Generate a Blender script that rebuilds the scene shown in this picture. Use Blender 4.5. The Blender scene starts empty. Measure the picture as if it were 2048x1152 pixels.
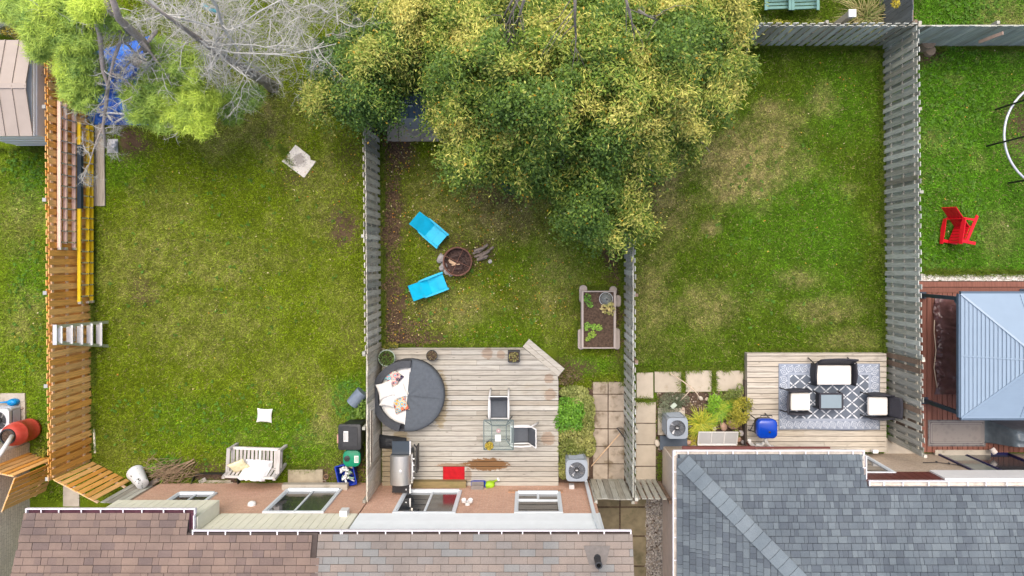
import bpy, math, random
import numpy as np
from mathutils import Vector, Matrix, Euler

# ---------------------------------------------------------------- camera, sky, sun, exposure
scene = bpy.context.scene
col = scene.collection
H = 21.0                      # drone height above the lawns, metres
S = 1400.0 / H                # photograph pixels per metre at ground level
cam_d = bpy.data.cameras.new('camera'); cam = bpy.data.objects.new('camera', cam_d); col.objects.link(cam)
cam.location = (0, 0, H); cam.rotation_euler = (0, 0, 0)
cam_d.sensor_width = 36.0; cam_d.lens = 1400.0 / 2048.0 * 36.0
cam_d.shift_x = -36.0 / 2048.0; cam_d.shift_y = -56.0 / 2048.0
cam_d.clip_start = 0.5; cam_d.clip_end = 2000.0
scene.camera = cam

SUN_ELEV, SUN_AZ = math.radians(68), math.radians(-6)     # azimuth measured from +Y towards +X
world = bpy.data.worlds.new('World'); scene.world = world; world.use_nodes = True
wt = world.node_tree; wt.nodes.clear()
sky = wt.nodes.new('ShaderNodeTexSky'); sky.sky_type = 'NISHITA'; sky.sun_disc = False
sky.sun_elevation = SUN_ELEV; sky.sun_rotation = SUN_AZ
sky.air_density = 1.0; sky.dust_density = 6.0; sky.ozone_density = 0.6
bg = wt.nodes.new('ShaderNodeBackground'); bg.inputs['Strength'].default_value = 0.15
wo = wt.nodes.new('ShaderNodeOutputWorld')
wt.links.new(sky.outputs[0], bg.inputs[0]); wt.links.new(bg.outputs[0], wo.inputs[0])
sun_d = bpy.data.lights.new('sun', 'SUN'); sun_d.energy = 0.85; sun_d.angle = math.radians(42)
sun_d.color = (1.0, 0.955, 0.88)
sun = bpy.data.objects.new('sun', sun_d); col.objects.link(sun)
sdir = Vector((math.sin(SUN_AZ) * math.cos(SUN_ELEV), math.cos(SUN_AZ) * math.cos(SUN_ELEV), math.sin(SUN_ELEV)))
sun.rotation_euler = sdir.to_track_quat('Z', 'Y').to_euler(); sun.location = (0, 0, 40)
scene.view_settings.view_transform = 'Standard'; scene.view_settings.look = 'None'
scene.view_settings.exposure = 0.78; scene.view_settings.gamma = 1.0
scene.view_settings.use_curve_mapping = False

R = random.Random(7)
rng = np.random.default_rng(11)
rad = math.radians

# ---------------------------------------------------------------- helpers
def X(px, z=0.0): return (px - 1060.0) / S * (1 - z / H)
def Y(py, z=0.0): return (520.0 - py) / S * (1 - z / H)
def P(px, py, z=0.0): return Vector((X(px, z), Y(py, z), z))

def chain_loc(o):
    l = Vector((0, 0, 0))
    while o is not None:
        l += o.location; o = o.parent
    return l

def tag(o, label=None, cat=None, group=None, kind=None):
    if label: o['label'] = label
    if cat: o['category'] = cat
    if group: o['group'] = group
    if kind: o['kind'] = kind
    return o

def thing(name, label, cat, loc=(0, 0, 0), rz=0.0, group=None, rot=None):
    o = bpy.data.objects.new(name, None); col.objects.link(o)
    o.location = loc; o.rotation_euler = rot if rot else (0, 0, rz)
    o.empty_display_size = 0.2
    return tag(o, label, cat, group)

class MB:
    """collects shapes; build() links them as one mesh object"""
    def __init__(s): s.v = []; s.f = []; s.m = []
    def add(s, vs, fs, mi=0):
        b = len(s.v); s.v.extend([tuple(v) for v in vs]); s.f.extend([tuple(b + i for i in f) for f in fs]); s.m.extend([mi] * len(fs)); return s
    def hexa(s, q0, q1, mi=0):
        return s.add(list(q0) + list(q1), [(3, 2, 1, 0), (4, 5, 6, 7), (0, 1, 5, 4), (1, 2, 6, 5), (2, 3, 7, 6), (3, 0, 4, 7)], mi)
    def box(s, c, d, rz=0.0, rot=None, mi=0, taper=1.0):
        x, y, z = d[0] / 2, d[1] / 2, d[2] / 2
        M = rot if rot is not None else Matrix.Rotation(rz, 3, 'Z')
        c = Vector(c)
        lo = [c + M @ Vector((a * x, b * y, -z)) for a, b in ((-1, -1), (1, -1), (1, 1), (-1, 1))]
        hi = [c + M @ Vector((a * x * taper, b * y * taper, z)) for a, b in ((-1, -1), (1, -1), (1, 1), (-1, 1))]
        return s.hexa(lo, hi, mi)
    def span(s, x0, x1, y0, y1, z0, z1, mi=0):
        return s.box(((x0 + x1) / 2, (y0 + y1) / 2, (z0 + z1) / 2), (abs(x1 - x0), abs(y1 - y0), abs(z1 - z0)), mi=mi)
    def rbox(s, c, d, r, n=3, rz=0.0, mi=0, top=0.0):
        """box with rounded vertical corners and an optional rounded top edge"""
        x, y = d[0] / 2, d[1] / 2
        def ring(k, z):
            out = []
            for (sx, sy, a0) in ((1, 1, 0), (-1, 1, 90), (-1, -1, 180), (1, -1, 270)):
                for i in range(n + 1):
                    a = rad(a0 + 90.0 * i / n)
                    out.append((sx * (x - r) + math.cos(a) * max(r - k, 0.001) , sy * (y - r) + math.sin(a) * max(r - k, 0.001), z))
            return out
        zs = [(0.0, -d[2] / 2), (0.0, d[2] / 2 - top)]
        if top > 0: zs += [(top * 0.3, d[2] / 2 - top * 0.3), (top * 0.95, d[2] / 2)]
        rings = [ring(k, z) for k, z in zs]; N = len(rings[0]); M = Matrix.Rotation(rz, 3, 'Z'); c = Vector(c)
        vs = [c + M @ Vector(p) for rg in rings for p in rg]; fs = []
        for j in range(len(rings) - 1):
            for i in range(N):
                a = j * N + i; b = j * N + (i + 1) % N
                fs.append((a, b, b + N, a + N))
        fs.append(tuple(range(N - 1, -1, -1))); fs.append(tuple((len(rings) - 1) * N + i for i in range(N)))
        return s.add(vs, fs, mi)
    def beam(s, p, q, w, h, mi=0, up=(0, 0, 1)):
        p = Vector(p); q = Vector(q); d = (q - p); L = d.length; d.normalize()
        u = Vector(up)
        if abs(d.dot(u)) > 0.99: u = Vector((1, 0, 0))
        a = d.cross(u).normalized(); b = a.cross(d).normalized()
        q0 = [p + a * (i * w / 2) + b * (j * h / 2) for i, j in ((-1, -1), (1, -1), (1, 1), (-1, 1))]
        q1 = [v + d * L for v in q0]
        return s.hexa(q0, q1, mi)
    def tube(s, pts, r, n=6, mi=0, caps=True):
        pts = [Vector(p) for p in pts]; N = len(pts)
        rs = r if isinstance(r, (list, tuple)) else [r] * N
        t0 = (pts[1] - pts[0]).normalized(); u = Vector((0, 0, 1)) if abs(t0.z) < 0.9 else Vector((1, 0, 0))
        a = t0.cross(u).normalized(); vs = []
        for i, p in enumerate(pts):
            t = (pts[min(i + 1, N - 1)] - pts[max(i - 1, 0)]).normalized()
            a = (a - t * a.dot(t)); a = a.normalized() if a.length > 1e-6 else t.orthogonal().normalized(); b = t.cross(a)
            for k in range(n):
                g = 2 * math.pi * k / n
                vs.append(p + (a * math.cos(g) + b * math.sin(g)) * rs[i])
        fs = [(i * n + k, i * n + (k + 1) % n, (i + 1) * n + (k + 1) % n, (i + 1) * n + k) for i in range(N - 1) for k in range(n)]
        if caps: fs += [tuple(range(n - 1, -1, -1)), tuple((N - 1) * n + k for k in range(n))]
        return s.add(vs, fs, mi)
    def lathe(s, prof, c=(0, 0, 0), n=24, rot=None, mi=0, sx=1.0, sy=1.0, cap=True):
        c = Vector(c); M = rot if rot is not None else Matrix.Identity(3); vs = []
        for r_, z in prof:
            for k in range(n):
                g = 2 * math.pi * k / n
                vs.append(c + M @ Vector((r_ * math.cos(g) * sx, r_ * math.sin(g) * sy, z)))
        fs = [(i * n + k, i * n + (k + 1) % n, (i + 1) * n + (k + 1) % n, (i + 1) * n + k) for i in range(len(prof) - 1) for k in range(n)]
        if cap: fs += [tuple(range(n - 1, -1, -1)), tuple((len(prof) - 1) * n + k for k in range(n))]
        return s.add(vs, fs, mi)
    def prism(s, poly, z0, z1, mi=0):
        n = len(poly)
        ar = sum(poly[i][0] * poly[(i + 1) % n][1] - poly[(i + 1) % n][0] * poly[i][1] for i in range(n))
        if ar < 0: poly = poly[::-1]
        vs = [(p[0], p[1], z0) for p in poly] + [(p[0], p[1], z1) for p in poly]
        fs = [tuple(range(n - 1, -1, -1)), tuple(range(n, 2 * n))] + [(i, (i + 1) % n, n + (i + 1) % n, n + i) for i in range(n)]
        return s.add(vs, fs, mi)
    def grid(s, fn, nu, nv, mi=0):
        vs = [fn(i / nu, j / nv) for j in range(nv + 1) for i in range(nu + 1)]
        fs = [(j * (nu + 1) + i, j * (nu + 1) + i + 1, (j + 1) * (nu + 1) + i + 1, (j + 1) * (nu + 1) + i) for j in range(nv) for i in range(nu)]
        return s.add(vs, fs, mi)
    def mesh(s, name, mats, off=Vector((0, 0, 0)), smooth=False):
        me = bpy.data.meshes.new(name)
        me.from_pydata([(v[0] - off.x, v[1] - off.y, v[2] - off.z) for v in s.v], [], s.f)
        for m_ in (mats if isinstance(mats, (list, tuple)) else [mats]): me.materials.append(m_)
        me.polygons.foreach_set('material_index', s.m)
        if smooth: me.shade_smooth()
        me.update(); return me
    def build(s, name, mats, parent=None, smooth=False, local=False, at=None, angle=None):
        off = Vector((0, 0, 0))
        if parent is not None and not local: off = chain_loc(parent)
        elif parent is None and at is not None: off = Vector(at)
        me = s.mesh(name, mats, off, smooth)
        if smooth and angle:
            try: me.set_sharp_from_angle(angle=rad(angle))
            except Exception: pass
        o = bpy.data.objects.new(name, me); col.objects.link(o)
        if parent is not None: o.parent = parent
        elif at is not None: o.location = off
        return o

_unit = {}
def unit_box(mat):
    if mat.name not in _unit: _unit[mat.name] = MB().box((0, 0, 0), (1, 1, 1)).mesh('piece', mat)
    return _unit[mat.name]
def piece(name, mat, parent, c, d, rot=None, mesh=None, kind=None):
    """a block-shaped piece: shares one mesh with its like, scaled to size; c is in world coordinates"""
    o = bpy.data.objects.new(name, mesh or unit_box(mat)); col.objects.link(o); o.parent = parent
    L = Vector(c) - chain_loc(parent)
    M = rot.to_4x4() if rot is not None else Matrix.Identity(4)
    o.matrix_local = Matrix.Translation(L) @ M @ Matrix.Diagonal((d[0], d[1], d[2], 1))
    if kind: o['kind'] = kind
    return o

# smooth lattice noise for numpy arrays
_lat = rng.random((256, 256))
def vnoise(x, y, seed=0):
    x = np.asarray(x, float) + seed * 17.31; y = np.asarray(y, float) + seed * 5.77
    xi = np.floor(x).astype(int); yi = np.floor(y).astype(int); fx = x - xi; fy = y - yi
    fx = fx * fx * (3 - 2 * fx); fy = fy * fy * (3 - 2 * fy)
    a = _lat[xi % 256, yi % 256]; b = _lat[(xi + 1) % 256, yi % 256]; c = _lat[xi % 256, (yi + 1) % 256]; d = _lat[(xi + 1) % 256, (yi + 1) % 256]
    return (a * (1 - fx) + b * fx) * (1 - fy) + (c * (1 - fx) + d * fx) * fy
def fbm(x, y, seed=0, o=4):
    t = 0; a = 0.5; f = 1.0; n = 0
    for k in range(o):
        t = t + a * vnoise(np.asarray(x) * f, np.asarray(y) * f, seed + k * 3); n += a; a *= 0.5; f *= 2.0
    return t / n

def np_mesh(name, verts, faces_n, mat, colors=None, smooth=False):
    """verts (N,3) laid out face by face, faces_n vertices per face"""
    verts = np.ascontiguousarray(verts, dtype=np.float32); n = len(verts); nf = n // faces_n
    me = bpy.data.meshes.new(name); me.vertices.add(n); me.vertices.foreach_set('co', verts.ravel())
    me.loops.add(n); me.loops.foreach_set('vertex_index', np.arange(n, dtype=np.int32))
    me.polygons.add(nf); me.polygons.foreach_set('loop_start', np.arange(0, n, faces_n, dtype=np.int32))
    try: me.polygons.foreach_set('loop_total', np.full(nf, faces_n, dtype=np.int32))
    except Exception: pass
    if colors is not None:
        a = me.color_attributes.new('tint', 'FLOAT_COLOR', 'POINT')
        c = np.ones((n, 4), dtype=np.float32); c[:, :3] = colors; a.data.foreach_set('color', c.ravel())
    me.materials.append(mat); me.update(); me.validate(); return me
def link_mesh(name, me, parent=None, loc=None):
    o = bpy.data.objects.new(name, me); col.objects.link(o)
    if parent is not None: o.parent = parent
    if loc is not None: o.location = loc
    return o

# ---------------------------------------------------------------- materials
class NT:
    def __init__(s, name):
        s.mat = bpy.data.materials.new(name); s.mat.use_nodes = True; s.t = s.mat.node_tree; s.t.nodes.clear()
        s.out = s.t.nodes.new('ShaderNodeOutputMaterial'); s.b = s.t.nodes.new('ShaderNodeBsdfPrincipled')
        s.t.links.new(s.b.outputs[0], s.out.inputs[0]); s._pos = None
    def n(s, typ, **kw):
        nd = s.t.nodes.new(typ)
        for k, v in kw.items(): setattr(nd, k, v)
        return nd
    def put(s, sock, v):
        if hasattr(v, 'links') or isinstance(v, bpy.types.NodeSocket): s.t.links.new(v, sock)
        elif v is not None:
            if sock.type == 'RGBA' and len(v) == 3: v = (*v, 1)
            sock.default_value = v
    def pos(s):
        if s._pos is None: s._pos = s.n('ShaderNodeNewGeometry').outputs['Position']
        return s._pos
    def objco(s): return s.n('ShaderNodeTexCoord').outputs['Object']
    def rnd(s):
        a = s.n('ShaderNodeObjectInfo').outputs['Random']; b = s.n('ShaderNodeNewGeometry').outputs['Random Per Island']
        return s.math('FRACT', s.math('ADD', a, b))
    def math(s, op, a, b=None, c=None):
        nd = s.n('ShaderNodeMath', operation=op); s.put(nd.inputs[0], a)
        if b is not None: s.put(nd.inputs[1], b)
        if c is not None: s.put(nd.inputs[2], c)
        return nd.outputs[0]
    def vmul(s, v, k):
        nd = s.n('ShaderNodeVectorMath', operation='MULTIPLY'); s.put(nd.inputs[0], v); s.put(nd.inputs[1], k); return nd.outputs[0]
    def vadd(s, v, k):
        nd = s.n('ShaderNodeVectorMath', operation='ADD'); s.put(nd.inputs[0], v); s.put(nd.inputs[1], k); return nd.outputs[0]
    def xyz(s, v):
        nd = s.n('ShaderNodeSeparateXYZ'); s.put(nd.inputs[0], v); return nd.outputs
    def vec(s, x, y, z=0.0):
        nd = s.n('ShaderNodeCombineXYZ'); s.put(nd.inputs[0], x); s.put(nd.inputs[1], y); s.put(nd.inputs[2], z); return nd.outputs[0]
    def noise(s, v, scale, detail=4.0, rough=0.55, dist=0.0):
        nd = s.n('ShaderNodeTexNoise'); s.put(nd.inputs['Vector'], v); nd.inputs['Scale'].default_value = scale
        nd.inputs['Detail'].default_value = detail; nd.inputs['Roughness'].default_value = rough; nd.inputs['Distortion'].default_value = dist
        return nd.outputs['Fac']
    def mix(s, f, a, b, blend='MIX'):
        nd = s.n('ShaderNodeMix', data_type='RGBA', blend_type=blend); s.put(nd.inputs[0], f); s.put(nd.inputs[6], a); s.put(nd.inputs[7], b); return nd.outputs[2]
    def ramp(s, f, stops, interp='LINEAR'):
        nd = s.n('ShaderNodeValToRGB'); cr = nd.color_ramp; cr.interpolation = interp
        while len(cr.elements) < len(stops): cr.elements.new(0.5)
        for e, (p, c) in zip(cr.elements, stops): e.position = p; e.color = (*c, 1) if len(c) == 3 else c
        s.put(nd.inputs[0], f); return nd.outputs[0]
    def step(s, v, lo, hi):
        nd = s.n('ShaderNodeMapRange', interpolation_type='SMOOTHSTEP'); s.put(nd.inputs[0], v); s.put(nd.inputs[1], lo); s.put(nd.inputs[2], hi); return nd.outputs[0]
    def bump(s, h, strength=0.3, dist=0.02):
        nd = s.n('ShaderNodeBump'); nd.inputs['Strength'].default_value = strength; nd.inputs['Distance'].default_value = dist
        s.put(nd.inputs['Height'], h); s.t.links.new(nd.outputs[0], s.b.inputs['Normal'])
    def fin(s, color, rough=0.8, metal=0.0, spec=0.4):
        s.put(s.b.inputs['Base Color'], color); s.put(s.b.inputs['Roughness'], rough); s.b.inputs['Metallic'].default_value = metal
        s.b.inputs['Specular IOR Level'].default_value = spec; return s.mat
def mul(c, k): return tuple(min(1.0, x * k) for x in c)

def M(name, c, rough=0.75, var=0.12, scale=8.0, c2=None, bump=0.0, bscale=60.0, rand=0.0, stretch=(1, 1, 1), metal=0.0, spec=0.4, dirt=None):
    t = NT(name); p = t.pos()
    if stretch != (1, 1, 1): p = t.vmul(p, stretch)
    f = t.noise(p, scale)
    colr = t.ramp(f, [(0.25, mul(c, 1 - var)), (0.75, c2 if c2 else mul(c, 1 + var))])
    if rand:
        k = t.rnd(); g = t.math('MULTIPLY_ADD', k, 2 * rand, 1 - rand)
        colr = t.mix(1.0, colr, t.vec(g, g, g), 'MULTIPLY')
    if dirt:
        d = t.step(t.noise(t.pos(), dirt[1], 5.0, 0.6), dirt[2], dirt[2] + 0.18); colr = t.mix(d, colr, dirt[0])
    if bump: t.bump(t.noise(p, bscale, 3.0), bump)
    return t.fin(colr, rough, metal, spec)

def M_palette(name, cols, rough=0.9, grain=120.0, bump=0.35, patch=None):
    t = NT(name); k = t.rnd(); n = len(cols)
    c = t.ramp(k, [(i / n, cc) for i, cc in enumerate(cols)], 'CONSTANT')
    g = t.noise(t.pos(), grain, 2.0); c = t.mix(1.0, c, t.ramp(g, [(0.3, (0.72, 0.72, 0.72)), (0.7, (1.25, 1.25, 1.25))]), 'MULTIPLY')
    w = t.noise(t.pos(), 1.1, 3.0); c = t.mix(1.0, c, t.ramp(w, [(0.3, (0.80, 0.81, 0.82)), (0.7, (1.12, 1.11, 1.09))]), 'MULTIPLY')
    if patch: c = t.mix(t.step(t.noise(t.pos(), patch[1], 5.0, 0.7), patch[2], patch[2] + 0.1), c, patch[0])
    t.bump(g, bump, 0.01); return t.fin(c, rough, 0.0, 0.25)

def M_wood(name, cols, axis='z', rough=0.85, knots=True, stains=(), rand_tone=0.16, moss=None, bump=0.35):
    """weathered board: palette by piece, long grain along one axis, knots, explicit stains (x, y, rx, ry, colour, amount)"""
    t = NT(name); p = t.pos(); k = t.rnd(); n = len(cols)
    st = {'x': (0.9, 16, 16), 'y': (16, 0.9, 16), 'z': (14, 14, 0.9)}[axis]
    off = t.math('MULTIPLY', k, 37.0)
    g = t.noise(t.vadd(t.vmul(p, st), t.vec(off, off, off)), 2.2, 5.0, 0.65)
    base = t.ramp(k, [(i / max(n - 1, 1), c) for i, c in enumerate(cols)])
    c = t.mix(1.0, base, t.ramp(g, [(0.22, (0.5, 0.48, 0.46)), (0.5, (1, 1, 1)), (0.8, (1.25, 1.25, 1.24))]), 'MULTIPLY')
    tone = t.math('MULTIPLY_ADD', t.math('FRACT', t.math('MULTIPLY', k, 91.7)), 2 * rand_tone, 1 - rand_tone)
    c = t.mix(1.0, c, t.vec(tone, tone, tone), 'MULTIPLY')
    if knots:
        sp = {'x': (1, 3.2, 3), 'y': (3.2, 1, 3), 'z': (3, 3, 1)}[axis]
        nd = t.n('ShaderNodeTexVoronoi'); t.put(nd.inputs['Vector'], t.vadd(t.vmul(p, sp), t.vec(off, 0.0, 0.0))); nd.inputs['Scale'].default_value = 2.3
        c = t.mix(t.math('MULTIPLY', t.math('SUBTRACT', 1.0, t.step(nd.outputs['Distance'], 0.05, 0.14)), 0.55), c, mul(cols[0], 0.35))
        blot = t.step(t.noise(t.vmul(p, {'x': (0.6, 1.6, 1), 'y': (1.6, 0.6, 1), 'z': (1, 1, 0.5)}[axis]), 2.4, 6.0, 0.72), 0.56, 0.72)
        c = t.mix(t.math('MULTIPLY', blot, 0.4), c, mul(cols[0], 0.5))
    if moss: c = t.mix(t.math('MULTIPLY', t.step(t.noise(p, moss[1], 4.0, 0.6), moss[2], moss[2] + 0.2), moss[3]), c, moss[0])
    if stains:
        xo = t.xyz(p); wob = t.math('MULTIPLY_ADD', t.noise(t.vmul(p, (1, 2.2, 1)), 7.0, 5.0, 0.7), 1.5, -0.75)
        for (sx, sy, rx, ry, sc, am) in stains:
            dx = t.math('DIVIDE', t.math('SUBTRACT', xo[0], sx), rx); dy = t.math('DIVIDE', t.math('SUBTRACT', xo[1], sy), ry)
            d = t.math('ADD', t.math('SQRT', t.math('ADD', t.math('MULTIPLY', dx, dx), t.math('MULTIPLY', dy, dy))), wob)
            f = t.math('MULTIPLY', t.math('SUBTRACT', 1.0, t.step(d, 0.8, 1.0)), am)
            c = t.mix(f, c, t.mix(1.0, t.ramp(g, [(0.2, (0.6, 0.6, 0.6)), (0.8, (1.3, 1.3, 1.3))]), sc, 'MULTIPLY'))
    t.bump(g, bump, 0.012); return t.fin(c, rough, 0.0, 0.25)

def M_brick(name, c1, c2, mortar, ax='x', scale=1.0, rough=0.9, fleck=0.25):
    t = NT(name); o = t.xyz(t.pos()); v = t.vec(o[0] if ax == 'x' else o[1], o[2])
    nd = t.n('ShaderNodeTexBrick'); t.put(nd.inputs['Vector'], v); nd.inputs['Scale'].default_value = 1.0
    nd.inputs['Brick Width'].default_value = 0.21 * scale; nd.inputs['Row Height'].default_value = 0.075 * scale
    nd.inputs['Mortar Size'].default_value = 0.006; nd.inputs['Mortar Smooth'].default_value = 0.3
    t.put(nd.inputs['Color1'], c1); t.put(nd.inputs['Color2'], c2); t.put(nd.inputs['Mortar'], mortar)
    c = t.mix(1.0, nd.outputs['Color'], t.ramp(t.noise(t.pos(), 22.0, 4.0, 0.7), [(0.3, (1 - fleck,) * 3), (0.7, (1 + fleck * 0.6,) * 3)]), 'MULTIPLY')
    c = t.mix(t.math('MULTIPLY', t.step(t.noise(t.vmul(t.pos(), (1, 1, 0.35)), 1.6, 5.0, 0.65), 0.52, 0.75), 0.35), c, mul(c1, 0.6))
    t.bump(t.math('SUBTRACT', t.noise(t.pos(), 40.0), nd.outputs['Fac']), 0.5, 0.008); return t.fin(c, rough, 0.0, 0.2)

def M_tint(name, rough=0.65, spec=0.25, trans=0.0, jit=0.0):
    t = NT(name); a = t.n('ShaderNodeAttribute', attribute_name='tint')
    if trans:
        tr = t.n('ShaderNodeBsdfTranslucent'); t.t.links.new(a.outputs['Color'], tr.inputs[0])
        mx = t.n('ShaderNodeMixShader'); mx.inputs[0].default_value = trans
        t.t.links.new(t.b.outputs[0], mx.inputs[1]); t.t.links.new(tr.outputs[0], mx.inputs[2]); t.t.links.new(mx.outputs[0], t.out.inputs[0])
    return t.fin(a.outputs['Color'], rough, 0.0, spec)

def M_glass(name, c=(0.02, 0.025, 0.03), rough=0.03):
    t = NT(name); t.b.inputs['IOR'].default_value = 2.0; return t.fin(c, rough, 0.0, 0.9)
def M_clear(name, tint=(0.86, 0.93, 0.92), fac=0.12):
    t = NT(name); tr = t.n('ShaderNodeBsdfTransparent'); t.put(tr.inputs[0], tint)
    mx = t.n('ShaderNodeMixShader'); mx.inputs[0].default_value = fac
    t.fin((0.55, 0.66, 0.66), 0.04, 0.0, 0.8)
    t.t.links.new(tr.outputs[0], mx.inputs[1]); t.t.links.new(t.b.outputs[0], mx.inputs[2]); t.t.links.new(mx.outputs[0], t.out.inputs[0]); return t.mat

m_white = M('white_paint', (0.70, 0.70, 0.69), 0.45, 0.05, 5)
m_vinyl = M('white_vinyl', (0.62, 0.67, 0.71), 0.4, 0.04, 3)
m_whitefab = M('white_fabric', (0.72, 0.71, 0.68), 0.9, 0.05, 14, bump=0.15, bscale=30)
m_cream = M('cream_fabric', (0.72, 0.62, 0.36), 0.9, 0.12, 16, c2=(0.8, 0.74, 0.52), bump=0.2, bscale=25)
m_alu = M('aluminium', (0.62, 0.63, 0.64), 0.38, 0.08, 20, metal=0.75)
m_dark = M('dark_plastic', (0.028, 0.03, 0.034), 0.5, 0.2, 10)
m_black = M('black_metal', (0.018, 0.018, 0.02), 0.45, 0.2, 10)
m_wicker = M('charcoal_wicker', (0.055, 0.06, 0.07), 0.7, 0.3, 40, bump=0.6, bscale=90, stretch=(1, 1, 2))
m_slate = M('slate_fabric', (0.085, 0.099, 0.117), 0.9, 0.12, 12, bump=0.2, bscale=120)
m_turq = M('turquoise_plastic', (0.0, 0.40, 0.62), 0.5, 0.14, 5, dirt=((0.06, 0.36, 0.50), 7.0, 0.60))
m_red = M('red_plastic', (0.62, 0.008, 0.02), 0.42, 0.06, 5)
m_redmat = M('red_mat', (0.40, 0.006, 0.012), 0.95, 0.22, 9, bump=0.3, bscale=150)
m_concrete = M('concrete', (0.40, 0.36, 0.30), 0.92, 0.14, 5, bump=0.25, bscale=50, rand=0.07, dirt=((0.22, 0.19, 0.14), 2.5, 0.55))
m_paver = M('pale_paving', (0.43, 0.375, 0.30), 0.92, 0.09, 4, bump=0.2, bscale=70, rand=0.07, dirt=((0.30, 0.25, 0.17), 3.0, 0.6))
m_oldpaver = M('stained_paving', (0.35, 0.295, 0.235), 0.95, 0.18, 5, bump=0.3, bscale=45, rand=0.1, dirt=((0.16, 0.125, 0.08), 2.2, 0.5))
m_soil = M('soil', (0.055, 0.036, 0.025), 1.0, 0.5, 18, c2=(0.13, 0.085, 0.06), bump=1.0, bscale=35)
m_glass = M_glass('window_glass', (0.035, 0.04, 0.045), 0.02)
m_darkglass = M_glass('screened_glass', (0.045, 0.05, 0.055), 0.12)
m_grayblue = M('grey_enamel', (0.27, 0.31, 0.355), 0.45, 0.05, 4)
m_acside = M('grey_louvre', (0.20, 0.22, 0.25), 0.5, 0.1, 10)
m_cedar = M_wood('cedar', [(0.70, 0.32, 0.065), (0.80, 0.40, 0.095), (0.85, 0.50, 0.18), (0.76, 0.44, 0.17)], 'z', 0.75, rand_tone=0.14)
m_cedarend = M('cedar_rail', (0.66, 0.46, 0.28), 0.8, 0.15, 9, rand=0.1)
GREYW = [(0.27, 0.255, 0.215), (0.37, 0.365, 0.315), (0.45, 0.45, 0.40), (0.34, 0.32, 0.26)]
m_greywood = M_wood('weathered_wood', GREYW, 'z', moss=((0.13, 0.16, 0.07), 1.6, 0.55, 0.5))
m_bluewood = M_wood('pale_weathered_wood', [(0.36, 0.36, 0.315), (0.47, 0.49, 0.445), (0.52, 0.54, 0.50), (0.40, 0.395, 0.335)], 'z', moss=((0.15, 0.18, 0.10), 1.5, 0.6, 0.4))
m_warmwood = M_wood('warm_weathered_wood', [(0.45, 0.40, 0.31), (0.57, 0.53, 0.44), (0.63, 0.60, 0.52), (0.50, 0.46, 0.36)], 'z', moss=((0.20, 0.19, 0.08), 1.4, 0.55, 0.5))
m_brownwood = M('brown_weathered_rail', (0.20, 0.14, 0.10), 0.85, 0.25, 9, rand=0.15)
m_rust = M('rust', (0.12, 0.05, 0.035), 0.9, 0.4, 30, c2=(0.2, 0.10, 0.07), bump=0.3)
m_leaf = M_tint('leaf', 0.5, 0.3, 0.18)
m_grass = M_tint('grass', 0.7, 0.15, 0.15)
m_bark = M('bark', (0.20, 0.165, 0.14), 0.95, 0.3, 14, bump=0.8, bscale=40, stretch=(1, 1, 0.3))
m_deadwood = M('dead_twig', (0.42, 0.415, 0.385), 0.9, 0.2, 8)
m_stone = M('stone', (0.36, 0.28, 0.23), 0.9, 0.25, 9, bump=0.4, bscale=30, rand=0.3)
m_navy = M('navy_plastic', (0.005, 0.03, 0.33), 0.3, 0.1, 5)
# ---------------------------------------------------------------- the lawns
# patches in photograph pixels at ground level: (x, y, rx, ry, amount)
BARE = [(285, 585, 32, 34, .6), (690, 455, 34, 50, .85), (705, 320, 40, 60, .45), (800, 290, 34, 60, 1.0), (785, 440, 28, 80, 1.0), (788, 620, 36, 85, 1.0),
        (840, 680, 60, 20, .8), (800, 680, 50, 26, 1.0), (1000, 385, 70, 42, .6), (960, 320, 60, 40, .5), (1225, 505, 22, 34, .9), (1225, 560, 20, 40, .6), (1290, 370, 26, 50, .7), (1240, 640, 14, 80, .9),
        (820, 635, 60, 40, .5), (1140, 620, 30, 60, .3), (1150, 735, 40, 18, .8), (400, 940, 90, 22, .7), (340, 945, 60, 24, .6), (700, 690, 30, 30, .3),
        (262, 280, 36, 40, .9), (240, 180, 90, 90, .9), (650, 945, 40, 26, .7), (705, 930, 30, 50, .95), (540, 920, 40, 14, .4), (2075, 260, 75, 85, .8),
        (595, 350, 34, 28, .5), (540, 265, 14, 10, .5), (1010, 450, 60, 50, .35), (915, 520, 48, 42, .8), (965, 505, 34, 30, .6), (672, 800, 10, 14, .4), (598, 880, 12, 16, .4),
        (1340, 950, 20, 60, 1.0), (1850, 105, 40, 28, .8), (1330, 850, 16, 90, .8), (1400, 790, 40, 14, .7), (120, 900, 40, 24, .5), (1140, 690, 20, 20, .2)]
DRY = [(1490, 330, 90, 70, .9), (1460, 375, 40, 26, 1.0), (1540, 290, 40, 90, .7), (1330, 420, 50, 60, .6), (1300, 600, 40, 90, .5), (1420, 455, 20, 14, .8),
       (1420, 610, 60, 40, .5), (1650, 620, 70, 26, .5), (1560, 240, 50, 40, .5), (1640, 200, 30, 30, .4), (1600, 560, 40, 20, .4), (2000, 470, 40, 50, .3), (2010, 40, 60, 40, .4),
       (285, 540, 90, 90, .45), (400, 520, 160, 60, .4), (330, 420, 60, 50, .35), (500, 230, 110, 70, .6), (390, 650, 130, 70, .4), (45, 440, 40, 60, .55), (45, 640, 40, 50, .4),
       (640, 400, 60, 80, .4), (900, 620, 80, 40, .4), (880, 420, 60, 70, .4), (1010, 420, 90, 60, .6), (1110, 560, 60, 90, .3), (690, 620, 40, 80, .3), (230, 900, 50, 50, .2), (1330, 330, 40, 60, .9),
       (430, 700, 40, 40, .4), (560, 740, 40, 40, .3), (670, 850, 40, 70, .4), (1700, 680, 60, 26, .4)]
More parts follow.
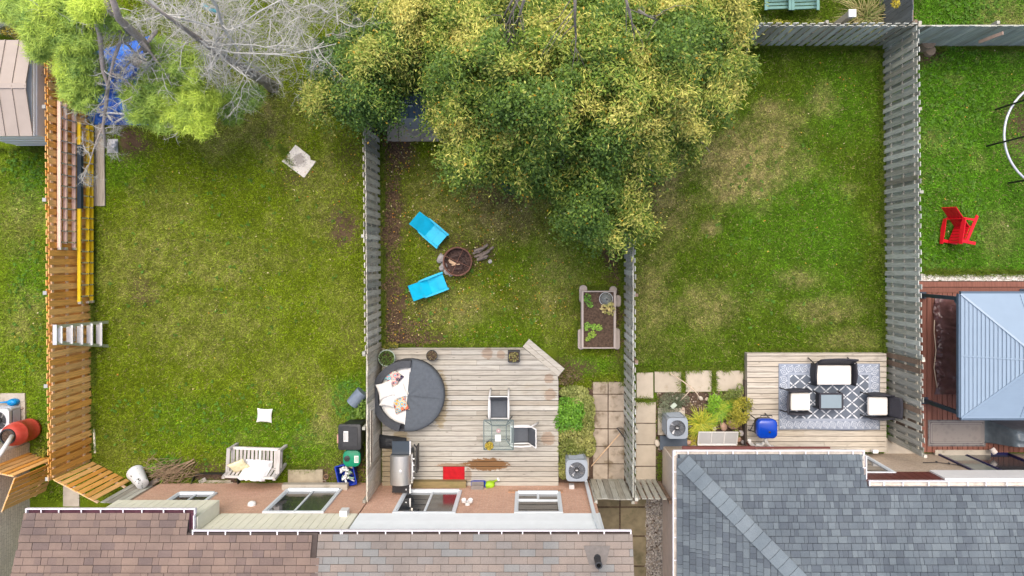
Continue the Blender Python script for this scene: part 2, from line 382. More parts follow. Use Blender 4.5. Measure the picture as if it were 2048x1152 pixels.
LUSH = [(1900, 150, 60, 60, .8), (1940, 330, 60, 80, .8), (1880, 480, 80, 50, .7), (1560, 420, 120, 150, .5), (1680, 200, 80, 90, .5), (1650, 460, 70, 120, .6), (240, 330, 60, 60, .5), (620, 880, 90, 60, .6),
        (700, 790, 40, 40, .7), (340, 930, 30, 16, .7), (1110, 520, 120, 60, .3), (1180, 730, 80, 20, .6), (60, 370, 40, 60, .6), (60, 560, 40, 60, .5), (520, 860, 120, 60, .5), (400, 840, 120, 50, .35), (120, 790, 40, 60, .6), (1000, 700, 100, 80, .3)]
NOGRASS = [(755, 697, 1118, 990), (1118, 775, 1196, 968), (1186, 766, 1252, 975), (1270, 742, 1308, 798), (1307, 744, 1363, 785), (1371, 741, 1424, 783), (1432, 741, 1487, 783), (1270, 805, 1312, 975),
           (1318, 784, 1500, 905), (1492, 706, 1776, 905), (1775, 549, 2300, 920), (1180, 962, 1345, 1300), (578, 938, 648, 968), (380, 945, 470, 975), (1160, 578, 1236, 698), (776, 238, 880, 284), (-200, 60, 158, 296),
           (2, 786, 50, 822), (-10, 820, 42, 866), (127, 970, 160, 1010), (180, 245, 213, 412), (-200, 885, 60, 1300)]
YARD = [(-300, 176, (0.185, 0.280, 0.014)), (176, 760, (0.178, 0.248, 0.010)), (760, 1252, (0.152, 0.212, 0.011)), (1252, 1770, (0.108, 0.180, 0.010)), (1770, 2500, (0.100, 0.245, 0.014))]

def patch(lst, px, py, seed):
    w = 1 + 0.9 * (fbm(px / 26, py / 26, seed) - 0.5); a = np.zeros_like(px)
    for (cx, cy, rx, ry, am) in lst:
        d = np.sqrt(((px - cx) / rx) ** 2 + ((py - cy) / ry) ** 2) * w
        a = np.maximum(a, am * np.clip(1.45 - d, 0, 1))
    return np.clip(a, 0, 1)
def lawn_fields(px, py):
    bare = patch(BARE, px, py, 1); dry = patch(DRY, px, py, 2) * np.where(px < 760, .6, 1.0); lush = patch(LUSH, px, py, 3)
    n1 = fbm(px / 55, py / 55, 4); n2 = fbm(px / 16, py / 16, 5)
    n3 = fbm(px / 6.5, py / 6.5, 6, 3); dry = np.clip((dry * (0.55 + 0.9 * n2) + np.clip(n1 - 0.60, 0, 1) * 1.2) * np.clip(1.7 * n3 * 1.2 - .1, .1, 1.6), 0, 1); bare = np.clip(bare * (.55 + .9 * n3), 0, 1)
    return bare, dry, lush, n1, n2
def lawn_colour(px, py, fields):
    bare, dry, lush, n1, n2 = fields
    c = np.zeros((len(px), 3))
    for (a, b, cc) in YARD:
        m = (px >= a) & (px < b); c[m] = cc
    c = c * (0.72 + 0.56 * n2)[:, None] * (0.8 + 0.4 * n1)[:, None]
    c = c * (1 - lush)[:, None] + (np.array((0.105, 0.265, 0.012)) * (0.75 + 0.5 * n2)[:, None]) * lush[:, None]
    d = np.array((0.47, 0.385, 0.175)) * (0.75 + 0.5 * n2)[:, None]
    return c * (1 - dry * 0.8)[:, None] + d * (dry * 0.8)[:, None]

def build_ground():
    xs = np.concatenate([[-700, -200, -80, -40, -24], np.linspace(-18, 18, 301), [24, 40, 80, 200, 700]])
    ys = np.concatenate([[-700, -200, -80, -40, -20], np.linspace(-13, 11, 201), [16, 24, 40, 80, 200, 700]])
    gx, gy = np.meshgrid(xs, ys); nx, ny = len(xs), len(ys)
    px = gx.ravel() * S + 1060; py = 520 - gy.ravel() * S
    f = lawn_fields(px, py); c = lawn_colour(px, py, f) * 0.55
    soil = np.array((0.088, 0.058, 0.038)) * (0.6 + 0.8 * f[4])[:, None]
    k = np.clip(f[0] * 1.15, 0, 1)[:, None]; c = c * (1 - k) + soil * k
    t = NT('turf_and_soil'); a = t.n('ShaderNodeAttribute', attribute_name='tint')
    g = t.noise(t.pos(), 24.0, 5.0, 0.7); cc = t.mix(1.0, a.outputs['Color'], t.ramp(g, [(0.3, (0.55, 0.55, 0.55)), (0.7, (1.4, 1.38, 1.35))]), 'MULTIPLY')
    t.bump(g, 0.8, 0.03); mat = t.fin(cc, 0.95, 0.0, 0.1)
    me = bpy.data.meshes.new('ground')
    i = np.arange(nx * ny).reshape(ny, nx); q = np.stack([i[:-1, :-1], i[:-1, 1:], i[1:, 1:], i[1:, :-1]], -1).reshape(-1, 4)
    me.from_pydata(np.stack([gx.ravel(), gy.ravel(), np.zeros(nx * ny)], 1).tolist(), [], q.tolist())
    at = me.color_attributes.new('tint', 'FLOAT_COLOR', 'POINT'); c4 = np.ones((nx * ny, 4), np.float32); c4[:, :3] = c; at.data.foreach_set('color', c4.ravel())
    me.materials.append(mat); me.update()
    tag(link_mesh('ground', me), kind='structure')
build_ground()

def blades(px, py, colr, lmin, lmax, w, lean=(0.5, 1.25)):
    n = len(px); x = (px - 1060) / S; y = (520 - py) / S
    a = rng.random(n) * 2 * np.pi; L = lmin + (lmax - lmin) * rng.random(n); th = lean[0] + (lean[1] - lean[0]) * rng.random(n); ww = w * (0.7 + 0.6 * rng.random(n))
    dx, dy = np.cos(a), np.sin(a); v = np.zeros((n, 3, 3))
    v[:, 0] = np.stack([x - dy * ww, y + dx * ww, np.full(n, 0.002)], 1); v[:, 1] = np.stack([x + dy * ww, y - dx * ww, np.full(n, 0.002)], 1)
    v[:, 2] = np.stack([x + dx * L * np.sin(th), y + dy * L * np.sin(th), L * np.cos(th) + 0.004], 1)
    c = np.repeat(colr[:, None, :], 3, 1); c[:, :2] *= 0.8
    return v.reshape(-1, 3), c.reshape(-1, 3)
def build_grass(n=820000):
    px = rng.random(n) * 2300 - 120; py = rng.random(n) * 1130 - 130
    ok = np.ones(n, bool)
    for (a, b, c, d) in NOGRASS: ok &= ~((px > a) & (px < c) & (py > b) & (py < d))
    ok &= py < 1000
    px, py = px[ok], py[ok]; f = lawn_fields(px, py)
    keep = rng.random(len(px)) > f[0] * 0.93 + 0.1 * (1 - f[3]); px, py = px[keep], py[keep]; f = tuple(k[keep] for k in f)
    c = lawn_colour(px, py, f); m = len(px)
    c = c * (0.42 + 1.25 * rng.random(m) ** 1.2)[:, None]
    pale = rng.random(m) < 0.05 + 0.1 * f[1]; c[pale] = np.array((0.34, 0.30, 0.13)) * (0.7 + 0.5 * rng.random(pale.sum()))[:, None]
    bright = rng.random(m) < 0.10; c[bright] = c[bright] * np.array((1.4, 1.55, 1.0))
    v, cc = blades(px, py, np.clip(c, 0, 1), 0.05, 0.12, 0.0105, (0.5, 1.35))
    tag(link_mesh('grass', np_mesh('grass', v, 3, m_grass, cc)), 'short mown grass of the back lawns, green with straw coloured dry patches', 'grass', kind='stuff')
build_grass()

def edge_growth():
    """longer uncut grass along fence feet, slabs and deck edges"""
    lines = [(186, 240, 188, 900, 5), (752, 270, 757, 690, 5), (766, 300, 768, 690, 3), (1244, 480, 1246, 770, 5), (1258, 470, 1262, 740, 5), (1762, 95, 1768, 700, 5), (1780, 100, 1784, 545, 6), (1490, 96, 1760, 97, 4), (1840, 96, 2100, 97, 5), (770, 692, 1040, 692, 4), (1500, 702, 1770, 702, 4), (1272, 738, 1486, 738, 4), (1365, 745, 1365, 782, 6), (1427, 745, 1427, 782, 6), (1274, 800, 1308, 800, 5), (1152, 580, 1156, 700, 4), (560, 290, 600, 360, 4), (1160, 575, 1230, 575, 4), (340, 965, 560, 968, 8), (170, 300, 172, 850, 5), (0, 300, 95, 300, 4), (1834, 545, 2060, 545, 6), (575, 936, 650, 936, 4)]
    px, py = [], []
    for (a, b, c, d, w) in lines:
        n = int(math.hypot(c - a, d - b) * 9); t = rng.random(n); keep = fbm(t * n / 300.0, t * 0 + a, 77) > .40; t = t[keep]; n = len(t)
        px.append(a + (c - a) * t + rng.normal(size=n) * w * .6); py.append(b + (d - b) * t + rng.normal(size=n) * w * .6)
    px, py = np.concatenate(px), np.concatenate(py); m = len(px); c = mixcol0((0.10, 0.20, 0.012), (0.26, 0.30, 0.05), rng.random(m)) * (.6 + .7 * rng.random(m))[:, None]
    v, cc = blades(px, py, c, .08, .22, .009, (.2, 1.1)); tag(link_mesh('edge_grass', np_mesh('edge_grass', v, 3, m_grass, cc)), 'longer uncut grass along the fences, slabs and deck edges', 'grass', kind='stuff')
def mixcol0(a, b, t): return np.array(a)[None] * (1 - t)[:, None] + np.array(b)[None] * t[:, None]
edge_growth()

def weeds():
    """broad leafed clover and weeds standing in the lawns"""
    spots = []
    for (cx, cy, rx, ry, n) in [(1900, 190, 70, 130, 190), (1900, 430, 70, 110, 160), (1930, 20, 80, 30, 90), (150, 800, 24, 70, 60), (50, 340, 42, 40, 60), (700, 800, 36, 40, 110), (340, 930, 36, 16, 60), (1580, 480, 170, 200, 60), (420, 850, 220, 90, 120), (450, 480, 250, 220, 90), (60, 620, 40, 150, 60), (1010, 600, 200, 90, 60), (1840, 520, 50, 20, 40)]:
        for _ in range(n):
            a = R.random() * 6.28; r = math.sqrt(R.random()); spots.append((cx + rx * r * math.cos(a), cy + ry * r * math.sin(a)))
    vs, cs = [], []
    for (px, py) in spots:
        if 1768 < px < 1836 and py > 40: continue
        x, y = X(px), Y(py); k = R.uniform(0.7, 1.2); base = np.array((0.09, 0.20, 0.025)) * k
        for j in range(R.randint(4, 7)):
            a = R.random() * 6.28; l = R.uniform(0.04, 0.085); w = l * 0.36; dx, dy = math.cos(a), math.sin(a); z = R.uniform(0.04, 0.08)
            vs += [(x, y, 0.02), (x + dx * l * .55 - dy * w, y + dy * l * .55 + dx * w, z), (x + dx * l, y + dy * l, z * .8), (x + dx * l * .55 + dy * w, y + dy * l * .55 - dx * w, z)]
            cs += [base * R.uniform(.8, 1.25)] * 4
    tag(link_mesh('lawn_weeds', np_mesh('lawn_weeds', np.array(vs), 4, m_grass, np.array(cs))), 'low broad leafed weeds growing among the lawn grass', 'weeds', kind='stuff')
weeds()

def litter():
    """fallen yellow leaves"""
    vs, cs = [], []
    spec = [(900, 400, 140, 130, 330), (950, 610, 180, 80, 190), (1060, 520, 120, 120, 130), (800, 300, 40, 60, 80), (640, 320, 90, 100, 70), (450, 450, 240, 160, 45), (450, 750, 230, 160, 36), (1500, 400, 220, 290, 60), (1950, 300, 100, 240, 34), (800, 640, 40, 60, 50), (1660, 200, 80, 100, 30), (50, 500, 40, 200, 14)]
    for (cx, cy, rx, ry, n) in spec:
        for _ in range(n):
            a = R.random() * 6.28; r = math.sqrt(R.random()); px = cx + rx * r * math.cos(a); py = cy + ry * r * math.sin(a)
            if 722 < px < 764 or 1240 < px < 1274 or 1764 < px < 1836 or py > 692 and 750 < px < 1120: continue
            x, y = X(px), Y(py); l = R.uniform(0.014, 0.034); a = R.random() * 6.28; dx, dy = math.cos(a), math.sin(a); w = l * R.uniform(.4, .7); z = R.uniform(0.045, 0.075); t = R.uniform(-.02, .02)
            c = R.choice([(0.62, 0.42, 0.06), (0.55, 0.33, 0.04), (0.66, 0.55, 0.22), (0.5, 0.22, 0.03), (0.7, 0.62, 0.36)])
            vs += [(x - dx * l, y - dy * l, z), (x - dy * w, y + dx * w, z + t), (x + dx * l, y + dy * l, z), (x + dy * w, y - dx * w, z - t)]; cs += [c] * 4
    tag(link_mesh('fallen_leaves', np_mesh('fallen_leaves', np.array(vs), 4, m_leaf, np.array(cs))), 'small yellow fallen leaves scattered over the lawns', 'leaves', kind='stuff')
litter()

def pebbles(name, label, cat, boxes, n, r0, r1, cols, z=0.0):
    vs, cs = [], []
    oc = [(1, 0, 0), (0, 1, 0), (-1, 0, 0), (0, -1, 0)]
    for (a, b, c, d, share) in boxes:
        for _ in range(int(n * share)):
            px = R.uniform(a, c); py = R.uniform(b, d); x, y = X(px), Y(py); s = R.uniform(r0, r1); g = R.random() * 6.28; e = R.uniform(.6, 1)
            p = [(x + s * (ox * math.cos(g) - oy * e * math.sin(g)), y + s * (ox * math.sin(g) + oy * e * math.cos(g)), z + s * .25) for ox, oy, _z in oc]
            tp = [(x + (q[0] - x) * .45, y + (q[1] - y) * .45, z + s * .85) for q in p]; cc = np.array(R.choice(cols)) * R.uniform(.8, 1.1)
            for i in range(4): vs += [p[i], p[(i + 1) % 4], tp[(i + 1) % 4], tp[i]]; cs += [cc] * 4
            vs += tp; cs += [cc] * 4
    tag(link_mesh(name, np_mesh(name, np.array(vs), 4, m_tintstone, np.clip(np.array(cs), 0, 1))), label, cat, kind='stuff')
m_tintstone = M_tint('pebble', 0.9, 0.2)
pebbles('white_pebbles', 'strip of white pebbles between the far right lawn and the red deck', 'pebbles', [(1830, 549, 2200, 562, 1)], 2600, 0.02, 0.042, [(0.72, 0.70, 0.66), (0.6, 0.57, 0.52), (0.8, 0.79, 0.77), (0.45, 0.42, 0.38)])
pebbles('gravel', 'grey gravel strip along the stucco wall in the side passage', 'gravel', [(1290, 972, 1330, 1240, 1)], 3600, 0.016, 0.045, [(0.34, 0.32, 0.29), (0.22, 0.21, 0.2), (0.45, 0.43, 0.4), (0.28, 0.24, 0.2)])
pebbles('bark_mulch', 'brown wood chips and dead leaves on the bare soil beside the fence', 'mulch', [(764, 262, 800, 690, .55), (764, 640, 860, 692, .2), (1228, 470, 1250, 700, .15), (690, 900, 732, 965, .1)], 3000, 0.015, 0.04, [(0.10, 0.065, 0.045), (0.06, 0.04, 0.03), (0.17, 0.11, 0.07), (0.22, 0.15, 0.08)])
pebbles('rock_mulch', 'small stones and bark on the soil of the planting bed beside the right deck', 'stones', [(1314, 784, 1492, 900, 1)], 900, 0.015, 0.045, [(0.30, 0.24, 0.19), (0.13, 0.09, 0.06), (0.42, 0.36, 0.3), (0.2, 0.15, 0.1)])

# ---------------------------------------------------------------- paved paths
def slab_path(name, rects, mat, bed, z=0.035, bedmat=None, th=0.05):
    xs = [X(a) for a, b, c, d in rects] + [X(c) for a, b, c, d in rects]; ys = [Y(b) for a, b, c, d in rects] + [Y(d) for a, b, c, d in rects]
    o = MB()
    for (a, b, c, d) in (bed or []): o.span(X(a), X(c), Y(d), Y(b), -0.03, 0.006)
    root = o.build(name, bedmat or m_soil); tag(root, kind='structure')
    for (a, b, c, d) in rects:
        t = R.uniform(-.006, .006)
        piece('paving_slab', mat, root, ((X(a) + X(c)) / 2, (Y(b) + Y(d)) / 2, z - th / 2 + t), (X(c) - X(a), Y(b) - Y(d), th), rot=Euler((R.uniform(-.008, .008), R.uniform(-.008, .008), R.uniform(-.012, .012))).to_matrix())
    return root
r = []
for i, (y0, y1) in enumerate([(764, 787), (789, 821), (823, 856), (858, 891), (893, 926), (928, 958)]):
    r += [(1186, y0, 1215, y1), (1217, y0, 1248, y1)]
slab_path('stepping_path', r, m_oldpaver, [(1183, 762, 1251, 962)])
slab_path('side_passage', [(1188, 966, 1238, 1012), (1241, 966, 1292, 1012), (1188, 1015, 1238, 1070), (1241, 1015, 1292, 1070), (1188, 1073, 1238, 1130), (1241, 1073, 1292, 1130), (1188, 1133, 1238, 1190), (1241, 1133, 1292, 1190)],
          M('shaded_mossy_paving', (0.185, 0.155, 0.095), 0.95, 0.3, 4, bump=0.3, bscale=40, rand=0.1, dirt=((0.10, 0.09, 0.05), 2.0, 0.5)), [(1178, 962, 1324, 1260)])  # mossy slabs, base colour also darkened to stand for shade between the houses
slab_path('paved_walk', [(1273, 745, 1306, 796), (1309, 743, 1362, 784), (1371, 741, 1423, 783), (1432, 741, 1486, 782), (1272, 804, 1311, 845), (1272, 847, 1311, 888), (1272, 890, 1311, 931), (1272, 933, 1311, 975)], m_paver, [(1268, 798, 1316, 978)])
slab_path('front_walk', [(128, 972, 160, 1012), (128, 1014, 160, 1060)], m_concrete, [])
o = MB().span(X(-260), X(60), Y(1300), Y(1020), -.02, .008).build('driveway', m_concrete); tag(o, kind='structure')
r = MB().span(X(1314), X(1494), Y(905), Y(785), -.03, .012).build('planting_bed', m_soil); tag(r, kind='structure')
r = MB().span(X(1117), X(1192), Y(966), Y(775), -.03, .012).build('hedge_bed', m_soil); tag(r, kind='structure')
# slabs lying on the lawn
t = MB(); q = [(592, 290), (632, 322), (609, 356), (565, 323)]
t.prism([(X(a), Y(b)) for a, b in [(592, 290), (620, 312), (622, 320), (633, 323), (609, 356), (565, 323)]], -0.02, 0.05)
nt = NT('scorched_slab'); pp = nt.pos(); oo = nt.xyz(nt.vadd(pp, (-X(600), -Y(320), 0)))
d = nt.math('ADD', nt.math('SQRT', nt.math('ADD', nt.math('MULTIPLY', oo[0], oo[0]), nt.math('MULTIPLY', oo[1], oo[1]))), nt.math('MULTIPLY_ADD', nt.noise(pp, 9, 5, .7), .5, -.25))
cc = nt.ramp(nt.noise(pp, 8, 5), [(.3, (0.56, 0.52, 0.46)), (.7, (0.70, 0.66, 0.60))])
cc = nt.mix(nt.math('MULTIPLY', nt.math('SUBTRACT', 1.0, nt.step(d, .12, .24)), .75), cc, (0.26, 0.23, 0.21)); cc = nt.mix(nt.math('MULTIPLY', nt.step(nt.noise(pp, 16, 4), .6, .68), nt.math('SUBTRACT', 1.0, nt.step(d, .2, .34))), cc, (0.07, 0.065, 0.06))
sl = t.build('concrete_slab', nt.fin(cc, .95, 0, .2), at=P(599, 323)); tag(sl, 'pale concrete slab with a scorched centre lying on the left lawn', 'slab')
s = MB().span(X(578), X(647), Y(966), Y(938), -.02, .09).build('door_slab', M('mossy_slab', (0.33, 0.29, 0.21), .95, .2, 6, c2=(0.42, 0.37, 0.27), bump=.3), at=P(612, 952)); tag(s, 'plain concrete step slab in front of the left patio door', 'step')
s = MB().span(X(3), X(52), Y(821), Y(786), -.02, .06).build('concrete_pad', m_concrete, at=P(28, 803)); tag(s, 'small concrete pad under the blue watering can at the left edge', 'slab')
o = MB().span(X(1768), X(1842), Y(915), Y(876), -.02, .02).build('house_apron', m_concrete); tag(o, kind='structure')
# ---------------------------------------------------------------- houses
m_brickred = M_brick('salmon_brick', (0.56, 0.335, 0.24), (0.62, 0.39, 0.285), (0.54, 0.40, 0.31), 'x')
m_brickgrey = M_brick('grey_brick_side', (0.74, 0.68, 0.60), (0.64, 0.58, 0.51), (0.44, 0.40, 0.35), 'y', 1.15)
m_brickgreyx = M_brick('grey_brick_rear', (0.44, 0.38, 0.30), (0.36, 0.31, 0.25), (0.46, 0.42, 0.36), 'x', 1.15)
m_brickbeige = M_brick('beige_brick', (0.45, 0.36, 0.275), (0.49, 0.40, 0.31), (0.42, 0.35, 0.28), 'x')
m_stucco = M('beige_stucco', (0.70, 0.615, 0.545), 0.95, 0.1, 3, bump=0.5, bscale=60)
m_creamsiding = M('cream_siding', (0.76, 0.745, 0.62), 0.6, 0.06, 4, rand=0.03)
m_creamside = M('cream_siding_flank', (0.76, 0.745, 0.62), 0.6, 0.06, 4, rand=0.03)
m_whitesiding = M('white_siding', (0.74, 0.785, 0.81), 0.55, 0.04, 4, rand=0.02)
m_maroon = M('maroon_siding', (0.11, 0.028, 0.022), 0.5, 0.12, 6, rand=0.06)
m_gutterin = M('maroon_gutter', (0.105, 0.045, 0.065), 0.3, 0.35, 5)
m_gutterlip = M('gutter_lip', (0.78, 0.76, 0.82), 0.35, 0.08, 8)
m_gutterpale = M('dusty_gutter', (0.58, 0.52, 0.46), 0.7, 0.25, 6, c2=(0.72, 0.68, 0.62))
m_felt = M('roof_felt', (0.07, 0.055, 0.05), 0.95, 0.2, 8)
m_feltgrey = M('grey_roof_felt', (0.055, 0.065, 0.08), 0.95, 0.2, 8)
BROWN = [(0.205, 0.150, 0.126), (0.192, 0.140, 0.119), (0.155, 0.117, 0.107), (0.20, 0.147, 0.123), (0.22, 0.160, 0.131), (0.170, 0.126, 0.111), (0.205, 0.151, 0.127), (0.194, 0.143, 0.120)]
m_shbrown = M_palette('brown_shingle', BROWN)
m_shtaupe = M_palette('taupe_shingle', [(0.225, 0.195, 0.175), (0.235, 0.20, 0.177), (0.218, 0.193, 0.175), (0.225, 0.21, 0.198), (0.23, 0.198, 0.175), (0.245, 0.205, 0.178), (0.215, 0.215, 0.208), (0.225, 0.195, 0.173)], patch=((0.205, 0.23, 0.232), 1.7, 0.66))
m_shgrey = M_palette('slate_shingle', [(0.108, 0.130, 0.150), (0.122, 0.148, 0.169), (0.088, 0.106, 0.126), (0.112, 0.136, 0.157), (0.138, 0.166, 0.186), (0.098, 0.118, 0.140), (0.117, 0.142, 0.163)])
m_shcap = M_palette('hip_cap_shingle', [(0.155, 0.19, 0.215), (0.145, 0.178, 0.203), (0.163, 0.196, 0.22)])

def roof_frame(O, u, slope_dir, pitch):
    u = Vector(u).normalized(); s = Vector(slope_dir).normalized(); v = (s + Vector((0, 0, pitch))).normalized(); n = u.cross(v)
    if n.z < 0: n = -n
    return Vector(O), u, v, n
def shingles(parent, mat, frame, nrows, expo, spanfn, widths, inview, limit, butt=0.010, thick=0.016, stagger=None, jag=0.0):
    """courses of overlapping shingles; those that show in the photograph are parts, the others one joined part"""
    O, u, v, n = frame; rest = MB(); cnt = 0; first = None
    Mx = Matrix((u, v, n)).transposed()
    tilt = Matrix.Rotation(-0.06, 3, 'X')
    cand = []
    for rI in range(nrows):
        lo, hi = spanfn(rI); x = lo + (stagger(rI) if stagger else -R.random() * widths[0]); w0 = max(lo, x)
        while x < hi:
            w = R.choice(widths); a, b = max(lo, x), min(hi, x + w); x += w
            if b - a < 0.04: continue
            cand.append((rI, a, b, butt if stagger else R.choice((0.0, 0.0, butt))))
    def worldc(c): rI, a, b, h = c; return O + u * ((a + b) / 2) + v * (expo * (rI + .5)) + n * (0.016 + h)
    vis = [c for c in cand if inview(worldc(c))]
    step = set(id(c) for c in vis[:limit])
    for c in cand:
        rI, a, b, h = c; pc = worldc(c); d = (b - a - 0.007, expo - 0.011, thick); rm = Mx @ tilt
        if id(c) in step: piece('shingle', mat, parent, pc, d, rot=rm)
        else: rest.box(pc, d, rot=rm)
    if rest.v:
        o = rest.build('shingle', mat, parent); o['kind'] = 'stuff'
def seen(p):
    k = H / (H - p.z); px = 1060 + p.x * S * k; py = 520 - p.y * S * k
    return -10 < px < 2058 and py < 1162

def gutter_x(parent, x0, x1, ylip, z, lip, inner, step=0.55, depth=0.15):
    """eaves gutter running along x: white lip outside, strap hangers across"""
    g = MB(); g.span(x0, x1, ylip - depth, ylip, z - .095, z - .085, 1); g.span(x0, x1, ylip - .022, ylip, z - .085, z, 0); g.span(x0, x1, ylip - depth, ylip - depth + .01, z - .085, z - .012, 1)
    g.span(x0, x0 + .03, ylip - depth + .01, ylip - .022, z - .085, z - .004, 0); g.span(x1 - .03, x1, ylip - depth + .01, ylip - .022, z - .085, z - .004, 0)
    o = g.build('gutter', [lip, inner], parent); x = x0 + step * .7
    while x < x1 - .15:
        MB().span(x - .014, x + .014, ylip - depth, ylip - .022, z - .018, z - .003).build('strap', lip, o); x += step * R.uniform(.75, 1.25)
    return o
def gutter_y(parent, xl, y0, y1, z, lip, inner, side=1, depth=0.12, step=.6):
    g = MB(); xi = xl - side * depth
    g.span(xl - side * .022, xl, y0, y1, z - .085, z, 0); g.span(xi, xl, y0, y1, z - .095, z - .086, 1); g.span(xi, xi + side * .01, y0, y1, z - .085, z - .012, 1)
    o = g.build('gutter', [lip, inner], parent); y = y0 + step * .5
    while y < y1 - .1:
        MB().span(xi, xl - side * .022, y - .014, y + .014, z - .018, z - .003).build('strap', lip, o); y += step * R.uniform(.8, 1.2)
    return o
def window_n(parent, name, x0, x1, z0, z1, yw, panes, fr=0.075, proud=0.05, fmat=None, gmats=None, sill=True):
    """window or sliding door in a wall that faces +y; panes = list of (xa, xb, za, zb) fractions"""
    fmat = fmat or m_vinyl; g = MB(); y1 = yw + proud
    g.span(x0, x0 + fr, yw - .02, y1, z0, z1); g.span(x1 - fr, x1, yw - .02, y1, z0, z1); g.span(x0 + fr, x1 - fr, yw - .02, y1, z1 - fr, z1); g.span(x0 + fr, x1 - fr, yw - .02, y1 + (.03 if sill else 0), z0, z0 + fr)
    w = g.build(name, fmat, parent)
    ix0, ix1, iz0, iz1 = x0 + fr, x1 - fr, z0 + fr, z1 - fr
    for i, (a, b, c, d) in enumerate(panes):
        pa, pb, pc, pd = ix0 + (ix1 - ix0) * a, ix0 + (ix1 - ix0) * b, iz0 + (iz1 - iz0) * c, iz0 + (iz1 - iz0) * d; e = .032
        q = MB(); q.span(pa + e, pb - e, yw - .008, yw + .004 + .008 * (i % 2), pc + e, pd - e)
        q.build('pane', (gmats or [m_glass])[i % len(gmats or [1])], w)
        s = MB(); yy = yw + .022 + .012 * (i % 2)
        s.span(pa, pa + e, yw - .015, yy, pc, pd); s.span(pb - e, pb, yw - .015, yy, pc, pd); s.span(pa + e, pb - e, yw - .015, yy, pc, pc + e); s.span(pa + e, pb - e, yw - .015, yy, pd - e, pd)
        s.build('sash', fmat, w)
    return w

WALL = -6.675; ZS = 2.65; ZE = 3.95
# ---- left half of the semi: brown roof
hl = thing('brick_house', 'salmon brick house with cream siding and brown shingle roof at bottom left', 'house', (-8.0, -7.5, 0))
MB().span(-11.05, -4.52, -12.0, WALL, 0, ZS).build('wall', m_brickred, hl)
b = MB().span(-11.05, -4.52, -12.0, WALL + .012, ZS, ZE - .12).build('siding_backing', m_creamsiding, hl)
x = -8.1
while x < -4.53:
    x2 = min(x + .2, -4.52); piece('siding_board', m_creamsiding, hl, ((x + x2) / 2, WALL + .022, (ZS + ZE - .12) / 2), (x2 - x - .012, .02, ZE - .12 - ZS)); x += .2
# overhanging bay
MB().span(-10.8, -8.16, WALL, -6.31, ZS, ZE - .1).build('bay', m_creamsiding, hl)
x = -10.8
while x < -8.17:
    x2 = min(x + .2, -8.16); piece('siding_board', m_creamsiding, hl, ((x + x2) / 2, -6.30, (ZS + ZE - .1) / 2), (x2 - x - .012, .02, ZE - .1 - ZS)); x += .2
piece('siding_board', m_creamside, hl, (-8.15, -6.47, (ZS + ZE - .1) / 2), (.02, .36, ZE - .1 - ZS))
# window under the bay and patio door
window_n(hl, 'window', -10.05, -8.92, 1.02, 2.3, WALL, [(0, .5, 0, 1), (.5, 1, 0, 1)])
window_n(hl, 'patio_door', -7.06, -5.44, .72, 2.56, WALL, [(0, .5, 0, 1), (.5, 1, 0, 1)], gmats=[m_glass, m_darkglass])
MB().span(-7.2, -5.3, WALL + .001, WALL + .16, .5, .7).build('door_sill', m_concrete, hl)
MB().lathe([(.11, 0), (.11, .05), (.09, .09), (.04, .115)], (0, 0, 0), 14, rot=Matrix.Rotation(rad(-90), 3, 'X') ).build('vent_hood', m_white, hl, local=True).location = Vector((X(505, 1.9) + 8.0, WALL + 7.5, 1.95))
MB().span(X(681, 2.75) , X(696, 2.75), WALL + .031, WALL + .17, 2.6, 2.86).build('vent_box', m_white, hl)
# roof: one slope rising away from the garden
PITCH = 1 / 3.0; YB = -6.11; YE = -6.588
def roof_z(y): return ZE + PITCH * (YB - y)
def roof_slab(parent, mat, xa, xb, y0, y1, zoff=-.02, th=.1):
    g = MB(); za, zb = roof_z(y0) + zoff, roof_z(y1) + zoff
    g.hexa([(xa, y0, za - th), (xb, y0, za - th), (xb, y1, zb - th), (xa, y1, zb - th)], [(xa, y0, za), (xb, y0, za), (xb, y1, zb), (xa, y1, zb)])
    return g.build('roof', mat, parent)
ZG = roof_z(YE) - .0
rl = roof_slab(hl, m_felt, -12.3, -8.28, YB - .10, YE); roof_slab(hl, m_felt, -12.3, -5.12, YE - .001, -10.4)
expo = 0.168
fr = roof_frame((0, YB - .04, roof_z(YB - .04)), (1, 0, 0), (0, -1, 0), PITCH)
n1 = 3
def sp_left(rI): return (-12.3, -8.27) if expo * rI * math.cos(math.atan(PITCH)) < (YB - YE) - .02 else (-12.3, -5.12 + R.choice((-.12, 0, .1)))
shingles(hl, m_shbrown, fr, 26, expo, sp_left, [.16, .22, .27, .33, .4], seen, 300)
gutter_x(hl, -12.3, -8.16, YB + .05, ZE - .0, m_gutterlip, m_gutterin)
gutter_y(hl, -8.155, YE + .03, YB - .10, ZE + .06, m_gutterlip, m_gutterin)
gutter_x(hl, -8.16, -4.56, YE + .06, ZG - .0, m_gutterlip, m_gutterin)
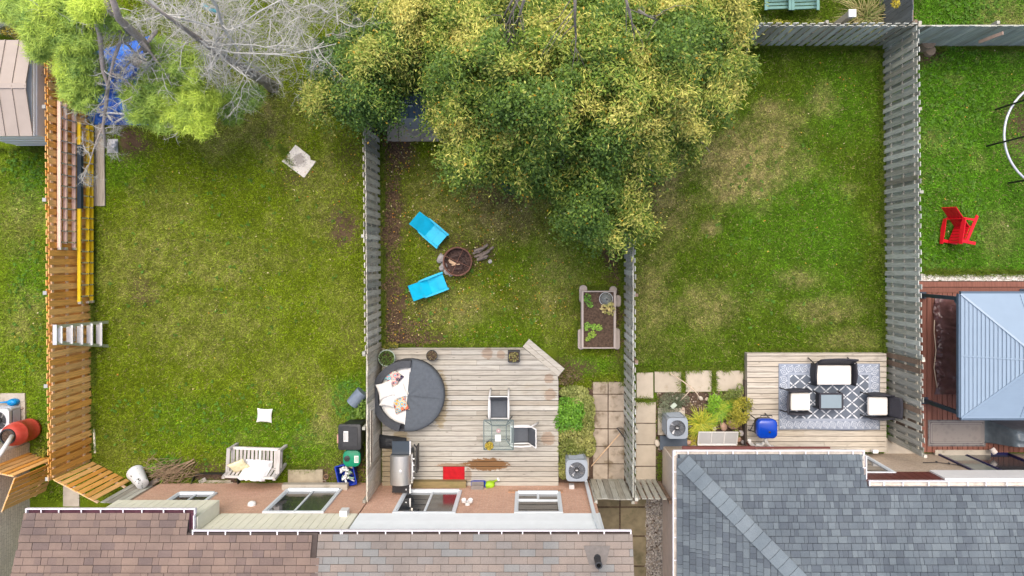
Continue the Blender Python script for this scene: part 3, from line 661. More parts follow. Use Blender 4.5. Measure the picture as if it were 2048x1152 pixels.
# ---- right half of the semi: taupe roof
hr = thing('brick_house', 'salmon brick house with white siding and taupe shingle roof at bottom centre', 'house', (-1.5, -7.5, 0))
MB().span(-4.48, 1.82, -12.0, WALL, 0, ZS).build('wall', m_brickred, hr)
MB().span(-4.48, 1.80, -12.0, WALL + .012, ZS, ZE).build('siding_backing', m_whitesiding, hr)
z = ZS
while z < ZE - .06:
    piece('siding_board', m_whitesiding, hr, (-1.33, WALL + .024, z + .065), (6.28, .02, .122), rot=Matrix.Rotation(.08, 3, 'X')); z += .13
MB().span(1.78, 1.83, WALL + .001, WALL + .05, ZS, ZE).build('corner_trim', m_vinyl, hr)
window_n(hr, 'patio_door', -3.62, -1.96, .82, 2.62, WALL, [(.0, .5, 0, 1), (.5, 1, 0, 1)], gmats=[m_glass, m_darkglass])
window_n(hr, 'window', -.42, .87, .95, 2.60, WALL, [(0, 1, 0.4, 1), (0, .5, 0, .36), (.5, 1, 0, .36)], gmats=[m_glass, m_glass, m_darkglass])
g = MB()
for i in range(15): g.span(-.62 + i * .105, -.62 + i * .105 + .095, WALL + .0, WALL + .035, .76, .94)
g.build('brick_sill', M('sill_brick', (0.44, 0.25, 0.15), .9, .25, 14), hr)
g = MB(); xw = X(935, 1.95)
g.lathe([(.07, 0), (.07, .03)], (xw, WALL + .01, 1.95), 12, rot=Matrix.Rotation(rad(-90), 3, 'X'))
for sx in (-1, 1):
    g.tube([(xw, WALL + .04, 1.95), (xw + sx * .09, WALL + .10, 2.0)], .018, 6); g.lathe([(.03, 0), (.062, .05), (.062, .12), (.02, .125)], (xw + sx * .09, WALL + .09, 2.0), 12, rot=Matrix.Rotation(rad(-60), 3, 'X') @ Matrix.Rotation(sx * .6, 3, 'Z'))
g.lathe([(.045, 0), (.045, .06), (.02, .085)], (xw, WALL + .03, 1.86), 10, rot=Matrix.Rotation(rad(-80), 3, 'X')); g.build('flood_light', m_white, hr)
roof_slab(hr, m_felt, -5.10, 2.47, YE - .002, -10.4)
fr2 = roof_frame((0, YE - .02, roof_z(YE - .02)), (1, 0, 0), (0, -1, 0), PITCH)
shingles(hr, m_shtaupe, fr2, 24, expo, lambda rI: (-5.10, 2.47), [.375], seen, 300, stagger=lambda rI: -.19 * (rI % 2) - .02, butt=0.0)
gutter_x(hr, -4.55, 2.45, YE + .06, ZG, m_gutterlip, m_gutterin)
g = MB(); g.beam((1.66, WALL + .09, .25), (1.66, WALL + .09, 3.35), .09, .07, up=(0, 1, 0)); g.beam((1.66, WALL + .09, 3.33), (1.70, YE - .02, ZG - .09), .09, .07, up=(1, 0, 0))
g.beam((1.66, WALL + .09, .27), (1.58, WALL + .38, .05), .09, .07, up=(1, 0, 0)); g.build('downpipe', m_vinyl, hr)
vx, vy = X(1197, 4.6), Y(1128, 4.6); zv = roof_z(vy)
g = MB(); g.prism([(vx - .32, vy + .28), (vx + .32, vy + .28), (vx + .2, vy - .12), (vx - .2, vy - .12)], 0, 0.004); g.v = [(a, b, roof_z(b) + .04 + c) for a, b, c in g.v]; fl = g.build('vent_flashing', M('lead_flashing', (0.15, 0.135, 0.125), .8, .15, 12), hr)
MB().lathe([(.11, 0), (.075, .06), (.075, .34), (.085, .35), (.085, .40), (.055, .40), (.055, .2)], (vx, vy, zv), 16).build('vent_pipe', m_dark, hr)
# party fence end sits against this wall; small electrical box under the window
MB().span(X(1138, .5), X(1148, .5), WALL + .001, WALL + .12, .45, .62).build('socket_box', M('grey_box', (.5, .5, .5)), hr)

# ---- house to the far left (its corner only)
hb = thing('brick_house', 'grey brown brick house cut off by the left edge of the picture', 'house', (X(0), Y(1000), 0))
MB().span(X(-300), X(60), Y(1300), Y(885), 0, 3.4, 0).build('wall', m_brickgrey, hb)
MB().span(X(-300), X(60) - .01, Y(885) + .0, Y(885) + .012, 0, 3.4).build('rear_wall', m_brickgreyx, hb)
MB().tube([P(-60, 960, 1.9), P(-12, 925, 1.75), P(2, 906, 1.6), P(14, 888, 1.35), P(24, 872, 1.06)], .062, 10).build('downpipe', m_white, hb, smooth=True)

# ---- grey hipped bungalow on the right
hg = thing('bungalow', 'beige bungalow with hipped slate grey shingle roof at bottom right', 'house', (10.0, -7.0, 0))
WY = -5.80; ZB = 2.75
MB().span(3.97, 7.55, -13.5, -5.56, 0, 2.42).build('wall', m_stucco, hg)
MB().span(4.0, 7.56, -5.575, -5.55, 0, 2.40).build('rear_wall', m_brickbeige, hg)
MB().span(7.56, 18.0, -13.5, WY, 0, 1.9).build('rear_wall', m_brickbeige, hg)
MB().span(8.8, 18.0, -13.5, WY, 1.9, ZB - .15).build('siding_backing', m_maroon, hg)
x = 8.80
while x < 10.9:
    piece('siding_board', m_maroon, hg, (x + .1, WY + .014, 2.26), (.188, .025, .70)); x += .2
MB().span(10.9, 18.0, WY + .001, WY + .07, 1.9, ZB - .13).build('awning_fascia', m_white, hg)
window_n(hg, 'patio_door', X(1596), X(1722), .12, 2.02, WY, [(0, .5, 0, 1), (.5, 1, 0, 1)], fmat=m_vinyl, gmats=[m_darkglass, m_glass])
m_bluefr = M('dark_blue_frame', (0.012, 0.012, 0.075), 0.3, .1, 6)
window_n(hg, 'patio_door', X(1868), X(2012), .12, 1.88, WY, [(0, .38, 0, 1), (.38, 1, 0, 1)], fmat=m_bluefr, gmats=[M_glass('pale_glass', (.25, .28, .24), .05), m_darkglass], fr=.06)
MB().span(X(1862), X(1972), WY + .001, WY + .16, .12, .22).build('door_sill', m_concrete, hg)
def rz2(y): return ZB + PITCH * (-5.84 - y)
EL, EN, EM = 3.80, -5.06, -5.80
zl = rz2(EN)
def hip_slab(parent):
    yb = -13.0; xr = 18.0; zz = lambda x: zl + PITCH * (x - EL); th = .1; off = -.03
    g = MB()
    hx = EL + (EN - yb)
    g.add([(EL + .1, EN - .1, zl + .033 + off), (8.75, EN - .1, zl + .033 + off), (8.75, EM - .1, rz2(EM - .1) + off), (xr, EM - .1, rz2(EM - .1) + off), (xr, yb, rz2(yb) + off), (hx, yb, rz2(yb) + off)], [(0, 1, 2, 3, 4, 5)])
    g.add([(EL + .1, EN - .1, zl + .033 + off), (hx, yb, zz(hx) + off), (EL + .1, yb, zl + .033 + off)], [(2, 0, 1)])
    g.span(EL + .1, 8.75, EM - .1, EN - .1, zl - .14, zl - .06, 0); g.span(EL + .1, 18, -13, EM - .1, zl - .14, zl - .07, 0)
    return g.build('roof', m_feltgrey, parent)
hip_slab(hg)
fr3 = roof_frame((0, EN - .07, rz2(EN - .07)), (1, 0, 0), (0, -1, 0), PITCH); cp = math.cos(math.atan(PITCH))
def sp_grey(rI):
    dy = expo * (rI + .5) * cp; return (EL + .07 + dy, 8.78 if dy < (EN - EM) - .02 else 17.9)
shingles(hg, m_shgrey, fr3, 32, expo, sp_grey, [.10, .14, .18, .24], lambda p: seen(p) and p.z < 3.6 and p.x < 13.2, 240)
fr4 = roof_frame((EL + .07, 0, zl + PITCH * .07), (0, 1, 0), (1, 0, 0), PITCH)
shingles(hg, m_shgrey, fr4, 46, expo, lambda rI: (-13, EN - .07 - expo * (rI + .5) * cp), [.10, .14, .18, .24], lambda p: seen(p), 60)
MB().beam((EL + .2, EN - .2, zl + PITCH * .2 + .03), (EL + .2 + 6, EN - 6.2, zl + PITCH * 6.2 + .03), .36, .012).build('hip_underlay', M('hip_underlay', (0.085, 0.10, 0.115), .95), hg)
k = 0; hd = Vector((1, -1, PITCH)).normalized(); hn = Vector((-.22, .22, .95)).normalized(); hs = hd.cross(hn).normalized(); hn = hs.cross(hd)
if hn.z < 0: hn = -hn; hs = -hs
hpos = Vector((EL + .32, EN - .32, zl + PITCH * .32))
for k in range(26):
    c = hpos + hd * (.285 * k) + Vector((0, 0, .058))
    g = MB(); w = .21; dl = .139
    for s in (-1, 1):
        a = c - hd * dl + Vector((0, 0, .012)); bq = c + hd * dl
        e1 = hs * (s * w); dz = Vector((0, 0, -.022))
        q0 = [a, bq, bq + e1 + dz, a + e1 + dz]; g.hexa([p - Vector((0, 0, .014)) for p in q0], q0)
    g.build('hip_cap', m_shcap, hg)
gutter_x(hg, EL, 8.86, EN + .02, zl - .01, m_gutterlip, m_gutterpale); gutter_y(hg, 8.865, EM + .03, EN - .10, zl + .1, m_gutterlip, m_gutterpale)
gutter_x(hg, 8.86, 18.0, EM + .03, rz2(EM) - .01, m_gutterlip, m_gutterpale)
gutter_y(hg, EL - .02, -13, EN + .0, zl - .01, m_gutterlip, m_gutterpale, side=-1)
MB().span(4.05, 6.0, EN + .026, EN + .10, zl - .17, zl - .11).build('fascia_board', m_maroon, hg); MB().span(5.6, 8.0, EN + .03, EN + .075, zl - .2, zl - .14).build('fascia_board', m_maroon, hg)
MB().tube([P(1494, 884, .5), P(1498, 892, .5), P(1518, 905, .9)], .035, 8).build('downpipe', m_maroon, hg)
# white vent pipes by the barbecue
g = MB()
for (a, bq) in (((1499, 878), (1504, 893)), ((1531, 876), (1536, 894))):
    g.tube([P(a[0], a[1], .75), P(a[0], a[1] + 6, .72), P((a[0] + bq[0]) / 2 + 6, bq[1], .62), P(bq[0] + 8, bq[1] - 1, .45), P(bq[0] + 8, bq[1] + 4, .42)], .05, 8)
g.tube([P(1512, 889, .6), P(1524, 890, .58), P(1529, 884, .66)], .05, 8); g.build('vent_pipe', m_white, hg, smooth=True)
# ---------------------------------------------------------------- fences
def fence(label, a, b, hgt=1.78, mat=None, rail=None, pitch=.235, bw=.145, both=True, post_every=2.4, posts=True, flip=False, gap_mat=None, z0=.05, rails=(.35, 1.05, 1.66), name='fence', tops=.012, skip=None, cap=None, post_mat=None, group=None, postz=.06):
    A = P(*a); B = P(*b); d = B - A; L = d.length; d.normalize(); n = Vector((-d.y, d.x, 0))
    if n.dot(-(A + B) / 2) < 0: n = -n
    if flip: n = -n
    root = thing(name, label, 'fence', A, group=group); ang = math.atan2(d.y, d.x); rail = rail or mat
    off = .019 + .011; alt = {m_bluewood: m_greywood, m_greywood: m_brownwood, m_warmwood: m_greywood}.get(mat, mat)
    i = 0; s = bw / 2
    while s < L:
        for side in ((1, -1) if both else (1,)):
            ss = s + (pitch / 2 if side < 0 else 0)
            if ss > L: continue
            if skip and skip(ss): continue
            h = hgt + R.uniform(-tops, tops); c = A + d * ss + n * (side * (off + R.uniform(-.003, .004))) + Vector((0, 0, z0 + h / 2))
            piece('board', alt if R.random() < .055 else mat, root, c, (bw + R.uniform(-.006, .004), .019, h), rot=Matrix.Rotation(ang + R.uniform(-.05, .05), 3, 'Z') @ Matrix.Rotation(R.gauss(0, .009), 3, 'Y') @ Matrix.Rotation(R.gauss(0, .006), 3, 'X'))
        s += pitch * R.uniform(.985, 1.015)
    for z in rails:
        piece('rail', rail, root, A + d * (L / 2) + Vector((0, 0, z)), (L, .036, .088), rot=Matrix.Rotation(ang, 3, 'Z'))
    if posts:
        k = max(1, round(L / post_every))
        for j in range(k + 1):
            p = A + d * (L * j / k) + n * (-.068)
            h = hgt + (postz if both else .03) * .4 + R.uniform(-.02, .04)
            po = piece('post', post_mat or rail, root, p + Vector((0, 0, h / 2)), (.082, .082, h), rot=Matrix.Rotation(ang, 3, 'Z'))
            if cap: piece('post_cap', cap, root, p + Vector((0, 0, h + .012)), (.10, .10, .02), rot=Matrix.Rotation(ang, 3, 'Z'))
    return root
m_capgrey = M('post_cap_grey', (0.36, 0.36, 0.35), .7, .1, 8)
fence('orange cedar board fence along the left edge of the left lawn', (176, 70), (183, 920), 1.80, m_cedar, m_cedarend, .232, .166, cap=m_capgrey)
fence('cedar gate panel leading from the orange fence to the salmon house', (186, 924), (266, 966), 1.72, m_cedar, m_cedarend, .185, .14, both=False, posts=False, rails=(.4, 1.68), name='fence')
fence('short grey weathered fence piece between the cedar gate and the salmon house', (269, 968), (330, 972), 1.62, m_greywood, m_brownwood, .16, .14, both=False, posts=False, name='fence', rails=(.4, 1.3))
fence('open cedar gate left of the orange fence above the driveway', (114, 920), (90, 983), 1.72, m_cedar, m_cedarend, .165, .125, both=False, posts=False, rails=(.4, 1.69), name='gate')
fence('cedar fence panel running to the left picture edge beyond the open gate', (112, 918), (20, 898), 1.70, m_cedar, m_cedarend, .17, .135, both=False, posts=False, rails=(.4, 1.67), name='fence')
fence('grey green weathered fence between the left lawn and the fire pit lawn', (757, 262), (761, 690), 1.80, m_warmwood, m_greywood, .226, .142, post_every=2.6, post_mat=m_greywood)
fence('close boarded grey privacy fence beside the round daybed', (761, 693), (761, 962), 1.80, m_warmwood, m_greywood, .15, .146, both=False, post_every=2.1, rails=(.35, 1.05, 1.72))
g = thing('lattice_window', 'narrow framed slot in the privacy fence beside the daybed', 'fence panel', (X(761) + .06, Y(842), 1.2))
for (y0, y1, z0, z1) in ((800, 898, 1.52, 1.57), (800, 898, 1.26, 1.31), (796, 800, 1.26, 1.57), (898, 902, 1.26, 1.57)):
    c = (X(761) + .055, (Y(y0) + Y(y1)) / 2, (z0 + z1) / 2); piece('frame', m_warmwood, g, c, (.022, abs(Y(y0) - Y(y1)), z1 - z0))
piece('backing', m_brownwood, g, (X(761) + .048, Y(849), 1.415), (.012, 1.45, .21))
fence('blue grey weathered fence between the planter box and the brown patched lawn', (1250, 462), (1250, 706), 1.80, m_bluewood, m_greywood, .232, .142, post_mat=m_brownwood, rails=(.35, 1.05, 1.64))
fence('blue grey weathered fence between the two paved paths', (1250, 708), (1250, 957), 1.80, m_bluewood, m_greywood, .232, .142, rails=(.35, 1.05, 1.64))
fence('grey gate of close boards at the end of the stained stepping path', (1181, 959), (1249, 960), 1.76, m_greywood, m_greywood, .165, .155, both=False, post_every=1.1, rails=(.35, 1.05, 1.6), name='gate')
fence('grey gate of gapped boards beside the stucco wall', (1254, 960), (1318, 960), 1.72, m_greywood, m_brownwood, .18, .13, both=False, post_every=1.0, rails=(.35, 1.05, 1.5), name='gate')
fence('long grey weathered fence between the brown patched lawn and the red chair lawn', (1766, 92), (1772, 700), 1.84, m_bluewood, m_greywood, .240, .134, rails=(.4, 1.05, 1.62))
fence('grey brown weathered fence between the two rear decks', (1773, 703), (1776, 878), 1.84, m_greywood, m_warmwood, .225, .145, rails=(.4, 1.05, 1.62))
fence('grey green weathered back fence behind the brown patched lawn', (1440, 90), (1764, 90), 1.80, m_bluewood, m_greywood, .232, .145, rails=(.4, 1.05, 1.62))
fence('close boarded grey back fence behind the red chair lawn', (1772, 91), (2200, 90), 1.80, m_bluewood, m_greywood, .15, .147, both=False, rails=(.4, 1.05, 1.74))
fence('dark grey fence running up from the junction of the back fences', (1760, 84), (1760, -120), 1.80, M_wood('dark_fence_wood', [(0.10, 0.11, 0.12), (0.16, 0.175, 0.185), (0.13, 0.14, 0.14)], 'z'), m_brownwood, .155, .148, both=False, rails=(.3, 1.76))
fence('white low fence top beside the tan shed', (-60, 66), (96, 68), 1.6, m_white, m_white, .16, .158, both=False, rails=(.4, 1.2), posts=False)
o = MB().beam(P(1958, 84, 1.2), P(2006, 66, 1.98), .09, .03).build('loose_board', M('pinkish_board', (0.44, 0.31, 0.24), .85, .2, 9), at=P(1985, 76, 1.8)); tag(o, 'tan board leaning across the grey fence behind the red chair lawn', 'board')
o = MB().beam(P(188, 858, .03), P(190, 906, .03), .05, .03).build('loose_board', m_creamsiding, at=P(189, 880)); tag(o, 'thin pale stick lying at the foot of the orange fence', 'stick')

# ---------------------------------------------------------------- decks
def clip_poly(poly, y0, y1):
    """x-interval of a convex polygon at two heights"""
    def iv(y):
        xs = []
        for i in range(len(poly)):
            (xa, ya), (xb, yb) = poly[i], poly[(i + 1) % len(poly)]
            if (ya - y) * (yb - y) <= 0 and abs(ya - yb) > 1e-9: xs.append(xa + (xb - xa) * (y - ya) / (yb - ya))
        return (min(xs), max(xs)) if xs else None
    e = 1e-4; return iv(y0 + e), iv(y1 - e)
def deck(name, label, poly, z, mat, frame, bw=.150, gap=.018, joints=(), axis='x', cat='deck'):
    """planks along x (or along y) filling a convex polygon given in metres"""
    cx = sum(p[0] for p in poly) / len(poly); cy = sum(p[1] for p in poly) / len(poly)
    root = thing(name, label, cat, (cx, cy, 0))
    pl = poly if axis == 'x' else [(p[1], p[0]) for p in poly]
    y = min(p[1] for p in pl); ymax = max(p[1] for p in pl); r_ = 0
    def put(q, zt):
        if axis != 'x': q = [(b, a) for a, b in q]
        ar = sum(q[i][0] * q[(i + 1) % 4][1] - q[(i + 1) % 4][0] * q[i][1] for i in range(4))
        if ar < 0: q = q[::-1]
        b = MB().hexa([(a, b_, zt - .036) for a, b_ in q], [(a, b_, zt) for a, b_ in q]); b.build('plank', mat, root)
    while y < ymax - .03:
        y1 = min(y + bw, ymax); lo, hi = clip_poly(pl, y, y1)
        cuts = sorted([lo[0]] + [j for j in joints[r_ % len(joints)] if lo[0] + .2 < j < min(lo[1], hi[1]) - .2] + [lo[1]]) if joints else [lo[0], lo[1]]
        for i in range(len(cuts) - 1):
            a, b = cuts[i], cuts[i + 1]
            a1 = hi[0] if i == 0 else a; b1 = hi[1] if i == len(cuts) - 2 else b
            g = .0025; put([(a + g, y), (b - g, y), (b1 - g, y1 - gap), (a1 + g, y1 - gap)], z + R.uniform(-.003, .003))
        y = y1; r_ += 1
    MB().prism([(cx + (p[0] - cx) * .985, cy + (p[1] - cy) * .985) for p in poly], .02, z - .05).build('joist_frame', frame, root)
    for i in range(len(poly)):
        p, q = Vector((*poly[i], 0)), Vector((*poly[(i + 1) % len(poly)], 0)); n = Vector(((q - p).y, -(q - p).x, 0)).normalized()
        if n.dot((p + q) / 2 - Vector((cx, cy, 0))) < 0: n = -n
        m = (p + q) / 2 - n * .03; ang = math.atan2((q - p).y, (q - p).x)
        piece('fascia_board', mat, root, m + Vector((0, 0, z / 2 - .03)), ((q - p).length - .03, .03, z - .1), rot=Matrix.Rotation(ang, 3, 'Z'))
    return root
ZD = .30
def pd(px, py): return (X(px, ZD), Y(py, ZD))
sx, sy = pd(974, 929)
st = [(sx, sy, .72, .20, (0.17, 0.085, 0.03), .95), (X(905, ZD), Y(931, ZD), .55, .07, (0.2, 0.11, 0.05), .7), (X(936, ZD), Y(950, ZD), .12, .22, (0.2, 0.11, 0.05), .5)]
for (a, b, r0) in ((975, 707, .18), (1002, 709, .14), (1098, 757, .16), (1100, 789, .19), (1096, 877, .22)): st.append((*pd(a, b), r0, r0, (0.27, 0.18, 0.12), .62))
for (a, b, rx, ry) in ((780, 940, .42, .9), (880, 800, .25, .9), (800, 880, .3, .3)): st.append((*pd(a, b), rx, ry, (0.27, 0.20, 0.085), .6))
m_deck = M_wood('grey_deck_board', [(0.34, 0.315, 0.27), (0.395, 0.378, 0.337), (0.365, 0.342, 0.293), (0.415, 0.402, 0.365), (0.355, 0.318, 0.262)], 'x', 0.85, stains=st, rand_tone=.10, moss=((0.30, 0.25, 0.16), .9, .58, .4))
m_under = M('deck_underside', (0.03, 0.026, 0.022), .95)
deck('wooden_deck', 'weathered wooden deck with cut corner under the round daybed', [pd(764, 973), pd(1117, 973), pd(1117, 752), pd(1048, 696), pd(764, 696)], ZD, m_deck, m_under, joints=[(), (X(905),), (), (X(1000),), (X(955),)])
# bench-like step along the cut corner
g = thing('deck_step', 'plank step set along the cut corner of the daybed deck', 'step', P(1090, 711))
a, b = Vector((*pd(1051, 690), 0)), Vector((*pd(1119, 747), 0)); d = (b - a).normalized(); n = Vector((-d.y, d.x, 0)); n = n if n.y > 0 else -n
for k in range(2):
    c = (a + b) / 2 + n * (-.02 + .15 * k) + Vector((0, 0, .26)); piece('plank', m_deck, g, c, ((b - a).length + .06, .142, .036), rot=Matrix.Rotation(math.atan2(d.y, d.x), 3, 'Z'))
piece('riser', m_deck, g, (a + b) / 2 + n * .118 + Vector((0, 0, .12)), ((b - a).length, .03, .235), rot=Matrix.Rotation(math.atan2(d.y, d.x), 3, 'Z'))
for s in (-1, 1): piece('end_board', m_deck, g, (a + b) / 2 + d * (s * ((b - a).length / 2 - .03)) + n * .04 + Vector((0, 0, .12)), (.03, .125, .235), rot=Matrix.Rotation(math.atan2(d.y, d.x), 3, 'Z'))
# threshold beam in front of the patio door
o = MB().span(X(826, .5), X(932, .5), WALL + .001, WALL + .19, ZD + .002, .52).build('door_step', M_wood('mossy_beam', [(0.22, 0.17, 0.08), (0.30, 0.23, 0.11)], 'x', knots=False, moss=((0.16, 0.15, 0.06), 2.0, .45, .6)), at=(X(878, .5), WALL + .1, ZD)); tag(o, 'mossy wooden step below the patio door behind the red mat', 'step')

ZR = .32
def pr(px, py): return (X(px, ZR), Y(py, ZR))
m_deck2 = M_wood('bleached_deck_board', [(0.42, 0.375, 0.31), (0.47, 0.43, 0.365), (0.44, 0.39, 0.315), (0.49, 0.45, 0.39)], 'x', 0.85, rand_tone=.08, moss=((0.10, 0.09, 0.075), 1.3, .60, .6))
deck('wooden_deck', 'bleached wooden deck under the patterned grey rug', [pr(1494, 904), pr(1773, 904), pr(1773, 706), pr(1494, 706)], ZR, m_deck2, m_under, bw=.158, joints=[(), (X(1640),), (), (X(1600),)])
o = MB().span(X(1491, .3), X(1493, .3), Y(892, .3), Y(762, .3), .02, .26).build('deck_skirt', M('dark_edging', (0.10, 0.08, 0.07), .8), at=(X(1489, .3), Y(800, .3), 0)); tag(o, 'dark edging board down the left side of the rug deck', 'edging')
m_reddeck = M_wood('red_brown_deck_board', [(0.19, 0.078, 0.055), (0.22, 0.092, 0.066), (0.175, 0.07, 0.05)], 'y', .6, knots=False, rand_tone=.08, moss=((0.45, 0.36, 0.30), 5.0, .70, .7), bump=.15)
ZQ = .2
deck('wooden_deck', 'red brown painted deck under the grey gazebo', [(X(1834, ZQ), Y(905, ZQ)), (X(2300, ZQ), Y(905, ZQ)), (X(2300, ZQ), Y(586, ZQ)), (X(1834, ZQ), Y(586, ZQ))], ZQ, m_reddeck, m_under, bw=.152, axis='y')
deck('deck_border', 'red brown border boards along the top edge of the gazebo deck', [(X(1834, ZQ), Y(585.5, ZQ)), (X(2300, ZQ), Y(585.5, ZQ)), (X(2300, ZQ), Y(562, ZQ)), (X(1834, ZQ), Y(562, ZQ))], ZQ + .002, m_reddeck, m_under, bw=.175)
# ---------------------------------------------------------------- left yard
def ladder(label, name, xw, y0, y1, zs, mat, nr, sleeve=None, xin=.09, hgt=.055):
    """extension ladder hung on edge along the fence: base and fly rails one above the other, rungs between"""
    r = thing(name, label, 'ladder', (xw, (y0 + y1) / 2, 0))
    for k, z in enumerate(zs): piece('rail', mat, r, (xw + .012 * (k % 2), (y0 + y1) / 2 + .05 * (k % 2), z), (xin, (y0 - y1) * (1 - .03 * (k % 2)), hgt))
    for i in range(nr):
        y = y1 + (y0 - y1) * (i + .5) / nr; MB().tube([(xw + .035, y, zs[0]), (xw + .035, y, zs[-1])], .022, 6).build('rung', m_alu, r)
        for z in zs: MB().box((xw + xin / 2 + .016, y, z), (.008, .032, .032)).build('rivet', m_black, r)
    for z in zs: piece('foot', m_alu, r, (xw + .02, y1 - .02, z), (.09, .07, .07))
    return r
m_pinkladder = M('faded_orange_rail', (0.80, 0.56, 0.46), .6, .08, 5)
m_yellow = M('yellow_rail', (0.78, 0.50, 0.006), .5, .1, 5, c2=(0.82, 0.60, 0.03))
ladder('faded orange extension ladder hung along the orange fence', 'ladder', X(178) + .12, Y(208, 1.1), Y(496, 1.1), (1.50, 1.27, .88), m_pinkladder, 13)
ly = ladder('yellow extension ladder hung low along the orange fence', 'ladder', X(179) + .20, Y(248, .5), Y(603, .5), (.78, .42, .22), m_yellow, 16)
piece('sleeve', M('navy_sleeve', (0.015, 0.03, 0.05), .6), ly, (X(179) + .225, (Y(292, .6) + Y(418, .6)) / 2, .78), (.11, Y(292, .6) - Y(418, .6), .12))
# aluminium step ladder standing with its back to the fence
r = thing('step_ladder', 'aluminium step ladder standing open against the orange fence', 'ladder', P(205, 667))
xb = X(217); xt = X(205) - .12; HT = 1.86
yf = (Y(644), Y(692)); yt = (Y(653, HT), Y(686, HT))
f0, f1 = Vector((xb, yf[0], 0)), Vector((xb, yf[1], 0)); t0, t1 = Vector((xt, yt[0], HT)), Vector((xt, yt[1], HT))
for a, b in ((f0, t0), (f1, t1)): MB().beam(a, b, .03, .085, up=(0, 1, 0)).build('rail', m_alu, r)
for i in range(5):
    k = .17 + i * .19; a = f0.lerp(t0, k); b = f1.lerp(t1, k)
    MB().beam(a + Vector((-.03, 0, 0)), b + Vector((-.03, 0, 0)), .17, .03).build('tread', m_white, r)
MB().beam(t0 + Vector((-.03, .05, .01)), t1 + Vector((-.03, -.05, .01)), .11, .04).build('top_cap', m_alu, r)
rb0, rb1 = Vector((X(214) - .55, Y(655), 0)), Vector((X(214) - .55, Y(679), 0)); 
for a, b in ((rb0, t0), (rb1, t1)): MB().beam(a, b + Vector((-.1, 0, -.03)), .025, .05, up=(0, 1, 0)).build('rear_leg', m_alu, r)
for k in (.2, .45, .7): MB().beam(rb0.lerp(t0, k), rb1.lerp(t1, k), .03, .02).build('brace', m_alu, r)

def planklie(label, q, z, mat):
    o = MB(); o.hexa([P(*p) + Vector((0, 0, z - .035)) for p in q], [P(*p) + Vector((0, 0, z)) for p in q]); b = o.build('plank', mat, at=P(*q[0])); tag(b, label, 'plank')
m_greyplank = M_wood('grey_plank', [(0.36, 0.31, 0.26), (0.42, 0.37, 0.31)], 'y', knots=False)
planklie('grey plank lying on the lawn beside the yellow ladder', [(188, 412), (202, 412), (207, 250), (192, 250)], .05, m_greyplank)
planklie('longer grey plank overlapping its neighbour under the pine twigs', [(203, 413), (213, 412), (211, 246), (200, 246)], .088, m_greyplank)

def drape(fn, nu, nv, mat, name, label, cat, at, th=None):
    b = MB().grid(fn, nu, nv); o = b.build(name, mat, smooth=True, at=at); tag(o, label, cat); return o
m_bluevinyl = M('blue_vinyl', (0.004, 0.055, 0.48), .35, .35, 4, c2=(0.05, 0.20, 0.62), bump=.5, bscale=9)
pool = thing('collapsed_pool', 'collapsed blue vinyl pool with white frame tubes under the pine', 'pool', P(230, 195))
def pf(u, v):
    px = 168 + u * 135 + 22 * math.sin(v * 7); py = 110 + v * 140 - 40 * u * (1 - v); n = float(fbm(np.array(u * 9.0), np.array(v * 9.0), 31)); e = min(u, v, 1 - u, 1 - v)
    z = .03 + min(1, e * 7) * (.05 + .55 * abs(n - .5) * 1.5 + .12 * abs(math.sin(13 * u + 9 * n + 5 * v)))
    return P(px, py, z)
MB().grid(pf, 44, 44).build('liner', m_bluevinyl, pool, smooth=True)
def pf2(u, v):
    px = 268 + u * 52 + 5 * math.sin(v * 9); py = 226 + v * 14 - 6 * u; return P(px, py, .04 + .06 * math.sin(u * 9) ** 2 * (1 - abs(2 * v - 1)))
MB().grid(pf2, 16, 8).build('liner', m_bluevinyl, pool, smooth=True)
for pts in ([(170, 160), (205, 195)], [(240, 190), (246, 205), (248, 222)], [(195, 224), (262, 229)], [(230, 245), (262, 226)], [(200, 232), (212, 226), (222, 240)]):
    MB().tube([P(a, b, .42) for a, b in pts], .03, 8).build('frame_tube', m_white, pool, smooth=True)
def bag(u, v):
    n = float(fbm(np.array(u * 6.0), np.array(v * 6.0), 12)); e = math.sin(math.pi * u) * math.sin(math.pi * v); return P(214 + u * 22, 278 + v * 28, .02 + e * .28 * (.4 + n))
drape(bag, 16, 16, M('white_plastic_bag', (0.55, 0.56, 0.60), .5, .2, 18, bump=.5, bscale=25), 'plastic_bag', 'crumpled white plastic bag on the lawn below the blue pool', 'bag', P(225, 292))

def pillow(name, label, mat, cpx, w, d, h, rz, z, group=None, tilt=(0, 0), rotm=None, pinch=.10):
    """square cushion with pinched corners"""
    r = MB(); n = 12
    for sgn in (1, -1):
        def fn(u, v):
            a, b = 2 * u - 1, 2 * v - 1; edge = (1 - a ** 4) * (1 - b ** 4)
            k = 1 - pinch * (1 - abs(b)) * abs(a) ** 2; kk = 1 - pinch * (1 - abs(a)) * abs(b) ** 2
            return (a * w / 2 * kk if False else a * w / 2 * (1 - pinch * (1 - b * b) * abs(a)), b * d / 2 * (1 - pinch * (1 - a * a) * abs(b)), sgn * h / 2 * max(edge, 0) ** .45 + .006 * math.sin(7 * a + 5 * b))
        g = MB().grid(fn, n, n)
        if sgn < 0: g.f = [f[::-1] for f in g.f]
        r.add(g.v, g.f)
    o = r.build(name, mat, smooth=True); p = P(cpx[0], cpx[1], z); o.location = p; o.rotation_euler = rotm or (tilt[0], tilt[1], rz)
    return tag(o, label, 'cushion', group)
m_sheet = M('white_sheet', (0.70, 0.70, 0.71), .9, .08, 9, bump=.2, bscale=40)
pillow('cushion', 'white square cushion lying alone on the left lawn', m_whitefab, (529, 831), .46, .42, .13, rad(-3), .10)

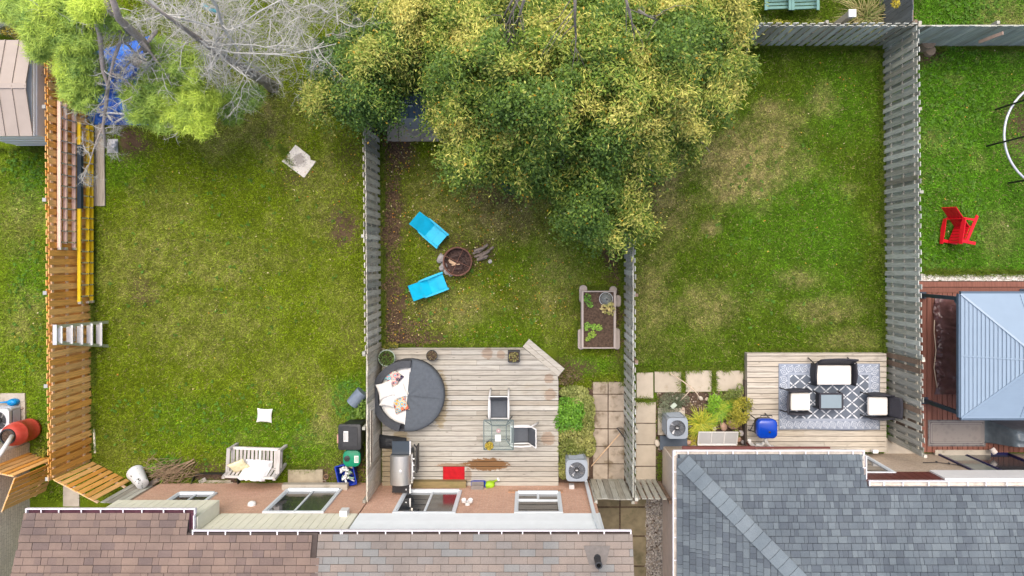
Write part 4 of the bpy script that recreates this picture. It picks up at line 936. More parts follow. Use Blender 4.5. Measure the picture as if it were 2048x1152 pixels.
# old white wooden garden bench, seen from above and in front of the wall
m_benchwood = M_wood('peeling_white_wood', [(0.42, 0.40, 0.385), (0.52, 0.50, 0.485), (0.47, 0.445, 0.43)], 'y', knots=False, moss=((0.24, 0.21, 0.19), 5.0, .56, .7))
m_benchx = M_wood('peeling_white_rail', [(0.54, 0.51, 0.49), (0.62, 0.6, 0.58)], 'x', knots=False, moss=((0.25, 0.22, 0.2), 5.0, .56, .7))
bn = thing('garden_bench', 'peeling white wooden garden bench against the salmon brick wall', 'bench', Vector((-8.05, -5.83, 0)), rad(178))
W = 1.50
for i in range(12):
    x = -W / 2 + .11 + i * (W - .22) / 11
    g = MB().beam((x, .27, .40), (x, .40, .86), .075, .02, up=(0, 1, 0)); g.build('back_slat', m_benchwood, bn, local=True)
for i in range(13):
    x = -W / 2 + .08 + i * (W - .16) / 12
    MB().box((x, .0, .415), (.075, .52, .022)).build('seat_slat', m_benchwood, bn, local=True)
MB().beam((-W / 2 + .04, .41, .885), (W / 2 - .04, .41, .885), .06, .08).build('top_rail', m_benchx, bn, local=True)
MB().beam((-W / 2 + .04, .285, .455), (W / 2 - .04, .285, .455), .04, .07).build('lower_rail', m_benchx, bn, local=True)
MB().beam((-W / 2 + .02, -.28, .40), (W / 2 - .02, -.28, .40), .07, .09).build('front_rail', m_benchx, bn, local=True)
for s in (-1, 1):
    x = s * (W / 2 - .02)
    MB().beam((x, .26, 0), (x, .43, .95), .07, .08, up=(1, 0, 0)).build('leg', m_benchwood, bn, local=True); MB().beam((x, -.29, 0), (x, -.29, .62), .07, .08, up=(1, 0, 0)).build('leg', m_benchwood, bn, local=True)
    MB().beam((x, -.33, .635), (x, .37, .66), .1, .035).build('armrest', m_benchwood, bn, local=True); MB().beam((x, -.28, .37), (x, .28, .37), .04, .08).build('side_rail', m_benchwood, bn, local=True)
def sh(u, v):
    n = float(fbm(np.array(u * 5.), np.array(v * 5.), 8)); e = min(1, 9 * min(u, 1 - u, v, 1 - v)); fold = .09 * abs(math.sin(u * 13 + 5 * n)) ** 3
    k = min(1, max(0, (v - .35) / .5)); return Vector((-8.36 + u * .78 - .05 * v + .05 * n, -5.86 - v * .48 - .05 * u + .04 * n, .455 + .50 * k - .10 * max(0, v - .85) / .15 + e * (.05 + .04 * n + fold)))
drape(sh, 34, 20, m_sheet, 'folded_cloth', 'folded white cloth spread on the seat of the garden bench', 'cloth', P(505, 942, .46))
pillow('cushion', 'pale yellow cushion tilted on the left end of the garden bench', m_cream, (477, 932), .50, .42, .15, rad(22), .70, tilt=(rad(38), 0))

# bins by the fence
def rect_bin(name, label, cat, cpx, z, w, d, h, mat, rz=0, taper=.86, lid=None, rim=True):
    r = thing(name, label, cat, P(cpx[0], cpx[1], 0) + Vector((0, 0, z)), rz)
    b = MB(); b.rbox((0, 0, h / 2), (w, d, h), .05); c = b.v
    b.v = [(p[0] * (taper + (1 - taper) * p[2] / h), p[1] * (taper + (1 - taper) * p[2] / h), p[2]) for p in b.v]; b.build('body', mat, r, local=True, smooth=True, angle=30)
    return r
bk = rect_bin('wheeled_bin', 'large black lidded bin standing against the privacy fence', 'bin', (716, 858), 0, .60, .68, .92, m_dark)
MB().rbox((0, 0, .95), (.66, .74, .07), .07, top=.02).build('lid', m_dark, bk, local=True, smooth=True, angle=30)
MB().rbox((.02, .02, .992), (.42, .56, .02), .04).build('lid_panel', m_dark, bk, local=True)
g = MB(); g.box((-.10, .03, 1.006), (.13, .30, .006)); g.build('sticker', m_white, bk, local=True)
g = MB(); [g.box((-.10 + dx, .03, 1.0105), (.012, .24, .003)) for dx in (-.035, 0, .035)]; g.build('sticker_print', m_dark, bk, local=True)
MB().box((-.32, -.05, .90), (.09, .24, .14)).build('handle', M('pink_handle', (.45, .25, .2)), bk, local=True)
gb = rect_bin('kitchen_bin', 'green lidded food waste bin between the black bin and the blue box', 'bin', (718, 902), 0, .40, .42, .72, m_dark, taper=.8)
m_green = M('green_plastic', (0.0, 0.21, 0.11), .45, .08, 6)
b = MB(); b.rbox((-.02, 0, .76), (.50, .48, .08), .15, n=6, top=.03); b.build('lid', m_green, gb, local=True, smooth=True, angle=35)
MB().lathe([(.085, 0), (.085, .02), (.05, .035)], (-.15, 0, .80), 16).build('latch', m_dark, gb, local=True); MB().box((-.15, 0, .842), (.11, .025, .02), rz=.6).build('latch_bar', m_black, gb, local=True)
g = MB(); g.box((.12, -.02, .803), (.12, .20, .005)); g.build('sticker', m_white, gb, local=True); g = MB(); [g.box((.12 + dx, -.02, .807), (.014, .15, .003)) for dx in (-.03, .005, .035)]; g.build('sticker_print', m_green, gb, local=True)
def open_box(name, label, cat, cpx, w, d, h, mat, rz=0, t=.02, z=0, taper=.85, rimw=.03):
    r = thing(name, label, cat, P(*cpx) + Vector((0, 0, z)), rz); b = MB()
    def rg(k, zz, inset=0): f = taper + (1 - taper) * zz / h; return [Vector((a * (w / 2 * f - inset), c * (d / 2 * f - inset), zz)) for a, c in ((-1, -1), (1, -1), (1, 1), (-1, 1))]
    o0, o1, i1, i0 = rg(0, 0), rg(0, h), rg(0, h, t), rg(0, .02, t)
    vs = o0 + o1 + i1 + i0; fs = []
    for k in range(3): fs += [(k * 4 + i, k * 4 + (i + 1) % 4, k * 4 + 4 + (i + 1) % 4, k * 4 + 4 + i) for i in range(4)]
    fs += [(3, 2, 1, 0), (12, 13, 14, 15)]; b.add(vs, fs); b.build('tub', mat, r, local=True)
    b = MB(); q = rg(0, h)
    for i in range(4): b.beam(q[i] + Vector((0, 0, .0)), q[(i + 1) % 4], rimw, .028)
    b.build('rim', mat, r, local=True); return r
rb = open_box('recycling_box', 'blue recycling box full of cans and bottles', 'recycling box', (699, 942), .52, .62, .42, m_navy, rz=rad(12))
vs = []
cols_ = [M('can_%s' % n_, c_, .35, .15, 20) for n_, c_ in (('silver', (.55, .56, .58)), ('clear', (.62, .66, .64)), ('green', (.2, .3, .22)), ('white', (.75, .75, .73)), ('tan', (.45, .4, .25)))]
for i in range(26):
    a = Vector((R.uniform(-.17, .17), R.uniform(-.22, .22), R.uniform(.26, .4))); e = Euler((R.uniform(0, 3), R.uniform(0, 3), R.uniform(0, 3))).to_matrix()
    o = MB().lathe([(.028, -.07), (.034, -.06), (.034, .05), (.02, .075), (.016, .1)], (0, 0, 0), 9, rot=e).build('container', R.choice(cols_), rb, local=True, smooth=True, angle=40); o.location = a
cn = MB().tube([P(704, 808, .17), P(725, 783, .17)], [.19, .19], 18); cyl = cn.build('plastic_drum', M('grey_blue_plastic', (0.15, 0.19, 0.25), .5, .12, 8), at=P(716, 796)); tag(cyl, 'grey plastic tub lying on its side in the weeds by the fence', 'tub')
def pot(name, label, cpx, z, r, h, mat, soil=True, cat='plant pot', group=None, n=24):
    t = thing(name, label, cat, P(cpx[0], cpx[1], z), group=group)
    MB().lathe([(r * .72, 0), (r * .95, h * .9), (r, h * .9), (r, h), (r * .88, h), (r * .85, h * .82)], (0, 0, 0), n, cap=True).build('pot', mat, t, local=True, smooth=True, angle=40)
    if soil: MB().lathe([(r * .86, 0), (r * .5, .015), (0.001, .02)], (0, 0, h * .84), n, cap=False).build('soil', m_soil, t, local=True)
    return t
m_terra = M('terracotta', (0.40, 0.25, 0.15), .85, .2, 12)
pot('plant_pot', 'small empty tan pot beside the left door step', (654, 951), 0, .075, .12, m_terra); pot('plant_pot', 'tiny pale pot next to the tan pot by the left door step', (650, 962), 0, .06, .10, m_concrete)
# paint bucket lying against the cedar gate
r = thing('bucket', 'white bucket with black paint spills tipped beside the brush pile', 'bucket', P(277, 941))
dv = (P(292, 965, .5) - P(277, 941, .12)).normalized(); rm = dv.to_track_quat('Z', 'Y').to_matrix()
nt = NT('spilt_bucket'); cc = nt.mix(nt.step(nt.noise(nt.vmul(nt.pos(), (1, 1, .6)), 7.0, 4, .7), .60, .63), (0.60, 0.62, 0.63), (0.03, 0.035, 0.03)); m_bucket = nt.fin(cc, .5)
MB().lathe([(.222, .03), (.245, .0), (.245, .04), (.232, .04), (.165, .62), (.13, .64)], (0, 0, .17), 26, rot=rm, cap=True).build('body', m_bucket, r, local=True, smooth=True, angle=40)
MB().tube([rm @ Vector((.25 * math.cos(a), .25 * math.sin(a), .22 - .12 * math.sin(a * 1.0) ** 2)) for a in [i * math.pi / 10 for i in range(11)]], .008, 5).build('handle', m_alu, r, local=True)
# brush pile
vs = MB()
for i in range(150):
    px, py = R.gauss(342, 22), R.gauss(940, 9); a = rad(R.gauss(24, 24)); L = R.uniform(.25, .8); z = R.uniform(.03, .22); p = P(px, py, 0)
    pts = [p + Vector((math.cos(a) * L * (t_ - .5), math.sin(a) * L * (t_ - .5), z + R.uniform(-.03, .03) + .06 * t_)) for t_ in (0, .35, .7, 1)]; vs.tube(pts, [.009, .008, .006, .003], 4, caps=False)
for (a, b) in (((350, 948), (388, 918)), ((366, 940), (390, 924)), ((330, 944), (384, 922))): vs.tube([P(*a, .12), P((a[0] + b[0]) / 2, (a[1] + b[1]) / 2 - 2, .2), P(*b, .16)], [.015, .02, .022], 6)
b = vs.build('brush_pile', M('dry_brush', (0.26, 0.19, 0.12), .95, .35, 12), at=P(342, 940)); tag(b, 'pile of dry brown twigs and cut branches beside the white bucket', 'brush pile', kind='stuff')
o = MB().tube([P(296, 972, .10), P(318, 958, .12)], [.09, .08], 12).build('log', m_bark, at=P(307, 965)); tag(o, 'short cut log lying by the base of the white bucket', 'log')
# window well
r = thing('window_well', 'dark metal window well against the salmon wall left of the bench', 'window well', P(425, 957))
g = MB(); wp = [P(386, 966), P(392, 950), P(402, 945), P(470, 945), P(478, 952), P(480, 966)]
for i in range(5): g.beam(wp[i] + Vector((0, 0, .06)), wp[i + 1] + Vector((0, 0, .06)), .02, .2)
g.build('rim', m_black, r); MB().span(X(390), X(476), Y(966), Y(948), .005, .02).build('floor', m_soil, r)
for k, (y_, w_) in enumerate(((962, 50), (965.5, 54))): MB().beam(P(412, y_, .05), P(412 + w_, y_, .05), .04, .03).build('board', m_concrete, r)
MB().beam(P(399, 965, .05), P(412, 958, .06), .12, .03).build('bracket', m_alu, r)

# ---------------------------------------------------------------- far left strip
def ac_unit(label, cpx, w, h, top, side, rz=0, blade=m_alu, z0=.08):
    r = thing('air_conditioner', label, 'air conditioner', P(*cpx), rz, 'outdoor air conditioner units')
    MB().box((0, 0, z0 / 2), (w + .2, w + .2, z0)).build('base_pad', m_concrete, r, local=True)
    MB().rbox((0, 0, z0 + (h - .1) / 2), (w * .96, w * .96, h - .1), .09, n=4).build('coil_body', side, r, local=True, smooth=True, angle=30)
    n = 14
    for i in range(n):
        z = z0 + .05 + i * (h - .2) / n
        g = MB()
        for sx_, sy_, ln, ax in ((1, 0, w - .18, 1), (-1, 0, w - .18, 1), (0, 1, w - .18, 0), (0, -1, w - .18, 0)): g.box((sx_ * w * .485, sy_ * w * .485, z), ((ln, .018, .012) if ax == 0 else (.018, ln, .012)))
        g.build('louvre', top, r, local=True)
    for sx_ in (-1, 1):
        for sy_ in (-1, 1): MB().lathe([(.05, z0), (.05, z0 + h - .1)], (sx_ * (w * .49 - .05), sy_ * (w * .49 - .05), 0), 10).build('corner_post', top, r, local=True, smooth=True, angle=40)
    # top panel with a round opening
    g = MB(); N = 48; ro = w * .385; half = w / 2; cr = .11; zt = z0 + h; vs = []
    for k in range(N):
        a = 2 * math.pi * k / N; ca, sa = math.cos(a), math.sin(a); m_ = max(abs(ca), abs(sa)); ex, ey = ca / m_ * half, sa / m_ * half
        ex2 = max(-half + cr, min(half - cr, ex)); ey2 = max(-half + cr, min(half - cr, ey)); dx, dy = ex - ex2, ey - ey2; L_ = math.hypot(dx, dy)
        if L_ > cr: ex, ey = ex2 + dx / L_ * cr, ey2 + dy / L_ * cr
        vs += [(ca * ro, sa * ro, zt - .10), (ca * ro, sa * ro, zt), (ex, ey, zt), (ex, ey, zt - .10)]
    fs = []
    for k in range(N):
        j = (k + 1) % N
        for q in range(3): fs.append((k * 4 + q, j * 4 + q, j * 4 + q + 1, k * 4 + q + 1))
    g.add(vs, fs); g.build('top_panel', top, r, local=True)
    MB().lathe([(ro, 0), (0.001, 0)], (0, 0, zt - .16), 32, cap=False).build('fan_well', m_black, r, local=True)
    for k in range(4):
        a = math.pi / 2 * k + .5
        def bl(u, v, a=a): rr = ro * (.22 + .70 * v); aa = a + (u - .5) * (1.0 + .2 * v) ; return (rr * math.cos(aa), rr * math.sin(aa), zt - .12 + (u - .5) * .07)
        MB().grid(bl, 4, 5).build('fan_blade', blade, r, local=True, smooth=True)
    MB().lathe([(ro * .3, 0), (ro * .3, .05), (ro * .22, .06), (.001, .062)], (0, 0, zt - .09), 20, cap=False).build('motor', m_dark, r, local=True, smooth=True, angle=40)
    MB().box((0, 0, zt - .024), (.07, .035, .004)).build('badge', m_alu, r, local=True)
    for rr in (.35, .5, .65, .8, .94): MB().tube([(ro * rr * math.cos(t_), ro * rr * math.sin(t_), zt - .006) for t_ in [2 * math.pi * i / 36 for i in range(37)]], .0035, 4).build('grille_ring', m_black, r, local=True)
    g = MB()
    for k in range(24): a = math.pi * 2 * k / 24; g.tube([(ro * .3 * math.cos(a), ro * .3 * math.sin(a), zt - .004), (ro * math.cos(a), ro * math.sin(a), zt - .004)], .003, 4)
    g.build('grille_wire', m_black, r, local=True); return r
m_acdark = M('dark_louvre', (0.07, 0.075, 0.085), .5, .1, 10)
ac_unit('grey air conditioner with louvred sides half cut by the left picture edge', (23, 833), .72, .50, M('pale_enamel', (0.50, 0.52, 0.56), .45, .05, 5), m_acdark, blade=m_alu)
ac_unit('grey air conditioner at the wall between the hedge and the stepping path', (1150, 924), .62, .78, m_grayblue, m_acside)
ac_unit('blue grey air conditioner beside the grassy plants near the stucco house', (1342, 842), .60, .84, m_grayblue, m_acside)
rbx = thing('rain_barrel', 'red orange rain barrel under the white downpipe by the orange fence', 'barrel', P(66, 856))
m_barrel = M('red_barrel_plastic', (0.46, 0.040, 0.028), .4, .12, 4, c2=(0.54, 0.095, 0.07))
MB().lathe([(.24, 0), (.30, .04), (.315, .12), (.325, .135), (.325, .165), (.315, .18), (.34, .4), (.335, .62), (.345, .635), (.345, .665), (.335, .68), (.31, .86), (.25, .96), (.215, .99), (.215, .95)], (0, 0, .02), 32).build('body', m_barrel, rbx, local=True, smooth=True, angle=50)
MB().lathe([(.225, .97), (.225, 1.03), (.19, 1.03), (.185, .985)], (0, 0, .02), 28, cap=False).build('collar', m_dark, rbx, local=True, smooth=True, angle=40)
MB().lathe([(.19, 0), (.001, .01)], (0, 0, 1.0), 20, cap=False).build('screen', m_soil, rbx, local=True)
def wcan(label, pts, mat, rose, s=1.0, z=.0):
    r = thing('watering_can', label, 'watering can', P(*pts[0], z)); c = P(*pts[0], z); t = P(*pts[1], z); d = (t - c); d.z = 0; L = d.length; d.normalize()
    MB().lathe([(.12 * s, 0), (.13 * s, .04), (.125 * s, .16 * s), (.09 * s, .21 * s), (.05 * s, .22 * s)], c, 18, sx=1.15 if abs(d.x) > .7 else .85, sy=.8 if abs(d.x) > .7 else 1.1).build('body', mat, r, smooth=True, angle=50)
    MB().tube([c + d * .08 * s + Vector((0, 0, .06)), c + d * (L * .6) + Vector((0, 0, .15)), t + Vector((0, 0, .25))], [.05 * s, .026 * s, .017 * s], 8).build('spout', mat, r, smooth=True)
    MB().lathe([(.018, 0), (.05, .03), (.05, .04), (.001, .05)], t + Vector((0, 0, .25)), 14, rot=(d + Vector((0, 0, .6))).normalized().to_track_quat('Z', 'Y').to_matrix()).build('rose', rose, r, smooth=True, angle=40)
    pts_ = [c - d * .05 * s + Vector((0, 0, .2 * s)), c - d * .02 * s + Vector((0, 0, .29 * s)), c - d * .16 * s + Vector((0, 0, .22 * s)), c - d * .15 * s + Vector((0, 0, .07))]
    MB().tube(pts_, .014, 6).build('handle', mat, r, smooth=True)
wcan('blue watering can on the concrete pad at the left edge', [(31, 803), (8, 802)], M('blue_can', (0.0, 0.22, 0.55), .4, .08, 6), m_white, z=.06)
for i, (px, py) in enumerate(((40, 813), (45, 816))): tag(MB().lathe([(.04, 0), (.05, .03), (.02, .06)], P(px, py, .06), 8).build('stone', m_stone, at=P(px, py)), ['small tan stone on the concrete pad below the blue can', 'tan stone at the lower corner of the concrete pad'][i], 'stone')

# tan metal shed
sh_ = thing('garden_shed', 'tan metal garden shed at the top left behind the orange fence', 'shed', (X(110), Y(190), 0))
m_tanroof = M('tan_metal', (0.36, 0.305, 0.265), .55, .07, 3, dirt=((0.18, 0.125, 0.10), 1.1, .68)); m_shedwall = M('pale_shed_wall', (0.78, 0.80, 0.82), .5, .05, 5)
x0, x1 = X(-70, 2), X(66, 2.02); y0, y1, ym = Y(272, 2.0), Y(80, 2.0), Y(172, 2.25); ze, zr = 2.0, 2.28
MB().span(x0, x1 - .06, y0 + .06, y1 - .06, 0, ze - .02).build('wall', m_shedwall, sh_)
z_ = .1
while z_ < ze - .05:
    g = MB(); g.span(x0, x1 - .05, y0 + .048, y0 + .06, z_, z_ + .02); g.span(x1 - .06, x1 - .045, y0 + .06, y1 - .06, z_, z_ + .02); g.build('wall_rib', m_shedwall, sh_); z_ += .42
for (ya, yb) in ((y0, ym), (y1, ym)):
    xa = x0
    while xa < x1 - .05:
        xb_ = min(xa + .37, x1); g = MB()
        q = [(xa + .004, ya, ze), (xb_ - .004, ya, ze), (xb_ - .004, yb, zr), (xa + .004, yb, zr)]
        if ya > yb: q = q[::-1]
        g.hexa([(a, b, c - .02) for a, b, c in q], q); g.beam((xb_ - .01, ya, ze + .015), (xb_ - .01, yb, zr + .015), .022, .03); g.build('roof_panel', m_tanroof, sh_); xa = xb_
g = MB(); g.span(x0, x1 + .01, ym - .07, ym + .07, zr - .005, zr + .02); g.build('ridge_cap', m_tanroof, sh_); g = MB(); g.prism([(x1, y0), (x1 + .012, y0), (x1 + .012, y1), (x1, y1)], ze - .03, ze); g.build('fascia', m_shedwall, sh_)
# ---------------------------------------------------------------- middle yard
def adirondack(name, label, loc, rz, mat, slats=False, rot=None, group=None):
    """low garden armchair, front towards +x"""
    r = thing(name, label, 'chair', loc, rz, group, rot); W = .50 if slats else .48; ao = .07 if slats else .012
    seat = [(.42, .36), (.2, .33), (-.12, .22)]; back = [(-.10, .22), (-.34, .50), (-.60, .80)]
    if not slats: seat = [(.43, .33), (.2, .30), (-.08, .24)]; back = [(-.07, .24), (-.33, .44), (-.60, .66)]
    def strip(pts, y0, y1, th=.022):
        b = MB(); n = len(pts)
        for i in range(n - 1):
            (xa, za), (xb, zb) = pts[i], pts[i + 1]; L = math.hypot(xb - xa, zb - za); nx, nz = -(zb - za) / L * th, (xb - xa) / L * th
            if nz < 0: nx, nz = -nx, -nz
            q = [(xa, y0, za), (xb, y0, zb), (xb, y1, zb), (xa, y1, za)]; q1 = [(a + nx, c, d + nz) for a, c, d in q]
            b.hexa(q, q1)
        return b
    if slats:
        for i in range(4):
            a = -W / 2 + i * W / 4; strip(back, a + .006, a + W / 4 - .006).build('back_slat', mat, r, local=True)
        L = [(.42 - .09 * i, .36 - .01 * i - .003 * i * i) for i in range(7)]
        for i in range(6): strip([L[i], (L[i + 1][0] + .012, L[i + 1][1])], -W / 2, W / 2).build('seat_slat', mat, r, local=True)
    else:
        strip(seat, -W / 2, W / 2).build('seat', mat, r, local=True); strip(back, -W / 2, W / 2).build('backrest', mat, r, local=True)
    for s in (-1, 1):
        y = s * (W / 2 + ao)
        b = MB(); pts = [(-.30, .53), (.0, .56), (.46, .57)] if slats else [(-.26, .44), (.0, .42), (.46, .40)]; w = [.05, .075, .05] if slats else [.018, .030, .026]
        for i in range(2):
            (xa, za), (xb, zb) = pts[i], pts[i + 1]; b.hexa([(xa, y - w[i], za), (xb, y - w[i + 1], zb), (xb, y + w[i + 1], zb), (xa, y + w[i], za)], [(xa, y - w[i], za + .025), (xb, y - w[i + 1], zb + .025), (xb, y + w[i + 1], zb + .025), (xa, y + w[i], za + .025)])
        b.build('armrest', mat, r, local=True)
        MB().beam((.38, y * .93, 0), (.36, y * .93, .565 if slats else .40), .09, .03, up=(0, 1, 0)).build('leg', mat, r, local=True); MB().beam((-.44, y * .85, 0), (.40, y * .85, .33), .03, .10, up=(0, 0, 1)).build('leg', mat, r, local=True)
        MB().beam((-.30, y * .9, .54 if slats else .40), (-.30, y * .85, .08), .06, .028, up=(0, 1, 0)).build('arm_support', mat, r, local=True)
    MB().beam((-.29, -W / 2 - .03, .50 if slats else .36), (-.29, W / 2 + .03, .50 if slats else .36), .03, .06).build('back_rail', mat, r, local=True)
    return r
adirondack('garden_chair', 'turquoise garden chair above and left of the fire pit', P(866, 464), math.atan2(-43, 49.5), m_turq, group='turquoise chairs by the fire pit')
adirondack('garden_chair', 'turquoise garden chair below and left of the fire pit', P(866, 571), math.atan2(23, 60), m_turq, group='turquoise chairs by the fire pit')
# tipped red chair on the far right lawn
ca = rad(72); rz = rad(-102); rm = Matrix.Rotation(rad(-6), 3, 'Z') @ Matrix.Rotation(-ca, 3, 'Y') @ Matrix.Rotation(rad(-90), 3, 'Z')
rc = adirondack('garden_chair', 'red slatted garden chair tipped on its side on the far right lawn', P(1922, 462), 0, m_red, slats=True, rot=rm.to_euler())
zmin = min((rm @ Vector(v.co)).z for c in rc.children for v in c.data.vertices); rc.location.z = -zmin + .01

# fire pit
fp = thing('fire_pit', 'rusty round fire pit ring with cross bars between the turquoise chairs', 'fire pit', P(917, 523)); Rf = .40
MB().lathe([(Rf, 0), (Rf + .02, .30), (Rf + .035, .30), (Rf + .035, .325), (Rf - .005, .325), (Rf - .02, .03)], (0, 0, 0), 40, cap=False).build('ring', m_rust, fp, local=True, smooth=True, angle=40)
MB().lathe([(Rf - .01, .06), (.2, .09), (.001, .10)], (0, 0, 0), 24, cap=False).build('ash_bed', M('charred_ash', (0.05, 0.028, 0.024), 1, .6, 22, c2=(0.12, 0.075, 0.065), bump=1., bscale=20), fp, local=True)
for a in (65, -24): MB().tube([(-Rf * math.cos(rad(a)), -Rf * math.sin(rad(a)), .32), (0, 0, .335), (Rf * math.cos(rad(a)), Rf * math.sin(rad(a)), .32)], .012, 6).build('cross_bar', m_rust, fp, local=True)
m_split = M('split_wood', (0.55, 0.38, 0.24), .85, .2, 12, rand=.15); m_char = M('charred_wood', (0.06, 0.04, 0.036), .95, .4, 14, rand=.3)
for (x, y, a, L, m_) in ((-.15, -.02, -20, .26, m_split), (-.12, -.06, -14, .26, m_split), (-.16, .0, -32, .24, m_split), (-.06, -.09, 8, .24, m_split), (.08, .15, 40, .3, m_char), (.12, -.12, 70, .28, m_char), (-.1, .16, 15, .25, m_char), (.18, .03, -50, .25, m_char), (0, -.22, 5, .28, m_char)):
    o = MB().beam((-L / 2, 0, 0), (L / 2, 0, .03), .03, .025).build('firewood', m_, fp, local=True); o.location = (x, y, .17 + R.uniform(0, .03)); o.rotation_euler = (0, 0, rad(a))
def rock(name, label, px, py, s, mat, z=0, flat=.6, cat='stone', group=None, sq=(1, 1)):
    b = MB(); n, m_ = 9, 6; vs = []; sd = R.uniform(0, 90)
    for j in range(m_ + 1):
        ph = math.pi * j / m_
        for i in range(n):
            th = 2 * math.pi * i / n; k = .78 + .44 * float(fbm(np.array(sd + 1.3 * math.cos(th) * math.sin(ph)), np.array(sd + 1.3 * math.sin(th) * math.sin(ph) + math.cos(ph)), 3))
            vs.append((s * k * math.sin(ph) * math.cos(th) * sq[0], s * k * math.sin(ph) * math.sin(th) * sq[1], s * flat * k * (1 - math.cos(ph)) * .8))
    fs = [(j * n + i, (j + 1) * n + i, (j + 1) * n + (i + 1) % n, j * n + (i + 1) % n) for j in range(m_) for i in range(n)]
    b.add([(v[0], v[1], v[2]) for v in vs], fs); o = b.build(name, mat, smooth=True); o.location = P(px, py, z) - Vector((0, 0, .01)); o.rotation_euler = (0, 0, R.uniform(0, 6)); return tag(o, label, cat, group)
m_greystone = M('grey_stone', (0.34, 0.32, 0.32), .9, .3, 8, bump=.4, bscale=25, rand=.25)
for i, (px, py, s) in enumerate(((884, 517, .13), (879, 521, .09), (888, 532, .12), (884, 536, .09), (894, 543, .10), (902, 548, .08), (882, 511, .07))):
    rock('stone', ['large pale stone touching the left side of the fire pit', 'small outer stone farthest left of the fire pit', 'grey stone at the lower left of the fire pit ring', 'outer stone at the lower left of the fire pit', 'grey stone close under the fire pit ring', 'smallest stone directly below the fire pit', 'small stone at the upper left of the fire pit stones'][i], px, py, s, m_greystone)
for i in range(11):
    a = rad(R.uniform(18, 38)); px, py = 958 + R.uniform(-6, 16) + (i % 4) * 2, 495 + i * 2.3 + R.uniform(-2, 2); L = R.uniform(.26, .38); z = .05 + .05 * (i % 3); p = P(px, py, 0)
    o = MB().tube([p + Vector((-L / 2 * math.cos(a), -L / 2 * math.sin(a), z)), p + Vector((L / 2 * math.cos(a), L / 2 * math.sin(a), z + .02))], [R.uniform(.03, .05), R.uniform(.03, .045)], 6).build('log', M_log if False else m_bark, at=p)
    tag(o, 'split brown log in the small pile right of the fire pit', 'log', 'logs piled beside the fire pit')
rock('stone', 'flat pale stone on the grass below the log pile', 980, 523, .07, m_greystone)

# raised planter
pl = thing('raised_planter', 'taupe raised planter box with rounded feet beside the fence', 'planter', P(1197, 640)); m_taupe = M('taupe_plastic', (0.36, 0.31, 0.285), .6, .08, 6)
x0, x1, y0, y1 = X(1163, .42), X(1232, .42), Y(697, .42), Y(582, .42); hh = .42
for nm, a in (('side_wall', (x0, x0 + .06, y0, y1)), ('side_wall', (x1 - .065, x1, y0, y1)), ('end_wall', (x0 + .06, x1 - .065, y0, y0 + .03)), ('end_wall', (x0 + .06, x1 - .065, y1 - .03, y1))): MB().span(*a, .03, hh).build(nm, m_taupe, pl)
for (a, b, c, d) in ((1158, 570, 1174, 606), (1218, 572, 1233, 590), (1229, 590, 1241, 613), (1155, 657, 1168, 698), (1228, 656, 1239, 698)):
    xa, xb, ya, yb = X(a), X(c), Y(d), Y(b); MB().rbox(((xa + xb) / 2, (ya + yb) / 2, .07), (xb - xa, yb - ya, .14), min(xb - xa, yb - ya) * .45, n=6, top=.02).build('foot', m_taupe, pl)
def soilg(u, v): return Vector((x0 + .055 + u * (x1 - x0 - .11), y0 + .025 + v * (y1 - y0 - .05), hh - .10 + .05 * float(fbm(np.array(u * 6.), np.array(v * 9.), 5))))
MB().grid(soilg, 20, 30).build('soil_bed', m_soil, pl)
m_domed = M_clear('clear_dome', (.80, .82, .88), .22)
dm = thing('plant_dome', 'clear plastic dome cloche in the upper right corner of the raised planter', 'cloche', P(1212, 598, .36))
MB().lathe([(.185, 0), (.18, .06), (.14, .14), (.07, .185), (.03, .19)], (0, 0, 0), 26, cap=False).build('dome', m_domed, dm, local=True, smooth=True); MB().lathe([(.19, 0), (.2, .0), (.2, .012), (.19, .012)], (0, 0, 0), 26, cap=False).build('rim', m_vinyl, dm, local=True); MB().lathe([(.03, .19), (.03, .215), (.001, .22)], (0, 0, 0), 12, cap=False).build('vent_cap', m_dark, dm, local=True)

# plants made of many leaves
def leaf_arrays(cent, nrm_tilt, size, colr, aspect=.6, ang=None):
    """one rhombic leaf per centre"""
    n = len(cent); a = rng.random(n) * 2 * np.pi if ang is None else ang; t = nrm_tilt[0] + (nrm_tilt[1] - nrm_tilt[0]) * rng.random(n); b = rng.random(n) * 2 * np.pi
    nz = np.cos(t); nx = np.sin(t) * np.cos(b); ny = np.sin(t) * np.sin(b); N = np.stack([nx, ny, nz], 1)
    u = np.stack([np.cos(a), np.sin(a), np.zeros(n)], 1); u -= N * (u * N).sum(1)[:, None]; u /= np.linalg.norm(u, axis=1)[:, None] + 1e-9; v = np.cross(N, u)
    L = (size[0] + (size[1] - size[0]) * rng.random(n))[:, None]; w = L * aspect
    q = np.stack([cent - u * L * .5, cent + v * w * .5 - u * L * .05, cent + u * L * .5 - N * L * .12, cent - v * w * .5 - u * L * .05], 1)
    return q.reshape(-1, 3), np.repeat(colr, 4, 0)
def mixcol(a, b, t): return np.array(a)[None] * (1 - t)[:, None] + np.array(b)[None] * t[:, None]
